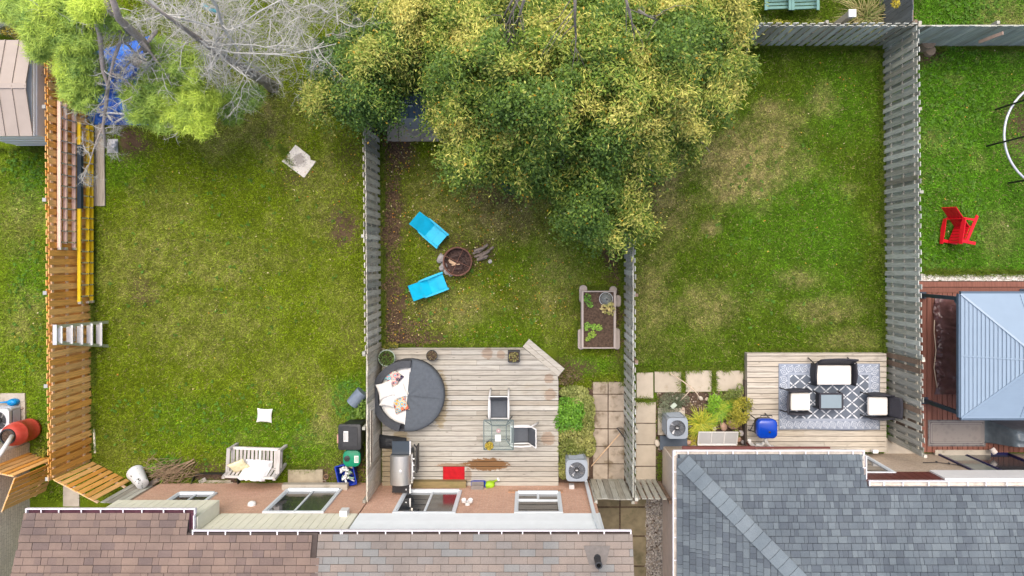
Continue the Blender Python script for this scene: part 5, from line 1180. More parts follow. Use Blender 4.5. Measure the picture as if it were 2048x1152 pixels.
def bush(name, label, cat, ells, hgt, n, size, ca, cb, aspect=.6, stem=True, z0=0.0, tilt=(0.1, 1.1), group=None, root=None):
    """leafy plant: ellipses (px, py, rx, ry) of foliage in photograph pixels"""
    c0 = P(ells[0][0], ells[0][1], 0); c0.z = z0
    r = root or thing(name, label, cat, c0, group=group); cents = []; tot = sum(e[2] * e[3] for e in ells)
    for (ex, ey, rx, ry) in ells:
        k = int(n * rx * ry / tot); a = rng.random(k) * 2 * np.pi; q = np.sqrt(rng.random(k)); hz = z0 + hgt * np.sqrt(np.clip(1 - q ** 2 * .8, 0, 1)) * (.45 + .55 * rng.random(k))
        f = (1 - hz / H); px = ex + rx * q * np.cos(a); py = ey + ry * q * np.sin(a); cents.append(np.stack([(px - 1060) / S * f, (520 - py) / S * f, hz], 1))
    c = np.concatenate(cents); t = np.clip(fbm(c[:, 0] * 3.5, c[:, 1] * 3.5, 9) * 1.6 - .3 + (rng.random(len(c)) - .5) * .5, 0, 1)
    cl = mixcol(ca, cb, t) * (.75 + .5 * rng.random(len(c)))[:, None]
    v, cc = leaf_arrays(c, tilt, size, cl, aspect); off = np.array(chain_loc(r)); me = np_mesh('foliage', v - off, 4, m_leaf, np.clip(cc, 0, 1)); o = link_mesh('foliage', me, r); o['kind'] = 'stuff'
    if stem:
        g = MB()
        for (ex, ey, rx, ry) in ells:
            for _ in range(4): g.tube([P(ex, ey, 0) + Vector((0, 0, z0)), P(ex + R.uniform(-rx, rx) * .4, ey + R.uniform(-ry, ry) * .4, 0) + Vector((0, 0, z0 + hgt * .6))], [.012, .005], 4)
        g.build('stem', m_bark, r)['kind'] = 'stuff'
    return r
G1, G2 = (0.055, 0.13, 0.02), (0.16, 0.30, 0.035)
zs = .34
bush('planter_herb', 'bright green leafy seedling in the upper left of the raised planter', 'plant', [(1175, 596, 8, 9), (1180, 609, 6, 6)], .14, 90, (.05, .085), (0.09, 0.22, 0.03), (0.22, 0.42, 0.06), z0=zs)
bush('planter_herb', 'wilting cream leaved plant beside the clear dome in the raised planter', 'plant', [(1210, 618, 10, 9), (1222, 618, 9, 13), (1221, 607, 6, 6)], .2, 120, (.07, .11), (0.28, 0.32, 0.08), (0.62, 0.48, 0.24), z0=zs)
bush('planter_herb', 'light green seedling row across the lower half of the raised planter', 'plant', [(1174, 653, 7, 8), (1186, 654, 8, 6), (1198, 655, 7, 6)], .14, 110, (.05, .09), (0.12, 0.28, 0.03), (0.32, 0.52, 0.08), z0=zs)
bush('planter_herb', 'yellow green seedling at the bottom left of the raised planter', 'plant', [(1184, 669, 8, 7), (1176, 678, 6, 5)], .13, 90, (.05, .085), (0.16, 0.30, 0.03), (0.36, 0.48, 0.08), z0=zs)

# round daybed
db = thing('daybed', 'round charcoal wicker daybed half covered with a grey fitted cover', 'daybed', P(821, 785, ZD)); db.rotation_euler = (0, 0, rad(-5)); RD = 1.03
def sector(r0, r1, z0, z1, a0, a1, n=30, bulge=0.0):
    b = MB(); vs = []
    for i in range(n + 1):
        a = rad(a0 + (a1 - a0) * i / n); c, s = math.cos(a), math.sin(a); vs += [(r0 * c, r0 * s, z0), (r1 * c, r1 * s, z0), (r1 * c, r1 * s, z1), (r0 * c, r0 * s, z1 + bulge)]
    fs = []
    for i in range(n):
        for k in range(4): fs.append((i * 4 + k, (i + 1) * 4 + k, (i + 1) * 4 + (k + 1) % 4, i * 4 + (k + 1) % 4))
    fs += [(3, 2, 1, 0), (n * 4, n * 4 + 1, n * 4 + 2, n * 4 + 3)]; return b.add(vs, [f[::-1] for f in fs])
def halfcushion(R0, z0, z1, a0, a1, pleats=()):
    b = MB(); n, m_ = 28, 14; vs = []
    prof = [(0.0, z1 + .0), (.5, z1 + .0), (.86, z1 - .005), (.96, z1 - .03), (1.0, z1 - .09), (1.0, z0)]
    for (f, z) in prof:
        for i in range(n + 1):
            a = rad(a0 + (a1 - a0) * i / n); rr = R0 * f; vs.append((rr * math.cos(a), rr * math.sin(a), z + .010 * math.sin(9 * a + 11 * f) * (f < .9)))
    fs = [(j * (n + 1) + i, (j + 1) * (n + 1) + i, (j + 1) * (n + 1) + i + 1, j * (n + 1) + i + 1) for j in range(len(prof) - 1) for i in range(n)]
    k = len(prof); s0 = [j * (n + 1) for j in range(k)]; s1 = [j * (n + 1) + n for j in range(k)]
    fs += [tuple(s0 + s1[1:][::-1])] if False else []
    return b.add(vs, fs)
MB().lathe([(RD - .10, 0), (RD, .06), (RD, .30), (RD - .04, .33)], (0, 0, 0), 48).build('base', m_wicker, db, local=True, smooth=True, angle=40)
sector(RD - .20, RD + .0, .30, .62, 88, 262, 36, .03).build('backrest_ring', m_wicker, db, local=True, smooth=True, angle=40)
sector(RD - .03, RD + .03, .30, .40, -108, 88, 36).build('side_ring', m_wicker, db, local=True, smooth=True, angle=40)
halfcushion(RD - .18, .32, .50, 90, 179).build('cushion', m_whitefab, db, local=True, smooth=True); halfcushion(RD - .18, .32, .50, 181, 270).build('cushion', m_whitefab, db, local=True, smooth=True)
halfcushion(RD + .02, .28, .535, -90, -2).build('fitted_cover', m_slate, db, local=True, smooth=True); halfcushion(RD + .02, .28, .53, -2.2, 90).build('fitted_cover', m_slate, db, local=True, smooth=True)
MB().tube([(.02, .005, .537), (.5, .01, .537), (RD - .1, .01, .535)], .010, 5).build('cover_seam', m_slate, db, local=True)
MB().box((.0, .0, .43), (.05, 2 * RD - .40, .19)).build('cushion_edge', m_whitefab, db, local=True)
MB().tube([(-.52, -RD * .97, .12), (-.45, -RD * 1.08, .08), (-.3, -RD * 1.08, .08), (-.22, -RD * 1.0, .12)], .008, 5).build('tie_cord', m_dark, db, local=True)
def M_print(name, cols, scale):
    t = NT(name); nd = t.n('ShaderNodeTexVoronoi'); t.put(nd.inputs['Vector'], t.objco()); nd.inputs['Scale'].default_value = scale
    ring = t.math('FRACT', t.math('MULTIPLY', nd.outputs['Distance'], 4.2)); k = t.xyz(nd.outputs['Color'])[0]
    c = t.ramp(t.math('FRACT', t.math('ADD', t.math('MULTIPLY', k, 3.0), t.math('MULTIPLY', t.math('FLOOR', t.math('MULTIPLY', nd.outputs['Distance'], 4.2 * scale / scale)), .37))), [(i / len(cols), cc) for i, cc in enumerate(cols)], 'CONSTANT')
    return t.fin(t.mix(t.math('GREATER_THAN', ring, .82), c, cols[-1]), .9, 0, .2)
m_p1 = M_print('floral_print', [(0.03, 0.02, 0.06), (0.10, 0.38, 0.45), (0.035, 0.025, 0.07), (0.48, 0.20, 0.24), (0.03, 0.02, 0.06), (0.55, 0.46, 0.36)], 8.0)
m_p2 = M_print('orange_print', [(0.60, 0.13, 0.03), (0.62, 0.30, 0.06), (0.03, 0.02, 0.05), (0.10, 0.36, 0.46), (0.55, 0.12, 0.08), (0.62, 0.45, 0.30)], 8.5)
zc = ZD + .58
pillow('cushion', 'patterned cushion with dark and teal print at the top of the daybed', m_p1, (788, 755), .42, .42, .12, rad(50), zc, tilt=(0, rad(8)))
pillow('cushion', 'patterned cushion with orange flowers at the bottom of the daybed', m_p2, (801, 810), .42, .42, .12, rad(20), zc, tilt=(rad(-6), 0))
pillow('cushion', 'plump white cushion under the others in the middle of the daybed', m_whitefab, (797, 783), .42, .42, .12, rad(20), zc + .02)
pillow('cushion', 'white cushion leaning on the left rim of the daybed', m_whitefab, (771, 780), .46, .46, .14, rad(16), zc + .14, tilt=(0, rad(14)))
pillow('cushion', 'white cushion half hidden below the leaning white cushion on the daybed', m_whitefab, (776, 799), .42, .42, .13, rad(-12), zc + .06, tilt=(0, rad(10)))

def potplant(label, cpx, z, r_, h, mat, ca, cb, n=120, size=(.04, .07), square=False):
    t = thing('potted_plant', label, 'potted plant', P(cpx[0], cpx[1], z))
    if square:
        b = MB()
        for (cx_, cy_, dx_, dy_) in ((-r_, 0, .03, 2 * r_), (r_, 0, .03, 2 * r_), (0, -r_, 2 * r_ - .03, .03), (0, r_, 2 * r_ - .03, .03)): b.box((cx_, cy_, h / 2), (dx_, dy_, h))
        b.build('pot', mat, t, local=True); MB().box((0, 0, h * .4), (2 * r_ - .03, 2 * r_ - .03, h * .8)).build('soil', m_soil, t, local=True)
    else:
        MB().lathe([(r_ * .75, 0), (r_ * .97, h * .9), (r_ * 1.04, h * .9), (r_ * 1.04, h), (r_ * .93, h), (r_ * .9, h * .8)], (0, 0, 0), 28).build('pot', mat, t, local=True, smooth=True, angle=40); MB().lathe([(r_ * .92, 0), (.001, .01)], (0, 0, h * .82), 20, cap=False).build('soil', m_soil, t, local=True)
    a = rng.random(n) * 2 * np.pi; q = np.sqrt(rng.random(n)) * r_ * .95; c = np.stack([q * np.cos(a), q * np.sin(a), h * .85 + rng.random(n) * .16 * (1 - (q / r_) ** 2 * .6)], 1)
    cl = mixcol(ca, cb, rng.random(n)); v, cc = leaf_arrays(c, (0.1, 1.1), size, cl); o = link_mesh('foliage', np_mesh('foliage', v, 4, m_leaf, cc), t); o['kind'] = 'stuff'; return t
potplant('round grey green tub of herbs at the top left corner of the daybed deck', (778, 713), ZD, .24, .34, M('celadon_tub', (0.30, 0.36, 0.31), .5, .08, 6), (0.05, 0.10, 0.02), (0.13, 0.20, 0.04), 260)
potplant('dark round pot with dying plant on the top edge of the daybed deck', (866, 709), ZD, .16, .26, m_dark, (0.10, 0.09, 0.05), (0.25, 0.2, 0.10), 60, (.03, .06))
potplant('square black pot on the deck beside the corner step', (1028, 711), ZD, .16, .26, m_dark, (0.16, 0.17, 0.05), (0.36, 0.32, 0.12), 80, square=True)
bush('shrub', 'yellow leaved shrub between the fence and the round tub', 'shrub', [(783, 692, 14, 9), (772, 700, 8, 8)], .55, 200, (.05, .09), (0.10, 0.12, 0.02), (0.42, 0.34, 0.04))
# grill
gr = thing('gas_grill', 'stainless gas grill with side shelf against the privacy fence', 'grill', P(800, 930, ZD)); gr.location.x = X(801, 1.2); gr.location.y = Y(938, 1.2)
m_steel = M('brushed_steel', (0.52, 0.51, 0.48), .34, .06, 4, metal=.85, stretch=(1, 12, 1)); m_navysteel = M('dark_enamel', (0.028, 0.042, 0.058), .4, .15, 5)
MB().box((0, 0, .40), (.50, .78, .62)).build('cart', m_navysteel, gr, local=True)
MB().box((0, 0, .80), (.54, .82, .18)).build('firebox', m_navysteel, gr, local=True)
def hood(u, v):
    a = math.pi * (.04 + .92 * v); return Vector((-.29 * math.cos(a), (u - .5) * .82, .88 + .25 * math.sin(a) ** .7))
hb_ = MB().grid(hood, 8, 16); n_ = len(hb_.v); hb_.add([hood(0, j / 16) for j in range(17)], [tuple(range(17))]); hb_.add([hood(1, j / 16) for j in range(17)], [tuple(range(16, -1, -1))]); hb_.build('hood', m_steel, gr, local=True, smooth=True, angle=50)
MB().lathe([(.045, 0), (.045, .012), (.001, .016)], (.04, 0, 1.125), 18, cap=False).build('thermometer', m_alu, gr, local=True, smooth=True, angle=30)
MB().tube([(.27, -.30, .95), (.36, -.30, .98), (.36, .22, .98), (.27, .22, .95)], .014, 8).build('handle', m_alu, gr, local=True, smooth=True)
MB().box((.30, 0, .80), (.08, .82, .16)).build('control_panel', m_steel, gr, local=True)
for y_ in (-.28, -.1, .08, .26): MB().lathe([(.028, 0), (.024, .04)], (.34, y_, .80), 12, rot=Matrix.Rotation(rad(90), 3, 'Y')).build('knob', m_alu, gr, local=True)
MB().box((.01, .60, .87), (.50, .36, .035)).build('side_shelf', m_navysteel, gr, local=True); MB().box((.27, .60, .86), (.035, .38, .07)).build('shelf_trim', m_alu, gr, local=True)
MB().box((.01, -.56, .87), (.50, .24, .035)).build('side_shelf', m_black, gr, local=True); MB().box((.27, -.56, .86), (.035, .26, .07)).build('shelf_trim', m_alu, gr, local=True)
MB().lathe([(.025, 0), (.02, .03)], (.16, -.58, .89), 10).build('shelf_knob', m_alu, gr, local=True); MB().tube([(.33, .62, .6), (.42, .5, .62), (.43, -.06, .62)], .02, 6).build('tool_rail', m_black, gr, local=True); MB().box((.42, .2, .5), (.03, .75, .4)).build('door_panel', m_black, gr, local=True)
for sx_ in (-.2, .2):
    for sy_ in (-.34, .34): MB().lathe([(.04, 0), (.045, .05), (.04, .1)], (sx_, sy_, 0), 10).build('caster', m_black, gr, local=True)
def cov(u, v):
    n = float(fbm(np.array(u * 7.), np.array(v * 7.), 22)); e = (math.sin(math.pi * u) * math.sin(math.pi * v)) ** .5; px = 762 + u * 55; py = 866 + v * 26 + 7 * (u - .4) * (1 if v < .5 else .3); return P(px, py, 0) + Vector((0, 0, ZD + .01 + e * (.14 + .18 * n)))
drape(cov, 26, 18, M('black_cover_fabric', (0.022, 0.025, 0.03), .55, .25, 10, bump=.4, bscale=20), 'grill_cover', 'crumpled black cover lying on the deck behind the grill', 'cover', P(790, 880, ZD))
# red mat
def mt(u, v): return Vector((X(886, ZD) + u * .64, Y(964, ZD) + v * .455, ZD + .012 + .004 * math.sin(9 * u) * math.sin(7 * v)))
mb = MB().grid(mt, 12, 10); o = mb.build('doormat', m_redmat, smooth=True, at=P(907, 948, ZD)); sm = o.modifiers.new('thickness', 'SOLIDIFY'); sm.thickness = .010; tag(o, 'red doormat in front of the middle patio door', 'doormat')
# glass table and chairs
tb = thing('glass_table', 'square glass topped patio table with dark metal frame on the deck', 'table', P(997, 870, 1.02)); tb.location.z = ZD; tw = .88
MB().rbox((0, 0, .715), (tw, tw, .012), .05, n=4).build('glass_top', M_clear('table_glass', (.93, .97, .965), .07), tb, local=True)
m_tabfr = M('table_frame', (0.10, 0.12, 0.12), .4, .1, 8)
g = MB(); q = tw / 2 - .02
ring = [Vector((a * q, b * q, .70)) for a, b in ((-1, -1), (1, -1), (1, 1), (-1, 1))]
for i in range(4): g.tube([ring[i], ring[(i + 1) % 4]], .014, 6)
g.build('top_frame', m_tabfr, tb, local=True)
q2 = .21
for a, b in ((-1, -1), (1, -1), (1, 1), (-1, 1)): MB().tube([(a * q, b * q, .70), (a * q2, b * q2, .42), (a * q2 * 1.15, b * q2 * 1.15, .2), (a * q * .9, b * q * .9, 0)], .014, 6).build('leg', m_tabfr, tb, local=True, smooth=True)
g = MB(); r2 = [Vector((a * q2, b * q2, .42)) for a, b in ((-1, -1), (1, -1), (1, 1), (-1, 1))]
for i in range(4): g.tube([r2[i], r2[(i + 1) % 4]], .012, 6)
g.build('stretcher', m_tabfr, tb, local=True)
zt = ZD + .724
o = MB().box((0, 0, .004), (.165, .19, .006), rz=.03).build('paper', m_white); o.location = P(996, 876, zt); tag(o, 'white sheet of paper on the glass table', 'paper')
r = thing('ashtray', 'small glass ashtray with a pink rim on the glass table', 'ashtray', P(997, 861, zt)); MB().lathe([(.05, 0), (.065, .03), (.055, .03), (.04, .01)], (0, 0, 0), 18).build('dish', M('pinkish_glass', (0.42, 0.3, 0.3), .15), r, local=True, smooth=True, angle=40); MB().box((.0, 0, .02), (.04, .012, .012), rz=.6).build('cigarette', m_white, r, local=True)
potplant('small pot of yellow flowers on the lower left corner of the glass table', (979, 889), zt, .12, .13, m_dark, (0.26, 0.24, 0.03), (0.60, 0.44, 0.07), 230, (.035, .065))
m_sling = M('slate_sling', (0.085, 0.095, 0.11), .85, .08, 10, bump=.15, bscale=150)
def sling_chair(label, loc, rz, group):
    r = thing('patio_chair', label, 'chair', loc, rz, group); w = .52
    def seat(u, v): return Vector((.26 - u * .50, (v - .5) * (w - .04), .42 - .05 * u + .02 * math.sin(math.pi * u) * -1))
    def back(u, v): return Vector((-.24 - u * .20, (v - .5) * (w - .04), .37 + u * .50))
    for nm, fn in (('seat', seat), ('backrest', back)):
        o = MB().grid(fn, 8, 6).build(nm, m_sling, r, local=True, smooth=True); md = o.modifiers.new('thickness', 'SOLIDIFY'); md.thickness = .012
    for s in (-1, 1):
        y = s * w / 2
        MB().tube([(.28, y, .43), (.0, y, .385), (-.235, y, .37), (-.34, y, .62), (-.445, y, .88)], .021, 7).build('side_frame', m_white, r, local=True, smooth=True)
        MB().tube([(.30, y * 1.04, 0), (.27, y * 1.06, .60), (.20, y * 1.08, .64), (-.05, y * 1.1, .645), (-.30, y * 1.06, .62), (-.42, y * 1.04, .30), (-.52, y * 1.02, 0)], .027, 7).build('arm_leg', m_white, r, local=True, smooth=True)
    MB().tube([(-.445, -w / 2, .88), (-.445, w / 2, .88)], .016, 7).build('top_rail', m_white, r, local=True); MB().tube([(.28, -w / 2, .41), (.28, w / 2, .41)], .014, 7).build('front_rail', m_white, r, local=True)
sling_chair('white framed grey sling chair at the top side of the glass table', P(998, 818, .75) * 1.0 + Vector((0, 0, ZD - .75)), rad(-90), 'sling chairs at the glass table')
sling_chair('white framed grey sling chair at the right side of the glass table', P(1041, 870, .75) + Vector((0, 0, ZD - .75)), rad(180), 'sling chairs at the glass table')
# step stool, blue crate and green can by the wall
bc = open_box('plastic_crate', 'blue plastic crate behind the grey step stool', 'crate', (959, 962), .40, .28, .16, m_navy, z=ZD)
ss = thing('step_stool', 'grey brown plastic step stool in front of the blue crate', 'step stool', P(956, 972, .3)); ss.location.z = ZD; m_stool = M('taupe_stool', (0.20, 0.18, 0.165), .6, .1, 12)
MB().rbox((0, 0, .34), (.36, .24, .03), .02).build('top', m_stool, ss, local=True); MB().box((0, -.03, .16), (.34, .17, .32), taper=.95).build('frame', m_stool, ss, local=True); MB().rbox((0, .13, .16), (.36, .12, .03), .02).build('lower_step', m_stool, ss, local=True)
for s in (-1, 1): MB().box((s * .17, .08, .08), (.02, .16, .15)).build('side_panel', m_stool, ss, local=True)
wcan('lime green watering can beside the blue crate on the deck', [(980, 967), (996, 954)], M('lime_plastic', (0.30, 0.50, 0.02), .4, .08, 6), m_white, z=ZD)
# hedge bed plants
bush('shrub', 'variegated shrub at the top of the bed between deck and stepping path', 'shrub', [(1148, 785, 30, 14), (1160, 800, 28, 14), (1178, 820, 12, 26)], .55, 2600, (.05, .085), (0.15, 0.19, 0.04), (0.40, 0.42, 0.14))
bush('shrub', 'bright green leafy shrub next to the right end of the deck', 'shrub', [(1138, 818, 26, 30), (1126, 846, 20, 22), (1154, 806, 18, 18), (1150, 850, 20, 16), (1160, 826, 16, 14)], .58, 2600, (.05, .09), (0.065, 0.20, 0.015), (0.20, 0.40, 0.04))
bush('shrub', 'olive variegated shrub between the bright green shrub and the air conditioner', 'shrub', [(1150, 872, 36, 26), (1140, 900, 30, 18), (1175, 850, 14, 30), (1128, 935, 14, 24), (1178, 890, 14, 24)], .5, 4200, (.05, .085), (0.13, 0.17, 0.03), (0.38, 0.38, 0.12))
bush('shrub', 'dead brown shrub at the deck corner above the planted bed', 'shrub', [(1140, 752, 26, 12), (1130, 764, 18, 8)], .3, 300, (.04, .07), (0.10, 0.075, 0.035), (0.22, 0.16, 0.08))
rk = thing('garden_rake', 'wooden handled rake lying across the stepping path against the fence', 'rake', P(1212, 900)); MB().tube([P(1183, 932, .06), P(1241, 866, .5)], .018, 7).build('handle', m_split, rk)
MB().beam(P(1234, 856, .55), P(1250, 877, .55), .035, .035).build('head', m_black, rk); g = MB()
for i in range(9): a = P(1234, 856, .55).lerp(P(1250, 877, .55), i / 8); g.tube([a, a + Vector((.10, .02, -.03)), a + Vector((.16, -.0, -.10))], .006, 4)
g.build('tines', m_black, rk)

# ---------------------------------------------------------------- shed and bits under the tree
sd = thing('garden_shed', 'dark blue grey shed roof half hidden under the linden tree', 'shed', P(825, 200)); m_slateroof = M('blue_steel_roof', (0.035, 0.065, 0.095), .45, .1, 4)
x0, x1 = X(786, 2.0), X(868, 2.0); y0, y1 = Y(236, 1.9), Y(120, 1.9); ym = Y(188, 2.3)
MB().span(x0 + .05, x1 - .05, y0 + .05, y1 - .05, 0, 1.88).build('wall', M('grey_shed_wall', (0.3, 0.33, 0.36), .6), sd)
for (ya, yb) in ((y0, ym), (y1, ym)):
    q = [(x0, ya, 1.9), (x1, ya, 1.9), (x1, yb, 2.25), (x0, yb, 2.25)]
    if ya > yb: q = q[::-1]
    MB().hexa([(a, b, c - .03) for a, b, c in q], q).build('roof_panel', m_slateroof, sd)
    for i in range(7):
        xa = x0 + (x1 - x0) * (i + .5) / 7; MB().beam((xa, ya, 1.915), (xa, yb, 2.265), .03, .02).build('roof_rib', m_slateroof, sd)
g = MB(); [g.beam((x0 + .1, ya_, 2.0 + (ya_ - y0) * .38), (x0 + .55, ya_ + .01, 2.0 + (ya_ - y0) * .38), .03, .012) for ya_ in (y0 + .28, y0 + .36)]; g.build('roof_stripe', m_vinyl, sd)
MB().span(X(809, 2.2), X(820, 2.2), ym, y1, 2.0, 2.3).build('white_panel', m_white, sd)
r = MB().span(X(774), X(884), Y(283), Y(238), -.02, .008).build('shed_pad', m_concrete); tag(r, kind='structure')
for (a, c) in ((775, 797), (798, 841), (842, 884)): piece('paving_slab', M_ if False else m_concrete, r, ((X(a) + X(c)) / 2, (Y(238) + Y(282)) / 2, .035), (X(c) - X(a) - .01, Y(238) - Y(282), .05))
r = open_box('compost_box', 'black slatted box at the top of the grey green fence', 'box', (757, 254), .42, .55, .8, m_black, rz=rad(-30), t=.03); MB().box((0, 0, .3), (.36, .44, .5)).build('contents', m_soil, r, local=True)
r = open_box('bucket_crate', 'blue tub standing behind the black slatted box by the fence', 'tub', (769, 236), .34, .34, .6, m_navy, rz=.3)
# ---------------------------------------------------------------- right yards
def grassy(label, cpx, n, L, spread, ca, cb, w=.012, z0=0, dirs=(0, 360), name='grassy_plant', up=.8):
    r = thing(name, label, 'plant', P(cpx[0], cpx[1])); vs, cs = [], []
    for i in range(n):
        a = rad(R.uniform(*dirs)); l = L * R.uniform(.55, 1.0); ox, oy = R.gauss(0, spread), R.gauss(0, spread); c = np.array(ca) * (1 - (t := R.random())) + np.array(cb) * t; dx, dy = math.cos(a), math.sin(a); ww = w * R.uniform(.7, 1.3); pts = []
        e = R.uniform(.55, 1.0)
        for k in range(5):
            s = k / 4; pts.append((ox + dx * l * s * e, oy + dy * l * s * e, z0 + l * up * (s - .62 * s * s * (1 + e * .3)) + .02, ww * (1 - s ** 2 * .92)))
        for k in range(4):
            (xa, ya, za, wa), (xb, yb, zb, wb) = pts[k], pts[k + 1]; vs += [(xa - dy * wa, ya + dx * wa, za), (xb - dy * wb, yb + dx * wb, zb), (xb + dy * wb, yb - dx * wb, zb), (xa + dy * wa, ya - dx * wa, za)]; cs += [c * (.85 + .1 * k)] * 4
    o = link_mesh('foliage', np_mesh('foliage', np.array(vs), 4, m_leaf, np.clip(np.array(cs), 0, 1)), r); o['kind'] = 'stuff'
    MB().lathe([(.06, 0), (.04, .06), (.001, .1)], (0, 0, 0), 8).build('crown', m_bark, r, local=True); return r
grassy('yellow green strappy lily clump right of the blue grey air conditioner', (1400, 846), 330, .68, .07, (0.16, 0.27, 0.02), (0.52, 0.48, 0.05), .013)
grassy('green strappy lily clump in the middle of the bed beside the rug deck', (1438, 818), 300, .62, .07, (0.10, 0.27, 0.02), (0.34, 0.46, 0.04), .013)
grassy('green strappy lily clump between the lime shrub and the yellow shrub', (1462, 812), 200, .55, .06, (0.12, 0.26, 0.02), (0.40, 0.42, 0.05), .013)
grassy('small yellowing lily clump at the wall beside the white socket box', (1388, 880), 60, .42, .03, (0.3, 0.3, 0.04), (0.5, 0.4, 0.08), .012)
bush('shrub', 'bright lime green shrub in the bed under the square paving slabs', 'shrub', [(1430, 800, 14, 12), (1426, 816, 14, 10)], .5, 260, (.06, .11), (0.14, 0.32, 0.02), (0.26, 0.46, 0.04), aspect=.4)
bush('shrub', 'tall yellow shrub overhanging the left edge of the rug deck', 'shrub', [(1484, 822, 20, 28), (1470, 838, 18, 18), (1494, 806, 14, 12)], .9, 900, (.07, .13), (0.18, 0.20, 0.02), (0.52, 0.46, 0.06), aspect=.2)
bush('shrub', 'feathery green shrub at the top right of the bed beside the deck skirt', 'shrub', [(1466, 788, 18, 10), (1480, 780, 8, 14), (1452, 792, 12, 8)], .6, 380, (.06, .12), (0.10, 0.16, 0.03), (0.30, 0.32, 0.08), aspect=.25)
bush('lavender', 'grey green lavender mound above the blue grey air conditioner', 'shrub', [(1342, 806, 24, 22), (1362, 800, 18, 14), (1328, 826, 12, 22)], .35, 2300, (.03, .065), (0.10, 0.14, 0.075), (0.26, 0.30, 0.19), aspect=.2)
bush('shrub', 'low green plant between the round rocks below the lime shrub', 'shrub', [(1472, 868, 10, 9)], .25, 70, (.05, .09), (0.12, 0.18, 0.03), (0.28, 0.3, 0.08))
m_pink = M('pink_rock', (0.42, 0.27, 0.20), .9, .2, 8, bump=.3, bscale=20); m_pale = M('pale_rock', (0.58, 0.52, 0.44), .9, .15, 8, bump=.3, bscale=20)
for (px, py, s, m_, sq, lab) in ((1446, 852, .14, m_pink, (.75, 1.15), 'tall oval pink rock left of the reddish boulder'), (1464, 848, .16, m_pink, (1.2, .9), 'broad reddish boulder in the bed next to the oval pink rock'), (1428, 857, .07, m_pale, (1, 1), 'small white rock left of the oval pink rock'), (1422, 849, .10, m_stone, (1.2, .8), 'brown rock half under the lily leaves'), (1440, 838, .08, m_stone, (1, 1), 'small rock above the oval pink rock'), (1476, 878, .10, m_pink, (.9, 1), 'pink rock below the low green plant by the window cover'), (1482, 866, .09, m_greystone, (1, 1), 'grey rock right of the low green plant'), (1486, 884, .08, m_greystone, (1, .8), 'grey rock in the bottom right corner of the bed'), (1377, 884, .08, m_pink, (1, 1), 'rock between the dark ground flap and the socket box'), (1401, 796, .07, m_pale, (.8, 1.1), 'pale rock under the forked stake'), (1414, 798, .06, m_stone, (1, 1), 'tan rock right of the forked stake'), (1433, 794, .07, m_pale, (1.2, .8), 'pale rock behind the lime green shrub'), (1480, 790, .07, m_pale, (1, 1), 'pale rock beside the deck skirt'), (1354, 797, .06, m_pale, (1, .8), 'white rock on the lavender mound'), (1366, 818, .06, m_stone, (1, 1), 'tan rock right of the solar lamp'), (1314, 886, .10, m_pale, (.8, 1.1), 'pale rock beside the lower paved walk slabs')):
    rock('rock', lab, px, py, s, m_, sq=sq, cat='rock', z=.06 if py > 800 else .03)
sl_ = thing('garden_light', 'pale solar garden lamp lying in the grey lavender', 'garden lamp', P(1347, 811, .36)); MB().beam((-.055, -.06, .0), (.055, .06, .05), .12, .035).build('panel', M('pale_green_plastic', (.48, .55, .46), .4), sl_, local=True); MB().tube([(-.05, -.06, -.01), (-.12, -.14, -.2)], .012, 5).build('stake', m_black, sl_, local=True)
st_ = thing('forked_stake', 'forked pale wooden stake lying over the paving and planted bed', 'stake', P(1380, 772)); m_stick = M('pale_stick', (0.56, 0.45, 0.34), .85, .2, 10)
MB().tube([P(1338, 745, .06), P(1362, 760, .3), P(1384, 776, .42)], [.010, .014, .018], 6).build('stem', m_stick, st_); MB().tube([P(1384, 776, .42), P(1394, 787, .4), P(1402, 801, .3)], [.016, .015, .01], 6).build('fork', m_stick, st_); MB().tube([P(1384, 776, .42), P(1372, 790, .35), P(1360, 802, .22)], [.016, .014, .009], 6).build('fork', m_stick, st_)
o = MB().box((0, 0, 0), (.82, .42, .03), rot=Matrix.Rotation(.06, 3, 'X') @ Matrix.Rotation(.05, 3, 'Y')).build('ground_flap', M('slate_board', (0.085, 0.11, 0.145), .8, .12, 6)); o.location = P(1347, 885, .14); tag(o, 'dark slate board lying at the stucco wall below the air conditioner', 'board')
wc = thing('window_cover', 'grey three pane window well cover with white bars at the bungalow wall', 'window cover', P(1432, 876)); m_cov = M('grey_polycarbonate', (0.44, 0.45, 0.46), .3, .06, 4)
a0, a1, ya, yb = X(1396, .2), X(1474, .2), Y(889, .16), Y(864, .3)
for i in range(3):
    xa, xb_ = a0 + (a1 - a0) * i / 3, a0 + (a1 - a0) * (i + 1) / 3; q = [(xa + .012, ya, .16), (xb_ - .012, ya, .16), (xb_ - .012, yb, .30), (xa + .012, yb, .30)]; MB().hexa([(p, q_, z_ - .012) for p, q_, z_ in q], q).build('panel', m_cov, wc)
for i in range(4): xa = a0 + (a1 - a0) * i / 3; MB().beam((xa, ya, .165), (xa, yb, .305), .024, .03).build('bar', m_white, wc)
MB().beam((a0, ya, .165), (a1, ya, .165), .05, .04).build('rail', m_white, wc); MB().beam((a0, yb, .305), (a1, yb, .305), .02, .03).build('rail', m_white, wc); MB().span(a0 + .02, a1 - .02, ya + .02, yb - .02, .01, .13).build('well', m_soil, wc)
o = MB().rbox((0, 0, 0), (.16, .10, .14), .02).build('socket_box', m_vinyl); o.location = P(1389, 896, .5); tag(o, 'pale weatherproof socket box on the bungalow wall by the lilies', 'socket box')
o = MB().rbox((0, 0, 0), (.16, .10, .10), .02).build('wall_vent', m_white); o.location = (X(1750, .5), -5.60, .5); tag(o, 'small white wall vent beside the deck end of the grey fence', 'vent')

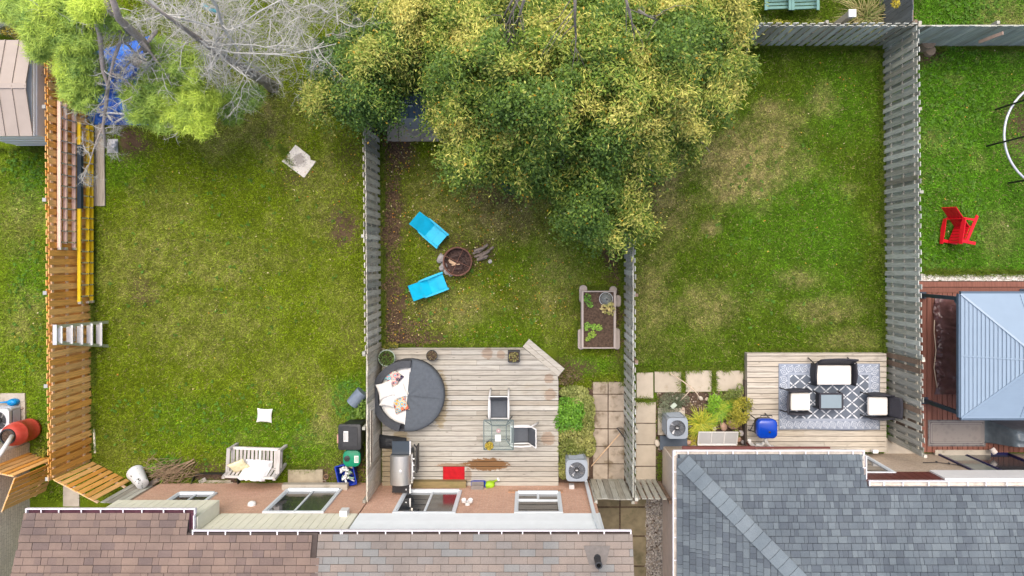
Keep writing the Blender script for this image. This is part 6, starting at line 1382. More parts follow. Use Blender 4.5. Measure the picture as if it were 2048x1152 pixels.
# rug
RZ = ZR + .008; rx0, rx1, ry0, ry1 = X(1557, RZ), X(1760, RZ), Y(860, RZ), Y(727, RZ); rcx, rcy, rw, rh = (rx0 + rx1) / 2, (ry0 + ry1) / 2, rx1 - rx0, ry1 - ry0
def M_rug():
    t = NT('patterned_rug'); o = t.xyz(t.objco()); x, y = o[0], o[1]; ax = t.math('ABSOLUTE', x); ay = t.math('ABSOLUTE', y)
    bw_ = .34; infield = t.math('MULTIPLY', t.math('LESS_THAN', ax, rw / 2 - bw_), t.math('LESS_THAN', ay, rh / 2 - bw_))
    u = t.math('DIVIDE', x, .385); v = t.math('DIVIDE', t.math('ADD', y, .0), .335)
    def line(e):
        f = t.math('FRACT', t.math('ADD', e, 100.25)); return t.math('LESS_THAN', t.math('ABSOLUTE', t.math('SUBTRACT', f, .5)), .075), f
    l1, f1 = line(t.math('ADD', u, v)); l2, f2 = line(t.math('SUBTRACT', u, v))
    # breaks at the crossings, small dots on them
    c1 = t.math('ABSOLUTE', t.math('SUBTRACT', f1, .5)); c2 = t.math('ABSOLUTE', t.math('SUBTRACT', f2, .5)); d = t.math('MAXIMUM', c1, c2)
    gapm = t.math('MULTIPLY', t.math('LESS_THAN', d, .17), t.math('GREATER_THAN', d, .08)); lines = t.math('MULTIPLY', t.math('MAXIMUM', l1, l2), t.math('SUBTRACT', 1.0, gapm))
    weave = t.noise(t.vmul(t.objco(), (160, 160, 1)), 1.0, 2)
    field = t.mix(lines, t.ramp(t.noise(t.objco(), 1.2, 3), [(.3, (0.105, 0.125, 0.16)), (.7, (0.14, 0.165, 0.205))]), (0.60, 0.63, 0.67))
    # scroll border: rings and tendrils round a row of centres
    s_ = .21
    def cell(e, k): return t.math('MULTIPLY', t.math('SUBTRACT', t.math('FRACT', t.math('ADD', t.math('DIVIDE', e, k), 100.0)), .5), k)
    horiz = t.math('GREATER_THAN', t.math('SUBTRACT', ay, rh / 2), t.math('SUBTRACT', ax, rw / 2))
    along = t.mix(horiz, t.vec(y, 0, 0), t.vec(x, 0, 0)); across = t.mix(horiz, t.vec(t.math('SUBTRACT', rw / 2, ax), 0, 0), t.vec(t.math('SUBTRACT', rh / 2, ay), 0, 0))
    al, ac = t.xyz(along)[0], t.xyz(across)[0]
    cx_ = cell(al, s_); cy_ = t.math('SUBTRACT', ac, .155); sgn = t.math('SUBTRACT', t.math('MULTIPLY', t.math('GREATER_THAN', t.math('FRACT', t.math('ADD', t.math('DIVIDE', al, 2 * s_), 100.0)), .5), 2.0), 1.0)
    rr = t.math('SQRT', t.math('ADD', t.math('MULTIPLY', cx_, cx_), t.math('MULTIPLY', cy_, cy_))); ang = t.math('ARCTAN2', cy_, t.math('MULTIPLY', cx_, sgn))
    sp = t.math('FRACT', t.math('ADD', t.math('MULTIPLY', rr, 22.0), t.math('DIVIDE', ang, 6.2832))); scroll = t.math('MULTIPLY', t.math('LESS_THAN', sp, .36), t.math('LESS_THAN', rr, .105))
    wave = t.math('LESS_THAN', t.math('ABSOLUTE', t.math('SUBTRACT', cy_, t.math('MULTIPLY', t.math('SINE', t.math('MULTIPLY', al, 6.2832 / s_)), .10))), .014); wave = t.math('MULTIPLY', wave, t.math('GREATER_THAN', rr, .07))
    wave2 = t.math('LESS_THAN', t.math('ABSOLUTE', t.math('ADD', t.math('ABSOLUTE', cy_), t.math('MULTIPLY', t.math('COSINE', t.math('MULTIPLY', al, 2 * 6.2832 / s_)), .016))), .0)
    inb = t.math('LESS_THAN', t.math('ABSOLUTE', cy_), .115); pat = t.math('MULTIPLY', t.math('MAXIMUM', scroll, wave), inb)
    band = t.mix(inb, (0.31, 0.35, 0.42), (0.215, 0.25, 0.315)); border = t.mix(t.math('MULTIPLY', pat, .85), band, (0.56, 0.60, 0.66))
    edge = t.math('LESS_THAN', ac, .025); border = t.mix(edge, border, (0.20, 0.23, 0.29))
    c = t.mix(infield, border, field); c = t.mix(1.0, c, t.ramp(weave, [(.3, (.85, .85, .85)), (.7, (1.12, 1.12, 1.12))]), 'MULTIPLY'); return t.fin(c, .9, 0, .2)
g = MB(); nU, nV = 40, 28
def rg(u, v): return (( u - .5) * rw, (v - .5) * rh + .012 * math.sin(u * 7) * (v < .05), .004 * math.sin(u * 23) * math.sin(v * 15) + .004)
rug = g.grid(rg, nU, nV).build('rug', M_rug(), smooth=True); rug.location = (rcx, rcy, RZ); md = rug.modifiers.new('thickness', 'SOLIDIFY'); md.thickness = .006; tag(rug, 'grey blue outdoor rug with white lattice and scroll border on the deck', 'rug')
m_rattan = M('dark_rattan', (0.035, 0.035, 0.045), .65, .3, 30, bump=.6, bscale=110); m_seatpad = M('ivory_pad', (0.74, 0.71, 0.66), .9, .04, 8, bump=.15, bscale=40)
def lounge(name, label, cat, cpx, rz, width, group=None):
    """rattan armchair or sofa, front towards +x, pad on top"""
    p = P(cpx[0], cpx[1], .72); r = thing(name, label, cat, (p.x, p.y, ZR + .008), rz, group); d = .56; w = width
    MB().box((.0, 0, .32), (d, w, .05)).build('seat_frame', m_rattan, r, local=True)
    b = MB().rbox((.03, 0, .395), (d + .0, w - .02, .10), .05, n=4, top=.035); b.build('seat_pad', m_seatpad, r, local=True, smooth=True, angle=50)
    def bk(u, v): return Vector((-.28 - .20 * u - .03 * math.cos((v - .5) * 3), (v - .5) * (w + .06), .34 + .46 * u))
    o = MB().grid(bk, 5, 8).build('backrest', m_rattan, r, local=True, smooth=True); md = o.modifiers.new('thickness', 'SOLIDIFY'); md.thickness = .035
    for s in (-1, 1):
        y = s * (w / 2 + .05)
        def arm(u, v, y=y, s=s): return Vector((-.30 + .60 * u, y + s * .03 * math.sin(math.pi * u), .20 + (.40 - .06 * u) * v))
        o = MB().grid(arm, 6, 4).build('side_panel', m_rattan, r, local=True, smooth=True); md = o.modifiers.new('thickness', 'SOLIDIFY'); md.thickness = .03; md.offset = 0
        MB().tube([(-.36, y, .60), (.0, y + s * .03, .60), (.31, y, .54)], .026, 7).build('armrest', m_rattan, r, local=True, smooth=True)
        MB().tube([(.31, y, .54), (.34, y * 1.04, 0)], .018, 6).build('leg', m_black, r, local=True); MB().tube([(-.28, y, .5), (-.42, y * 1.04, 0)], .018, 6).build('leg', m_black, r, local=True)
lounge('loveseat', 'dark rattan loveseat with long ivory pad at the top of the rug', 'loveseat', (1667, 748), rad(-90), 1.02)
lounge('lounge_chair', 'dark rattan armchair with ivory pad at the left end of the rug', 'armchair', (1598, 803), 0, .53, 'rattan armchairs on the rug')
lounge('lounge_chair', 'dark rattan armchair with ivory pad between the rug and the grey fence', 'armchair', (1757, 812), rad(180), .55, 'rattan armchairs on the rug')
p = P(1663, 803, .75); ct = thing('coffee_table', 'small dark framed glass coffee table in the middle of the rug', 'table', (p.x, p.y, ZR + .008)); MB().box((0, 0, .40), (.60, .39, .012)).build('glass_top', M('smoky_glass', (0.22, 0.28, 0.31), .06, .05, 5, spec=.8), ct, local=True)
g = MB(); [g.beam(a, b, .05, .04) for a, b in (((-.34, -.22, .40), (.34, -.22, .40)), ((-.34, .22, .40), (.34, .22, .40)), ((-.325, -.195, .40), (-.325, .195, .40)), ((.325, -.195, .40), (.325, .195, .40)))]; g.build('top_frame', m_rattan, ct, local=True)
for sx_ in (-1, 1):
    MB().box((sx_ * .32, 0, .24), (.02, .40, .28)).build('end_panel', m_rattan, ct, local=True)
    for sy_ in (-1, 1): MB().beam((sx_ * .33, sy_ * .21, .40), (sx_ * .36, sy_ * .23, 0), .035, .035, up=(0, 1, 0)).build('leg', m_rattan, ct, local=True)
p = P(1532, 856, 1.15); bg_ = thing('kettle_grill', 'glossy blue square lidded barbecue on the left corner of the rug deck', 'grill', (p.x, p.y, ZR)); m_blue = M('glossy_blue', (0.003, 0.045, 0.36), .16, .06, 4, spec=.6)
MB().rbox((0, 0, .72), (.54, .52, .20), .14, n=6).build('bowl', m_black, bg_, local=True, smooth=True, angle=40); b = MB().rbox((0, 0, .90), (.58, .55, .17), .15, n=7, top=.06); b.build('lid', m_blue, bg_, local=True, smooth=True, angle=60)
MB().lathe([(.03, 0), (.03, .015), (.001, .02)], (.05, -.08, .986), 14, cap=False).build('vent', m_black, bg_, local=True); MB().tube([(-.16, .30, .86), (-.16, .36, .86), (.16, .36, .86), (.16, .30, .86)], .012, 6).build('handle', m_black, bg_, local=True, smooth=True)
for sx_ in (-1, 1):
    for sy_ in (-1, 1): MB().tube([(sx_ * .2, sy_ * .19, .64), (sx_ * .25, sy_ * .24, 0)], .015, 6).build('leg', m_black, bg_, local=True)
MB().tube([(-.31, .12, .72), (-.42, -.10, .74)], .012, 5).build('side_handle', m_black, bg_, local=True)

# ---------------------------------------------------------------- gazebo deck
gz = thing('gazebo', 'blue grey steel gazebo with hipped slatted roof on the red deck', 'gazebo', (13.08, -2.56, 0)); m_gz = M('pale_steel_roof', (0.235, 0.315, 0.405), .4, .03, 3); m_gzfr = M('blue_grey_frame', (0.085, 0.125, 0.175), .45, .06, 5); m_post = M('navy_post', (0.035, 0.05, 0.075), .45, .06, 5)
ze, za = 2.25, 3.05; gx0, gx1 = X(1922, ze), 2 * X(2083, za) - X(1922, ze); gy0, gy1 = Y(835, ze), Y(588, ze); ap = Vector((X(2083, za), Y(721, za), za))
cor = [Vector((gx0, gy0, ze)), Vector((gx1, gy0, ze)), Vector((gx1, gy1, ze)), Vector((gx0, gy1, ze))]
for i in range(4):
    a, b = cor[i], cor[(i + 1) % 4]; g = MB(); n = 19; nrm = (b - a).cross(ap - a).normalized(); nrm = nrm if nrm.z > 0 else -nrm
    for k in range(n):
        t0, t1 = k / n, (k + 1) / n; q0 = [a.lerp(ap, t0), b.lerp(ap, t0), b.lerp(ap, t1 * .999), a.lerp(ap, t1 * .999)]
        lo = [q + nrm * -.012 for q in q0]; hi = [q0[0] + nrm * .034, q0[1] + nrm * .034, q0[2] + nrm * .004, q0[3] + nrm * .004]; g.hexa(lo, hi)
    g.build('roof_panel', m_gz, gz)
    MB().beam(a + nrm * .03, ap + Vector((0, 0, .03)), .05, .03).build('hip_cap', m_gz, gz)
    m_ = (a + b) / 2; MB().beam(m_ + nrm * .028, m_.lerp(ap, .97) + nrm * .028, .035, .02).build('batten', m_gz, gz)
    d = (b - a).normalized(); o_ = Vector((d.y, -d.x, 0)); MB().beam(a + o_ * .035 + Vector((0, 0, -.04)), b + o_ * .035 + Vector((0, 0, -.04)), .07, .10).build('eave_beam', m_gzfr, gz)
for i, c in enumerate(cor):
    s = Vector((ap.x - c.x, ap.y - c.y, 0)).normalized(); p = c + s * .06; p.z = 0
    if i == 3: p = Vector((X(1845, ZQ), Y(589, ZQ) - .02, 0))
    if i == 0: p = Vector((X(1849, ZQ), Y(801, ZQ), 0))
    MB().beam(Vector((p.x, p.y, ZQ)), Vector((p.x + (.0), p.y, ze - .06)), .10, .10, up=(0, 1, 0)).build('post', m_post, gz); MB().box((p.x, p.y, ZQ + .012), (.2, .2, .02)).build('foot_plate', m_post, gz)
    e = Vector((0, 1 if i in (0, 1) else -1, 0)); MB().beam(Vector((p.x, p.y, 1.75)), Vector((p.x, p.y, 2.2)) + e * .45, .05, .05).build('brace', m_gzfr, gz)
# tarpaulin covered furniture
m_tarp = M('brown_tarpaulin', (0.075, 0.033, 0.030), .28, .25, 5, c2=(0.14, 0.072, 0.072), spec=.5)
tx0, tx1, ty0, ty1 = X(1872, .3), X(1872, .3) + 1.35, Y(790, .3), Y(594, .3)
def tarp(u, v):
    n = float(fbm(np.array(u * 6. + v), np.array(v * 11.), 41)); n2 = float(fbm(np.array(u * 16.), np.array(v * 30.), 42)); w = min(1, max(0, (u - .10) * 3.4)); e = min(1, 14 * min(v, 1 - v))
    h = (w * w * (3 - 2 * w)) * .62 * (1 - .12 * math.sin(v * 9)) + .20 * abs(n - .5) * 2 + .13 * abs(n2 - .5); return Vector((tx0 + (tx1 - tx0) * u + .05 * math.sin(v * 13) * (1 - u), ty0 + (ty1 - ty0) * v, ZQ + .012 + e * h))
b = MB().grid(tarp, 46, 80); o = b.build('covered_furniture', m_tarp, at=(tx0, ty0, ZQ), smooth=True, angle=35); tag(o, 'garden furniture under a crumpled glossy brown tarpaulin beside the gazebo', 'covered furniture')
o = MB().tube([P(1869, 640, .3), P(1868, 662, .32), P(1872, 700, .3), P(1868, 735, .3), P(1874, 775, .3)], .014, 5).build('tarpaulin_cord', m_stick, at=P(1868, 640, .2), smooth=True); tag(o, 'pale cord running along the left hem of the brown tarpaulin', 'cord')
# doormat rug on the red deck
def M_mat():
    t = NT('grey_doormat'); o = t.xyz(t.objco()); e = t.math('MINIMUM', t.math('SUBTRACT', .86, t.math('ABSOLUTE', o[0])), t.math('SUBTRACT', .395, t.math('ABSOLUTE', o[1])))
    c = t.ramp(t.math('DIVIDE', e, .2), [(0, (0.10, 0.095, 0.10)), (.24, (0.10, 0.095, 0.10)), (.245, (0.30, 0.28, 0.27)), (.31, (0.11, 0.10, 0.105)), (.50, (0.11, 0.10, 0.105)), (.505, (0.31, 0.29, 0.28)), (.58, (0.14, 0.13, 0.13)), (.72, (0.215, 0.195, 0.185))], 'CONSTANT')
    nd = t.n('ShaderNodeTexVoronoi', distance='MANHATTAN'); t.put(nd.inputs['Vector'], t.objco()); nd.inputs['Scale'].default_value = 6; c = t.mix(t.math('MULTIPLY', t.step(nd.outputs['Distance'], .3, .7), .25), c, (.32, .29, .27)); return t.fin(c, .95, 0, .2)
o = MB().rbox((0, 0, .006), (1.72, .79, .010), .02).build('doormat', M_mat()); o.location = P(1913, 866, ZQ); o.location.z = ZQ + .004; tag(o, 'grey bordered doormat on the red deck by the sliding door', 'doormat')
# covered barbecue
m_gcov = M('grey_cover_fabric', (0.07, 0.095, 0.115), .42, .2, 5, c2=(0.12, 0.15, 0.175), spec=.5)
def gcov(u, v):
    n = float(fbm(np.array(u * 5.), np.array(v * 5.), 51)); e = min(1, 5 * min(u, 1 - u, v, 1 - v)); e = e * e * (3 - 2 * e); k = .16 * (1 - e); return Vector((X(1986, .6) + 1.75 * u, Y(893, .6) + .72 * v, ZQ + .01 + e * (.98 + .08 * n - .06 * abs(math.sin(9 * v + 4 * n)))))
o = MB().grid(gcov, 44, 30).build('covered_grill', m_gcov, at=P(2040, 868, ZQ), smooth=True, angle=40); tag(o, 'barbecue under a grey fabric cover by the house at the right edge', 'covered grill')
o = MB().lathe([(.07, 0), (.08, .05), (.08, .16), (.06, .16), (.055, .05)], (0, 0, 0), 16, rot=Matrix.Rotation(rad(65), 3, 'X') @ Matrix.Rotation(.5, 3, 'Y')).build('wall_vent', M('pale_vent', (.55, .5, .47))); o.location = P(1983, 897, .45); tag(o, 'round pale dryer vent below the covered grill', 'vent')
sg = thing('string_lights', 'dark string of small bulbs along the beige wall above the sliding door', 'string lights', (X(1845, 1.5), WY + .03, 1.5)); pts = [Vector((X(a, z_), WY + .04, z_)) for a, z_ in ((1846, 1.10), (1875, 1.08), (1900, 1.22), (1922, 1.38), (1938, 1.62))]; MB().tube(pts, .011, 5).build('wire', m_black, sg, smooth=True)
for q in pts[1:4]: MB().lathe([(.012, 0), (.028, -.03), (.026, -.07), (.001, -.085)], q, 8).build('bulb', m_dark, sg)
# trampoline frame without its mat
zr_ = .71; tp = thing('trampoline', 'trampoline ring without mat held by black poles on the far right lawn', 'trampoline', P(2120, 270)); c = P(2120, 270, zr_); rr = 1.62
MB().tube([c + Vector((rr * math.cos(a), rr * math.sin(a), 0)) for a in [2 * math.pi * i / 60 for i in range(61)]], .034, 8, caps=False).build('ring', M('galvanised_ring', (0.56, 0.58, 0.66), .4, .06, 5, metal=.3), tp, smooth=True)
for k, a in enumerate((52, 100, 148, 187, 232, 276, 320, 8)):
    q = c + Vector((math.cos(rad(a)) * (rr + .05), math.sin(rad(a)) * (rr + .05), 0)); MB().tube([Vector((q.x, q.y, 0)), Vector((q.x, q.y, 1.0)), Vector((q.x, q.y, 2.0))], [.028, .028, .024], 8).build('pole', m_black, tp)
# stump by the fence
sp_ = thing('tree_stump', 'tan split tree stump at the corner of the back fence', 'stump', P(1848, 94)); m_stump = M('stump_wood', (0.30, 0.22, 0.15), .95, .3, 10, bump=.6, bscale=25, stretch=(1, 1, .4)); n = 14
MB().lathe([(.24, 0), (.21, .18), (.20, .34), (.14, .36), (.001, .35)], (-.04, .06, 0), n, cap=False, sx=1.1).build('trunk', m_stump, sp_, local=True, smooth=True, angle=50); MB().lathe([(.17, 0), (.15, .14), (.10, .16), (.001, .15)], (.13, -.14, 0), 10, cap=False).build('root', m_stump, sp_, local=True, smooth=True, angle=50)
# top right: green garden glider, lamp post, tall grass
m_tealw = M('teal_paint', (0.13, 0.27, 0.25), .6, .1, 6)
gl = thing('garden_glider', 'pair of pale teal garden seats cut by the top edge above the back fence', 'garden seat', P(1587, 14))
for (xa, xb_) in ((1532, 1580), (1586, 1636)):
    for i in range(4): MB().beam(P(xa, 16 - i * 7, .48), P(xb_, 14 - i * 7, .48), .075, .025).build('seat_slat', m_tealw, gl)
    MB().beam(P(xa, 18, .44), P(xb_, 16, .44), .03, .08).build('front_rail', m_tealw, gl)
    for xe in (xa, xb_): MB().beam(P(xe, 20, .66), P(xe, -22, .68), .08, .03).build('armrest', m_tealw, gl); MB().beam(P(xe, 17, 0), P(xe, 17, .66), .06, .06, up=(0, 1, 0)).build('leg', m_tealw, gl); MB().beam(P(xe, -20, 0), P(xe, -24, 1.0), .06, .06, up=(0, 1, 0)).build('leg', m_tealw, gl)
    for i in range(6): t_ = (i + .5) / 6; MB().beam(P(xa + (xb_ - xa) * t_, -16, .46), P(xa + (xb_ - xa) * t_, -24, 1.0), .06, .02, up=(0, 1, 0)).build('back_slat', m_tealw, gl)
lp = thing('post', 'short pale stone post capped white just behind the back fence', 'post', P(1645, 72)); MB().box((0, 0, .95), (.16, .16, 1.9)).build('shaft', m_concrete, lp, local=True); MB().box((0, 0, 1.93), (.2, .2, .06)).build('cap', m_white, lp, local=True)
grassy('tall dry ornamental grass behind the back fence beside the pale post', (1722, 40), 220, 1.2, .12, (0.14, 0.2, 0.04), (0.46, 0.36, 0.18), .010, name='ornamental_grass', up=1.1)
grassy('green ornamental grass at the top of the dark fence behind the back fence', (1752, 52), 160, .9, .10, (0.08, 0.16, 0.02), (0.2, 0.26, 0.05), .010, name='ornamental_grass', up=1.0)
for i, (px, py, rx, ry, ca, cb) in enumerate(((1560, 55, 40, 16, (0.09, 0.12, 0.015), (0.36, 0.34, 0.04)), (1625, 52, 30, 14, (0.09, 0.13, 0.015), (0.30, 0.32, 0.04)), (1680, 52, 24, 14, (0.08, 0.11, 0.02), (0.24, 0.24, 0.05)), (1520, 50, 24, 18, (0.05, 0.09, 0.015), (0.2, 0.24, 0.03)))):
    bush('shrub', ['yellow green shrub behind the back fence in front of the teal seats', 'low yellow shrub at the foot of the pale stone post', 'olive shrub between the pale post and the tall dry grass', 'dark shrub where the back fence meets the linden'][i], 'shrub', [(px, py, rx, ry)], .5, 380, (.05, .10), ca, cb)
o = bush('shrub', 'yellow leaved climber on top of the dark fence at the top edge', 'shrub', [(1792, 8, 10, 8)], .2, 60, (.06, .1), (0.3, 0.25, 0.02), (0.55, 0.42, 0.04), z0=1.7, stem=False)
# ---------------------------------------------------------------- trees
def inpoly(px, py, poly):
    c = np.zeros(len(px), bool); n = len(poly)
    for i in range(n):
        (xa, ya), (xb, yb) = poly[i], poly[(i + 1) % n]
        if ya == yb: continue
        k = ((ya > py) != (yb > py)) & (px < (xb - xa) * (py - ya) / (yb - ya) + xa); c ^= k
    return c
def edge_dist(px, py, poly):
    d = np.full(len(px), 1e9); n = len(poly)
    for i in range(n):
        a = np.array(poly[i], float); b = np.array(poly[(i + 1) % n], float); ab = b - a; t = np.clip(((px - a[0]) * ab[0] + (py - a[1]) * ab[1]) / (ab @ ab), 0, 1)
        d = np.minimum(d, np.hypot(px - a[0] - t * ab[0], py - a[1] - t * ab[1]))
    return d
def crown(root, poly, zlo, zhi, nclump, per, seed, cdark, cmid, cpale, palemap=None, gaps=(), leaf=(.05, .09), rclump=.24, rough=40.0):
    """leaf clumps on a lobed crown; the outline is where the branch ends reach"""
    xs = [p[0] for p in poly]; ys = [p[1] for p in poly]; px = rng.random(nclump * 6) * (max(xs) - min(xs)) + min(xs); py = rng.random(nclump * 6) * (max(ys) - min(ys)) + min(ys)
    wob = 58 * (fbm(px / 19, py / 19, seed, 3) - .5); ed = edge_dist(px, py, poly); ok = inpoly(px, py, poly) & (ed + wob > 3)
    for (gx, gy, gr, gy_) in gaps: ok &= ((px - gx) / gr) ** 2 + ((py - gy) / gy_) ** 2 > .5 + .9 * (fbm(px / 14, py / 14, seed + 5))
    px, py, ed = px[ok][:nclump], py[ok][:nclump], ed[ok][:nclump]; n = len(px)
    lob = fbm(px / 62, py / 62, seed + 1, 2); lob2 = fbm(px / 26, py / 26, seed + 2, 2); dome = np.clip(ed / 150.0, 0, 1) ** .6
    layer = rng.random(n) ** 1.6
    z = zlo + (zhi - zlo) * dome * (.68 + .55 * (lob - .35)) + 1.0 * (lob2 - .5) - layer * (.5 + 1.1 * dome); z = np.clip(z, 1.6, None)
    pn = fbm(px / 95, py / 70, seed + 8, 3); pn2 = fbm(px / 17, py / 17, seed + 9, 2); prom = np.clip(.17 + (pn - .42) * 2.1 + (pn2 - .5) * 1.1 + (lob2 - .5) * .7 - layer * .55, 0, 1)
    fine = fbm(px / 15, py / 15, seed + 15, 2); hole = ((lob < .38) & (lob2 < .47)) | (fine < .36); kp = ~(hole & (rng.random(n) < .8)); px, py, z, prom, ed = px[kp], py[kp], z[kp], prom[kp], ed[kp]; n = len(px); cang = np.pi * 2 * fbm(px / 40, py / 40, seed + 12, 2) * 1.6 - 2.6
    if palemap is not None: prom = np.clip(prom * palemap(px, py), 0, 1)
    m = n * per; ci = np.repeat(np.arange(n), per); g = rng.normal(size=(m, 3)); ca_, sa_ = np.cos(cang[ci]), np.sin(cang[ci]); al = g[:, 0] * 1.0 * rclump; ac = g[:, 1] * .40 * rclump; g = np.stack([al * ca_ - ac * sa_, al * sa_ + ac * ca_, g[:, 2] * .34 * rclump], 1); f = 1 - z / H
    cx = (px - 1060) / S * f; cy = (520 - py) / S * f; cen = np.stack([cx[ci], cy[ci], z[ci]], 1) + g; cen[:, 2] -= .5 * (g[:, 0] ** 2 + g[:, 1] ** 2) / rclump
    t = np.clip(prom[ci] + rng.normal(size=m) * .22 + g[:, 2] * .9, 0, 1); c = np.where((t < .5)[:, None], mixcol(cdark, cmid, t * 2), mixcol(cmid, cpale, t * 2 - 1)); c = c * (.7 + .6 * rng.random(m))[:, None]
    odd = rng.random(m) < .012; c[odd] = np.array((0.55, 0.33, 0.03))
    off = np.array(chain_loc(root)); v, cc = leaf_arrays(cen - off, (0.15, 1.25), leaf, np.clip(c, 0, 1), .62); o = link_mesh('crown', np_mesh('crown', v, 4, m_leaf, cc), root); o['kind'] = 'stuff'
    # long pale bracts hanging from the prominent clumps
    k = np.where(prom > .22)[0]; k = np.repeat(k, 14); mm = len(k); g = rng.normal(size=(mm, 3)); ca_, sa_ = np.cos(cang[k]), np.sin(cang[k]); al = g[:, 0] * 1.0 * rclump; ac = g[:, 1] * .42 * rclump; g = np.stack([al * ca_ - ac * sa_, al * sa_ + ac * ca_, g[:, 2] * .26 * rclump], 1); cen = np.stack([cx[k], cy[k], z[k] + .10], 1) + g
    bc_ = mixcol(cmid, cpale, np.clip(prom[k] * 1.05 + rng.normal(size=mm) * .18, 0, 1)) * (.9 + .5 * rng.random(mm))[:, None]; v, cc = leaf_arrays(cen - off, (0.2, 1.2), (.09, .17), np.clip(bc_ * 1.12, 0, 1), .15, ang=cang[k] + rng.normal(size=mm) * .45)
    o = link_mesh('bract', np_mesh('bract', v, 4, m_leaf, cc), root); o['kind'] = 'stuff'
    return np.stack([cx, cy, z], 1)
def limb(g, a, b, r0, r1, bend=.15, n=7, seg=6):
    a, b = Vector(a), Vector(b); L = (b - a).length; s = Vector((R.uniform(-1, 1), R.uniform(-1, 1), R.uniform(-.2, .6))) * L * bend; pts = [a.lerp(b, t) + s * math.sin(math.pi * t) + Vector((R.uniform(-1, 1), R.uniform(-1, 1), R.uniform(-1, 1))) * L * .018 for t in [i / n for i in range(n + 1)]]
    g.tube(pts, [r0 + (r1 - r0) * i / n for i in range(n + 1)], seg); return pts
m_limb = M('linden_bark', (0.17, 0.155, 0.14), .95, .25, 14, bump=.6, bscale=40, stretch=(1, 1, .3))
# large linden
base = P(1130, 330); lt = thing('linden_tree', 'large linden tree with yellowing bracts over the fire pit lawn', 'tree', base)
POLY = [(866, -60), (850, 30), (842, 110), (838, 165), (862, 200), (860, 245), (905, 285), (888, 330), (905, 372), (960, 360), (1005, 340), (1030, 392), (1075, 382), (1110, 375), (1118, 430), (1130, 470), (1190, 478), (1225, 500), (1262, 462), (1308, 458), (1300, 420), (1286, 360), (1345, 345), (1350, 300), (1405, 300), (1420, 255), (1462, 240), (1464, 180), (1505, 135), (1498, 80), (1500, 30), (1540, -60)]
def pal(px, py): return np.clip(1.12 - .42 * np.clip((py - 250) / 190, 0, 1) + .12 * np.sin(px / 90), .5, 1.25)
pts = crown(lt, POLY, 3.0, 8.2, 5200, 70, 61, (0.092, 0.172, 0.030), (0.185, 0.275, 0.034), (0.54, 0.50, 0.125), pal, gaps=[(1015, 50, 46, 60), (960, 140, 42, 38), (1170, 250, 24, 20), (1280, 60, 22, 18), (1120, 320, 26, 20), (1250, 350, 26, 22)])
g = MB(); tr = limb(g, base, base + Vector((.1, .2, 4.2)), .30, .17, .02, 8, 12); g.build('trunk', m_limb, lt, smooth=True)
top = base + Vector((.1, .2, 4.2)); sel = rng.choice(len(pts), 26, replace=False)
for i in sel:
    q = Vector(pts[i]); g = MB(); st_p = base.lerp(top, R.uniform(.55, 1.0)); pp = limb(g, st_p, q + Vector((0, 0, -.15)), .085, .015, .12, 8, 6)
    for _ in range(5):
        k = R.randint(3, 7); limb(g, pp[k], pp[k] + Vector((R.uniform(-.8, .8), R.uniform(-.8, .8), R.uniform(0, .5))), .022, .005, .2, 4, 4)
    g.build('limb', m_limb, lt, smooth=True)
for (pl_, zz) in (([(1150, -20), (1150, 40), (1152, 80), (1148, 118)], (8.6, 8.2, 7.6, 6.6)), ([(1045, -20), (1022, 30), (1008, 70), (992, 110)], (7.0, 6.6, 6.0, 5.2)), ([(1030, -10), (1012, 24), (1000, 50)], (7.0, 6.5, 6.0)), ([(1048, 0), (1036, 40), (1030, 78)], (7.2, 6.6, 6.0)), ([(1250, -10), (1262, 40), (1272, 85)], (7.6, 7.4, 6.8)), ([(1060, 140), (1040, 160), (1020, 182)], (6.6, 6.2, 5.6)), ([(1276, 20), (1295, 32), (1316, 42)], (7.2, 7.2, 7.0))):
    g = MB(); q = [P(a, b, z_) for (a, b), z_ in zip(pl_, zz)]; g.tube(q, [.032 - .022 * i / (len(q) - 1) for i in range(len(q))], 6)
    for i in range(len(q) - 1):
        for _ in range(3): limb(g, q[i].lerp(q[i + 1], R.random()), q[i + 1] + Vector((R.uniform(-.7, .7), R.uniform(-.8, .3), R.uniform(-.4, .3))), .010, .003, .2, 4, 4)
    g.build('limb', m_limb, lt, smooth=True)
# left linden
base2 = P(770, 250); l2 = thing('linden_tree', 'smaller linden with green drooping branches left of the blue grey shed', 'tree', base2)
POLY2 = [(690, -40), (712, 20), (700, 60), (640, 80), (632, 130), (648, 168), (600, 188), (628, 216), (668, 206), (700, 232), (716, 250), (742, 232), (778, 236), (790, 205), (792, 172), (816, 160), (850, 140), (872, 60), (870, -40)]
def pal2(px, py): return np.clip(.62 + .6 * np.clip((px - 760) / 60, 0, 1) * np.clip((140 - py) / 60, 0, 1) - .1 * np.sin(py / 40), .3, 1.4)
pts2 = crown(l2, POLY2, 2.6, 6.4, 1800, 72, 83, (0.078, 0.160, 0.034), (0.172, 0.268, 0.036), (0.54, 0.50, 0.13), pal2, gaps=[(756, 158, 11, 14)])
g = MB(); limb(g, base2, base2 + Vector((-.1, .2, 3.6)), .17, .09, .03, 7, 10); g.build('trunk', m_limb, l2, smooth=True)
for i in rng.choice(len(pts2), 13, replace=False):
    q = Vector(pts2[i]); g = MB(); pp = limb(g, base2 + Vector((-.1, .2, R.uniform(2.2, 3.5))), q + Vector((0, 0, -.1)), .05, .01, .12, 7, 6)
    for _ in range(4): k = R.randint(3, 6); limb(g, pp[k], pp[k] + Vector((R.uniform(-.6, .6), R.uniform(-.6, .6), R.uniform(0, .3))), .016, .004, .2, 4, 4)
    g.build('limb', m_limb, l2, smooth=True)
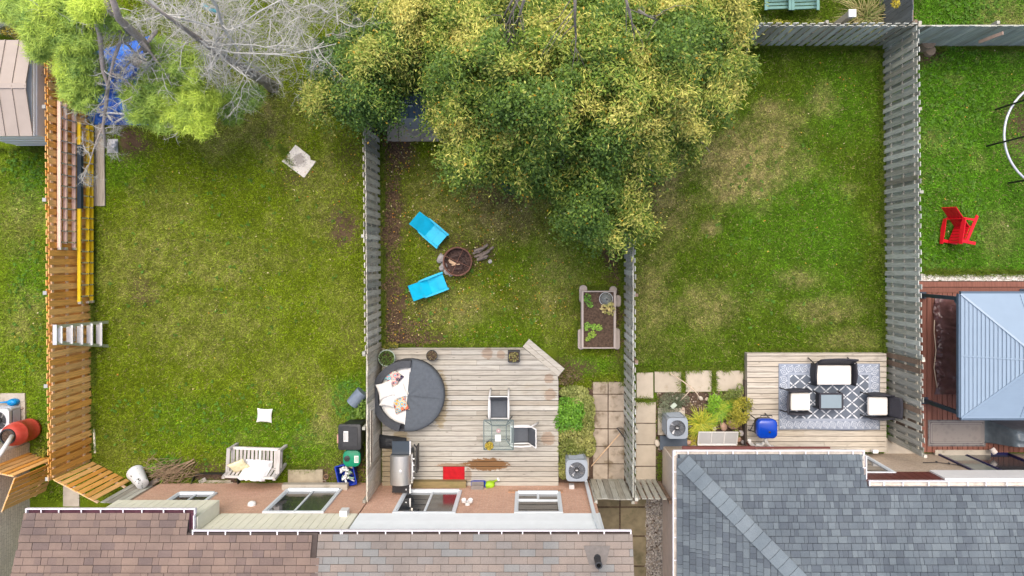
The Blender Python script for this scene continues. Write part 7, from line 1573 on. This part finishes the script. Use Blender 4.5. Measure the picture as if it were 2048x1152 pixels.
bush('shrub', 'dense dark green shrub growing in the shade under the lindens', 'shrub', [(980, 60, 110, 70), (900, 110, 50, 50), (1100, 40, 90, 50), (760, 40, 60, 40), (1300, 50, 100, 40), (840, 140, 30, 40)], 1.5, 5200, (.08, .14), (0.018, 0.045, 0.012), (0.06, 0.11, 0.02))
bush('shrub', 'dark blue green holly like shrub under the lower edge of the linden', 'shrub', [(1020, 355, 22, 34), (1032, 330, 20, 20)], 1.4, 1300, (.05, .085), (0.018, 0.055, 0.030), (0.06, 0.115, 0.06))

# ---- bare grey tree
def twigs(g, p, d, L, r, depth, spread=.55, droop=.05):
    pts = [p]; q = Vector(p); dd = Vector(d); n = 5 if depth else 3
    for i in range(n):
        dd = (dd + Vector((R.uniform(-1, 1), R.uniform(-1, 1), R.uniform(-1, .9))) * (.46 if depth < 3 else .3) + Vector((0, 0, -droop))).normalized(); q = q + dd * (L / n); pts.append(q.copy())
    g.tube(pts, [r * (1 - .7 * i / n) for i in range(n + 1)], 5 if depth > 1 else 3, caps=False)
    if depth <= 0: return
    for k in range({3: 11, 2: 9, 1: 7}[depth]):
        t = R.uniform(.18, 1.0) * n; i = min(int(t), n - 1); b = pts[i].lerp(pts[i + 1], t - i); nd = (dd * .55 + Vector((R.gauss(0, 1), R.gauss(0, 1), R.gauss(0, .55))) * spread).normalized()
        twigs(g, b, nd, L * R.uniform(.32, .55), r * .40, depth - 1, spread, droop)
bt = thing('bare_tree', 'leafless tree of pale grey twigs between the pine and the linden', 'tree', P(546, 176)); b0 = P(546, 176)
g = MB(); g.tube([b0 + Vector((0, 0, z)) + Vector((.03 * math.sin(z), .03 * math.cos(z), 0)) for z in (0, 1, 2, 3, 4.2, 5.5, 7.0)], [.19, .15, .12, .095, .07, .045, .02], 10); g.build('trunk', M('grey_bark', (0.32, 0.28, 0.25), .95, .3, 14, bump=.8, bscale=30, stretch=(1, 1, .3)), bt, smooth=True)
BARE_POLY = [(262, -50), (300, 60), (330, 100), (360, 120), (400, 150), (440, 178), (480, 180), (520, 186), (560, 170), (590, 140), (640, 110), (700, 80), (722, 30), (715, -50)]
bx = rng.random(420) * 470 + 258; by = rng.random(420) * 240 - 50; okb = inpoly(bx, by, BARE_POLY)
spots = [(x_, y_) for x_, y_ in zip(bx, by) if inpoly(np.array([x_]), np.array([y_]), BARE_POLY)[0]][:185]
groups = {}
for i, (x_, y_) in enumerate(spots):
    z_ = R.uniform(2.2, 5.0); q = P(x_, y_, z_); hb2 = max(1.5, min(5.4, z_ - R.uniform(.1, .8))); st_ = b0 + Vector((0, 0, hb2)); dirn = (q - st_); dirn.z = 0; k_ = i % 24
    g = groups.setdefault(k_, MB()); d_ = dirn.normalized() if dirn.length > .1 else Vector((1, 0, 0))
    if i % 9 == 0 and dirn.length > .5: limb(g, st_, q, .026, .008, .22, 8, 5)
    twigs(g, q - d_ * .35, (d_ * .5 + Vector((R.gauss(0, .9), R.gauss(0, .9), R.uniform(-.2, .3)))).normalized(), R.uniform(.7, 1.15), .012, 2, .95, .03)
for g in groups.values(): o = g.build('branch', m_deadwood, bt); o['kind'] = 'stuff'
for pl_, zz in (([(410, -20), (432, 10), (446, 55), (470, 90), (482, 115), (520, 140)], (6, 5.6, 5.0, 4.5, 4.2, 3.5)), ([(290, -10), (330, 30), (400, 46), (450, 60)], (6.2, 5.8, 5.4, 5))):
    g = MB(); q = [P(a, b, z_) for (a, b), z_ in zip(pl_, zz)]; g.tube(q, [.04 - .025 * i / (len(q) - 1) for i in range(len(q))], 6)
    for i in range(len(q) - 1):
        for _ in range(2): twigs(g, q[i].lerp(q[i + 1], R.random()), Vector((R.uniform(-1, 1), R.uniform(-1, 1), .1)).normalized(), R.uniform(.5, .9), .018, 2, .6)
    o = g.build('branch', m_deadwood, bt); o['kind'] = 'stuff'
g = MB()
for (px, py, z_) in ((600, 190, 2.2), (618, 200, 2.2), (590, 196, 2.0), (630, 190, 2.4), (612, 150, 2.8)): twigs(g, P(px + 26, py - 26, z_ + .2), Vector((-.5, -.8, -.1)).normalized(), .62, .015, 2, .6)
for (a, b) in (((662, 190), (684, 244)), ((696, 205), (708, 228))): g.tube([P(*a, 2.6), P(*b, 2.0)], [.02, .007], 5)
o = g.build('dead_branch', m_deadwood, l2); o['kind'] = 'stuff'
# ---- pine
pb = P(330, 150); pt = thing('pine_tree', 'pine with yellow green needle tufts and bare limbs at top left', 'tree', pb); m_pinebark = M('pine_bark', (0.36, 0.31, 0.28), .95, .25, 16, bump=.6, bscale=30)
g = MB(); g.tube([pb, pb + Vector((0, 0, 1.5)), P(318, 138, 2.6), P(282, 78, 4.2), P(238, 38, 5.2), P(222, -10, 6.0)], [.2, .17, .14, .10, .08, .06], 10); g.build('trunk', m_pinebark, pt, smooth=True)
PL = [([(282, 78), (250, 60), (222, 48), (196, 44)], (4.2, 4.3, 4.2, 4.0), .06), ([(200, -10), (192, 40), (200, 70), (203, 110), (206, 140), (216, 170), (213, 205), (206, 250), (212, 292)], (5, 4.7, 4.4, 4, 3.7, 3.4, 3, 2.6, 2.2), .07), ([(203, -10), (218, 20), (236, 48), (242, 80), (228, 118), (222, 145), (212, 190)], (5.2, 5.0, 4.7, 4.4, 4.0, 3.7, 3.3), .06), ([(240, 48), (268, 66), (288, 88), (306, 112), (312, 124)], (4.8, 4.4, 4.2, 3.8, 3.6), .055), ([(312, 62), (296, 84), (276, 104), (262, 122), (246, 140)], (4.2, 4.0, 3.8, 3.5, 3.2), .05), ([(306, 112), (318, 128), (324, 140)], (3.8, 3.6, 3.5), .03), ([(240, 78), (258, 92), (280, 118), (300, 126)], (4.3, 4.0, 3.7, 3.5), .035), ([(116, 20), (120, 44), (126, 58), (118, 80)], (4.6, 4.3, 4, 3.8), .03), ([(130, 46), (160, 46), (185, 52)], (4, 4.2, 4.3), .02), ([(212, 205), (192, 215), (186, 250)], (3, 2.7, 2.4), .025), ([(222, 145), (250, 160), (272, 180), (290, 206)], (3.7, 3.4, 3.2, 2.9), .03), ([(290, 206), (330, 226), (380, 240)], (2.9, 2.8, 2.6), .025), ([(206, 250), (190, 290), (178, 330), (170, 352)], (2.6, 2.2, 1.9, 1.7), .02)]
for pl_, zz, r0 in PL:
    g = MB(); q = [P(a, b, z_) for (a, b), z_ in zip(pl_, zz)]; g.tube(q, [r0 * (1 - .55 * i / (len(q) - 1)) for i in range(len(q))], 7); g.build('limb', m_pinebark, pt, smooth=True)
    g = MB()
    for i in range(len(q) - 1):
        for _ in range(2): twigs(g, q[i].lerp(q[i + 1], R.random()), Vector((R.uniform(-1, 1), R.uniform(-1, 1), R.uniform(-.2, .3))).normalized(), R.uniform(.35, .75), .014, 2, .6)
    o = g.build('twig', m_deadwood, pt); o['kind'] = 'stuff'
g = MB()
for (px, py, z_) in ((208, 262, 2.2), (214, 280, 2.1), (206, 292, 2.0), (172, 340, 1.7), (168, 352, 1.7), (176, 330, 1.8), (196, 258, 2.3), (224, 290, 1.9), (90, 110, 2.8), (100, 100, 2.8)): twigs(g, P(px, py, z_), Vector((R.uniform(-1, 1), R.uniform(-1, .2), 0)).normalized(), R.uniform(.4, .65), .012, 2, .6)
o = g.build('twig', m_deadwood, pt); o['kind'] = 'stuff'
TUFT = [(40, 20, 42, 26, 3.6, .35), (90, 40, 46, 44, 4.0, .5), (150, 20, 50, 34, 4.3, .45), (176, 16, 28, 24, 5.2, 1.0), (105, 14, 30, 22, 4.4, .8), (80, 70, 30, 26, 3.6, .6), (130, 90, 30, 26, 3.8, .35), (160, 120, 34, 26, 3.6, .3), (126, 126, 12, 24, 3.4, 1.0), (150, 150, 30, 18, 3.3, .4), (150, 172, 24, 16, 3.1, .5), (190, 140, 22, 20, 3.4, .3), (186, 180, 16, 12, 3.0, .4), (225, 40, 22, 20, 4.6, .35), (340, 130, 36, 30, 3.2, .3), (360, 110, 26, 16, 3.3, .5), (380, 150, 24, 26, 3.0, .6), (330, 170, 34, 24, 2.9, .35), (300, 200, 34, 20, 2.8, .4), (275, 222, 22, 22, 2.7, .3), (350, 205, 36, 26, 2.8, .75), (390, 195, 30, 24, 2.8, .7), (400, 225, 28, 28, 2.6, .9), (375, 242, 24, 20, 2.6, .85), (410, 258, 13, 15, 2.5, .9), (355, 232, 22, 16, 2.6, .6), (260, 185, 18, 16, 3.0, .3), (330, 250, 20, 12, 2.4, .3), (320, 100, 22, 16, 3.4, .25), (60, 30, 40, 30, 3.3, .55), (110, 70, 36, 30, 3.6, .5), (80, 100, 22, 20, 3.0, .35), (140, 60, 30, 26, 4.0, .4), (170, 80, 26, 22, 4.0, .35), (170, 205, 24, 14, 2.8, .4), (140, 190, 14, 12, 2.9, .5), (310, 160, 26, 24, 2.9, .3), (345, 225, 30, 24, 2.5, .6), (420, 205, 20, 24, 2.4, .7), (300, 235, 26, 16, 2.4, .45), (390, 120, 26, 16, 3.0, .5), (460, 205, 34, 26, 1.6, .25), (500, 195, 26, 22, 1.5, .2), (465, 230, 22, 14, 1.4, .3)]
cen, sh = [], []
for (ex, ey, rx, ry, z_, yl) in TUFT:
    for _ in range(int(rx * ry * .062) + 4):
        a = R.random() * 6.28; q = math.sqrt(R.random()); zz = z_ + .45 * math.sqrt(max(0, 1 - q * q)) * R.uniform(.3, 1) - .2 * R.random(); cen.append(P(ex + rx * q * math.cos(a), ey + ry * q * math.sin(a), zz)); sh.append(min(1, max(0, yl + R.gauss(0, .18))))
cen = np.array(cen); sh = np.array(sh); per = 64; m = len(cen) * per; ci = np.repeat(np.arange(len(cen)), per)
dv = rng.normal(size=(m, 3)); dv[:, 2] = np.abs(dv[:, 2]) * .8 - .1; dv /= np.linalg.norm(dv, axis=1)[:, None]; L = (.12 + .11 * rng.random(m))[:, None]; o0 = cen[ci] + rng.normal(size=(m, 3)) * .06; sd = np.cross(dv, np.array((0, 0, 1.0))); sd /= np.linalg.norm(sd, axis=1)[:, None] + 1e-6
v = np.stack([o0 - sd * .008, o0 + sd * .008, o0 + dv * L], 1).reshape(-1, 3); c = mixcol((0.19, 0.33, 0.075), (0.56, 0.70, 0.09), sh[ci]) * (.7 + .6 * rng.random(m))[:, None]
o = link_mesh('needles', np_mesh('needles', v - np.array(pb), 3, m_leaf, np.repeat(np.clip(c, 0, 1), 3, 0)), pt); o['kind'] = 'stuff'
# plants and dead vines by the tan shed
bush('vine', 'reddish brown dry vine over the fence corner beside the tan shed', 'vine', [(70, 68, 34, 16), (95, 110, 22, 34), (104, 150, 20, 36), (90, 80, 30, 16)], 1.9, 1100, (.05, .09), (0.13, 0.06, 0.035), (0.32, 0.19, 0.11), z0=.3, aspect=.4)
bush('shrub', 'green shrub with yellow leaves above the tan shed roof', 'shrub', [(24, 62, 30, 12), (50, 72, 26, 8)], 1.6, 420, (.06, .1), (0.06, 0.08, 0.02), (0.4, 0.3, 0.04))
bush('shrub', 'dark green ivy on the fence below the dry vine', 'shrub', [(80, 145, 12, 16), (160, 205, 10, 8), (140, 215, 12, 8)], 1.5, 260, (.05, .09), (0.04, 0.08, 0.02), (0.2, 0.24, 0.05), z0=.2)
bush('shrub', 'low green weed patch at the corner below the rain barrel', 'shrub', [(80, 905, 16, 10)], .35, 130, (.05, .09), (0.10, 0.14, 0.02), (0.42, 0.42, 0.05))
bush('shrub', 'leafy weed clump behind the black bin beside the grey tub', 'shrub', [(722, 815, 12, 24), (712, 830, 12, 10)], .4, 260, (.05, .09), (0.07, 0.15, 0.02), (0.2, 0.32, 0.05))
bush('shrub', 'bright green weed clump under the tipped white bucket', 'shrub', [(304, 938, 12, 10), (322, 962, 8, 5)], .2, 130, (.05, .08), (0.10, 0.22, 0.02), (0.26, 0.42, 0.04))
o = MB().tube([P(405, 10, .4), P(418, 18, .42), P(434, 24, .4), P(430, 18, .5)], .07, 8).build('pool_hose', M('teal_vinyl', (0.0, 0.30, 0.40), .4), at=P(418, 18), smooth=True); tag(o, 'teal hose seen through the grey twigs at the top edge', 'hose')
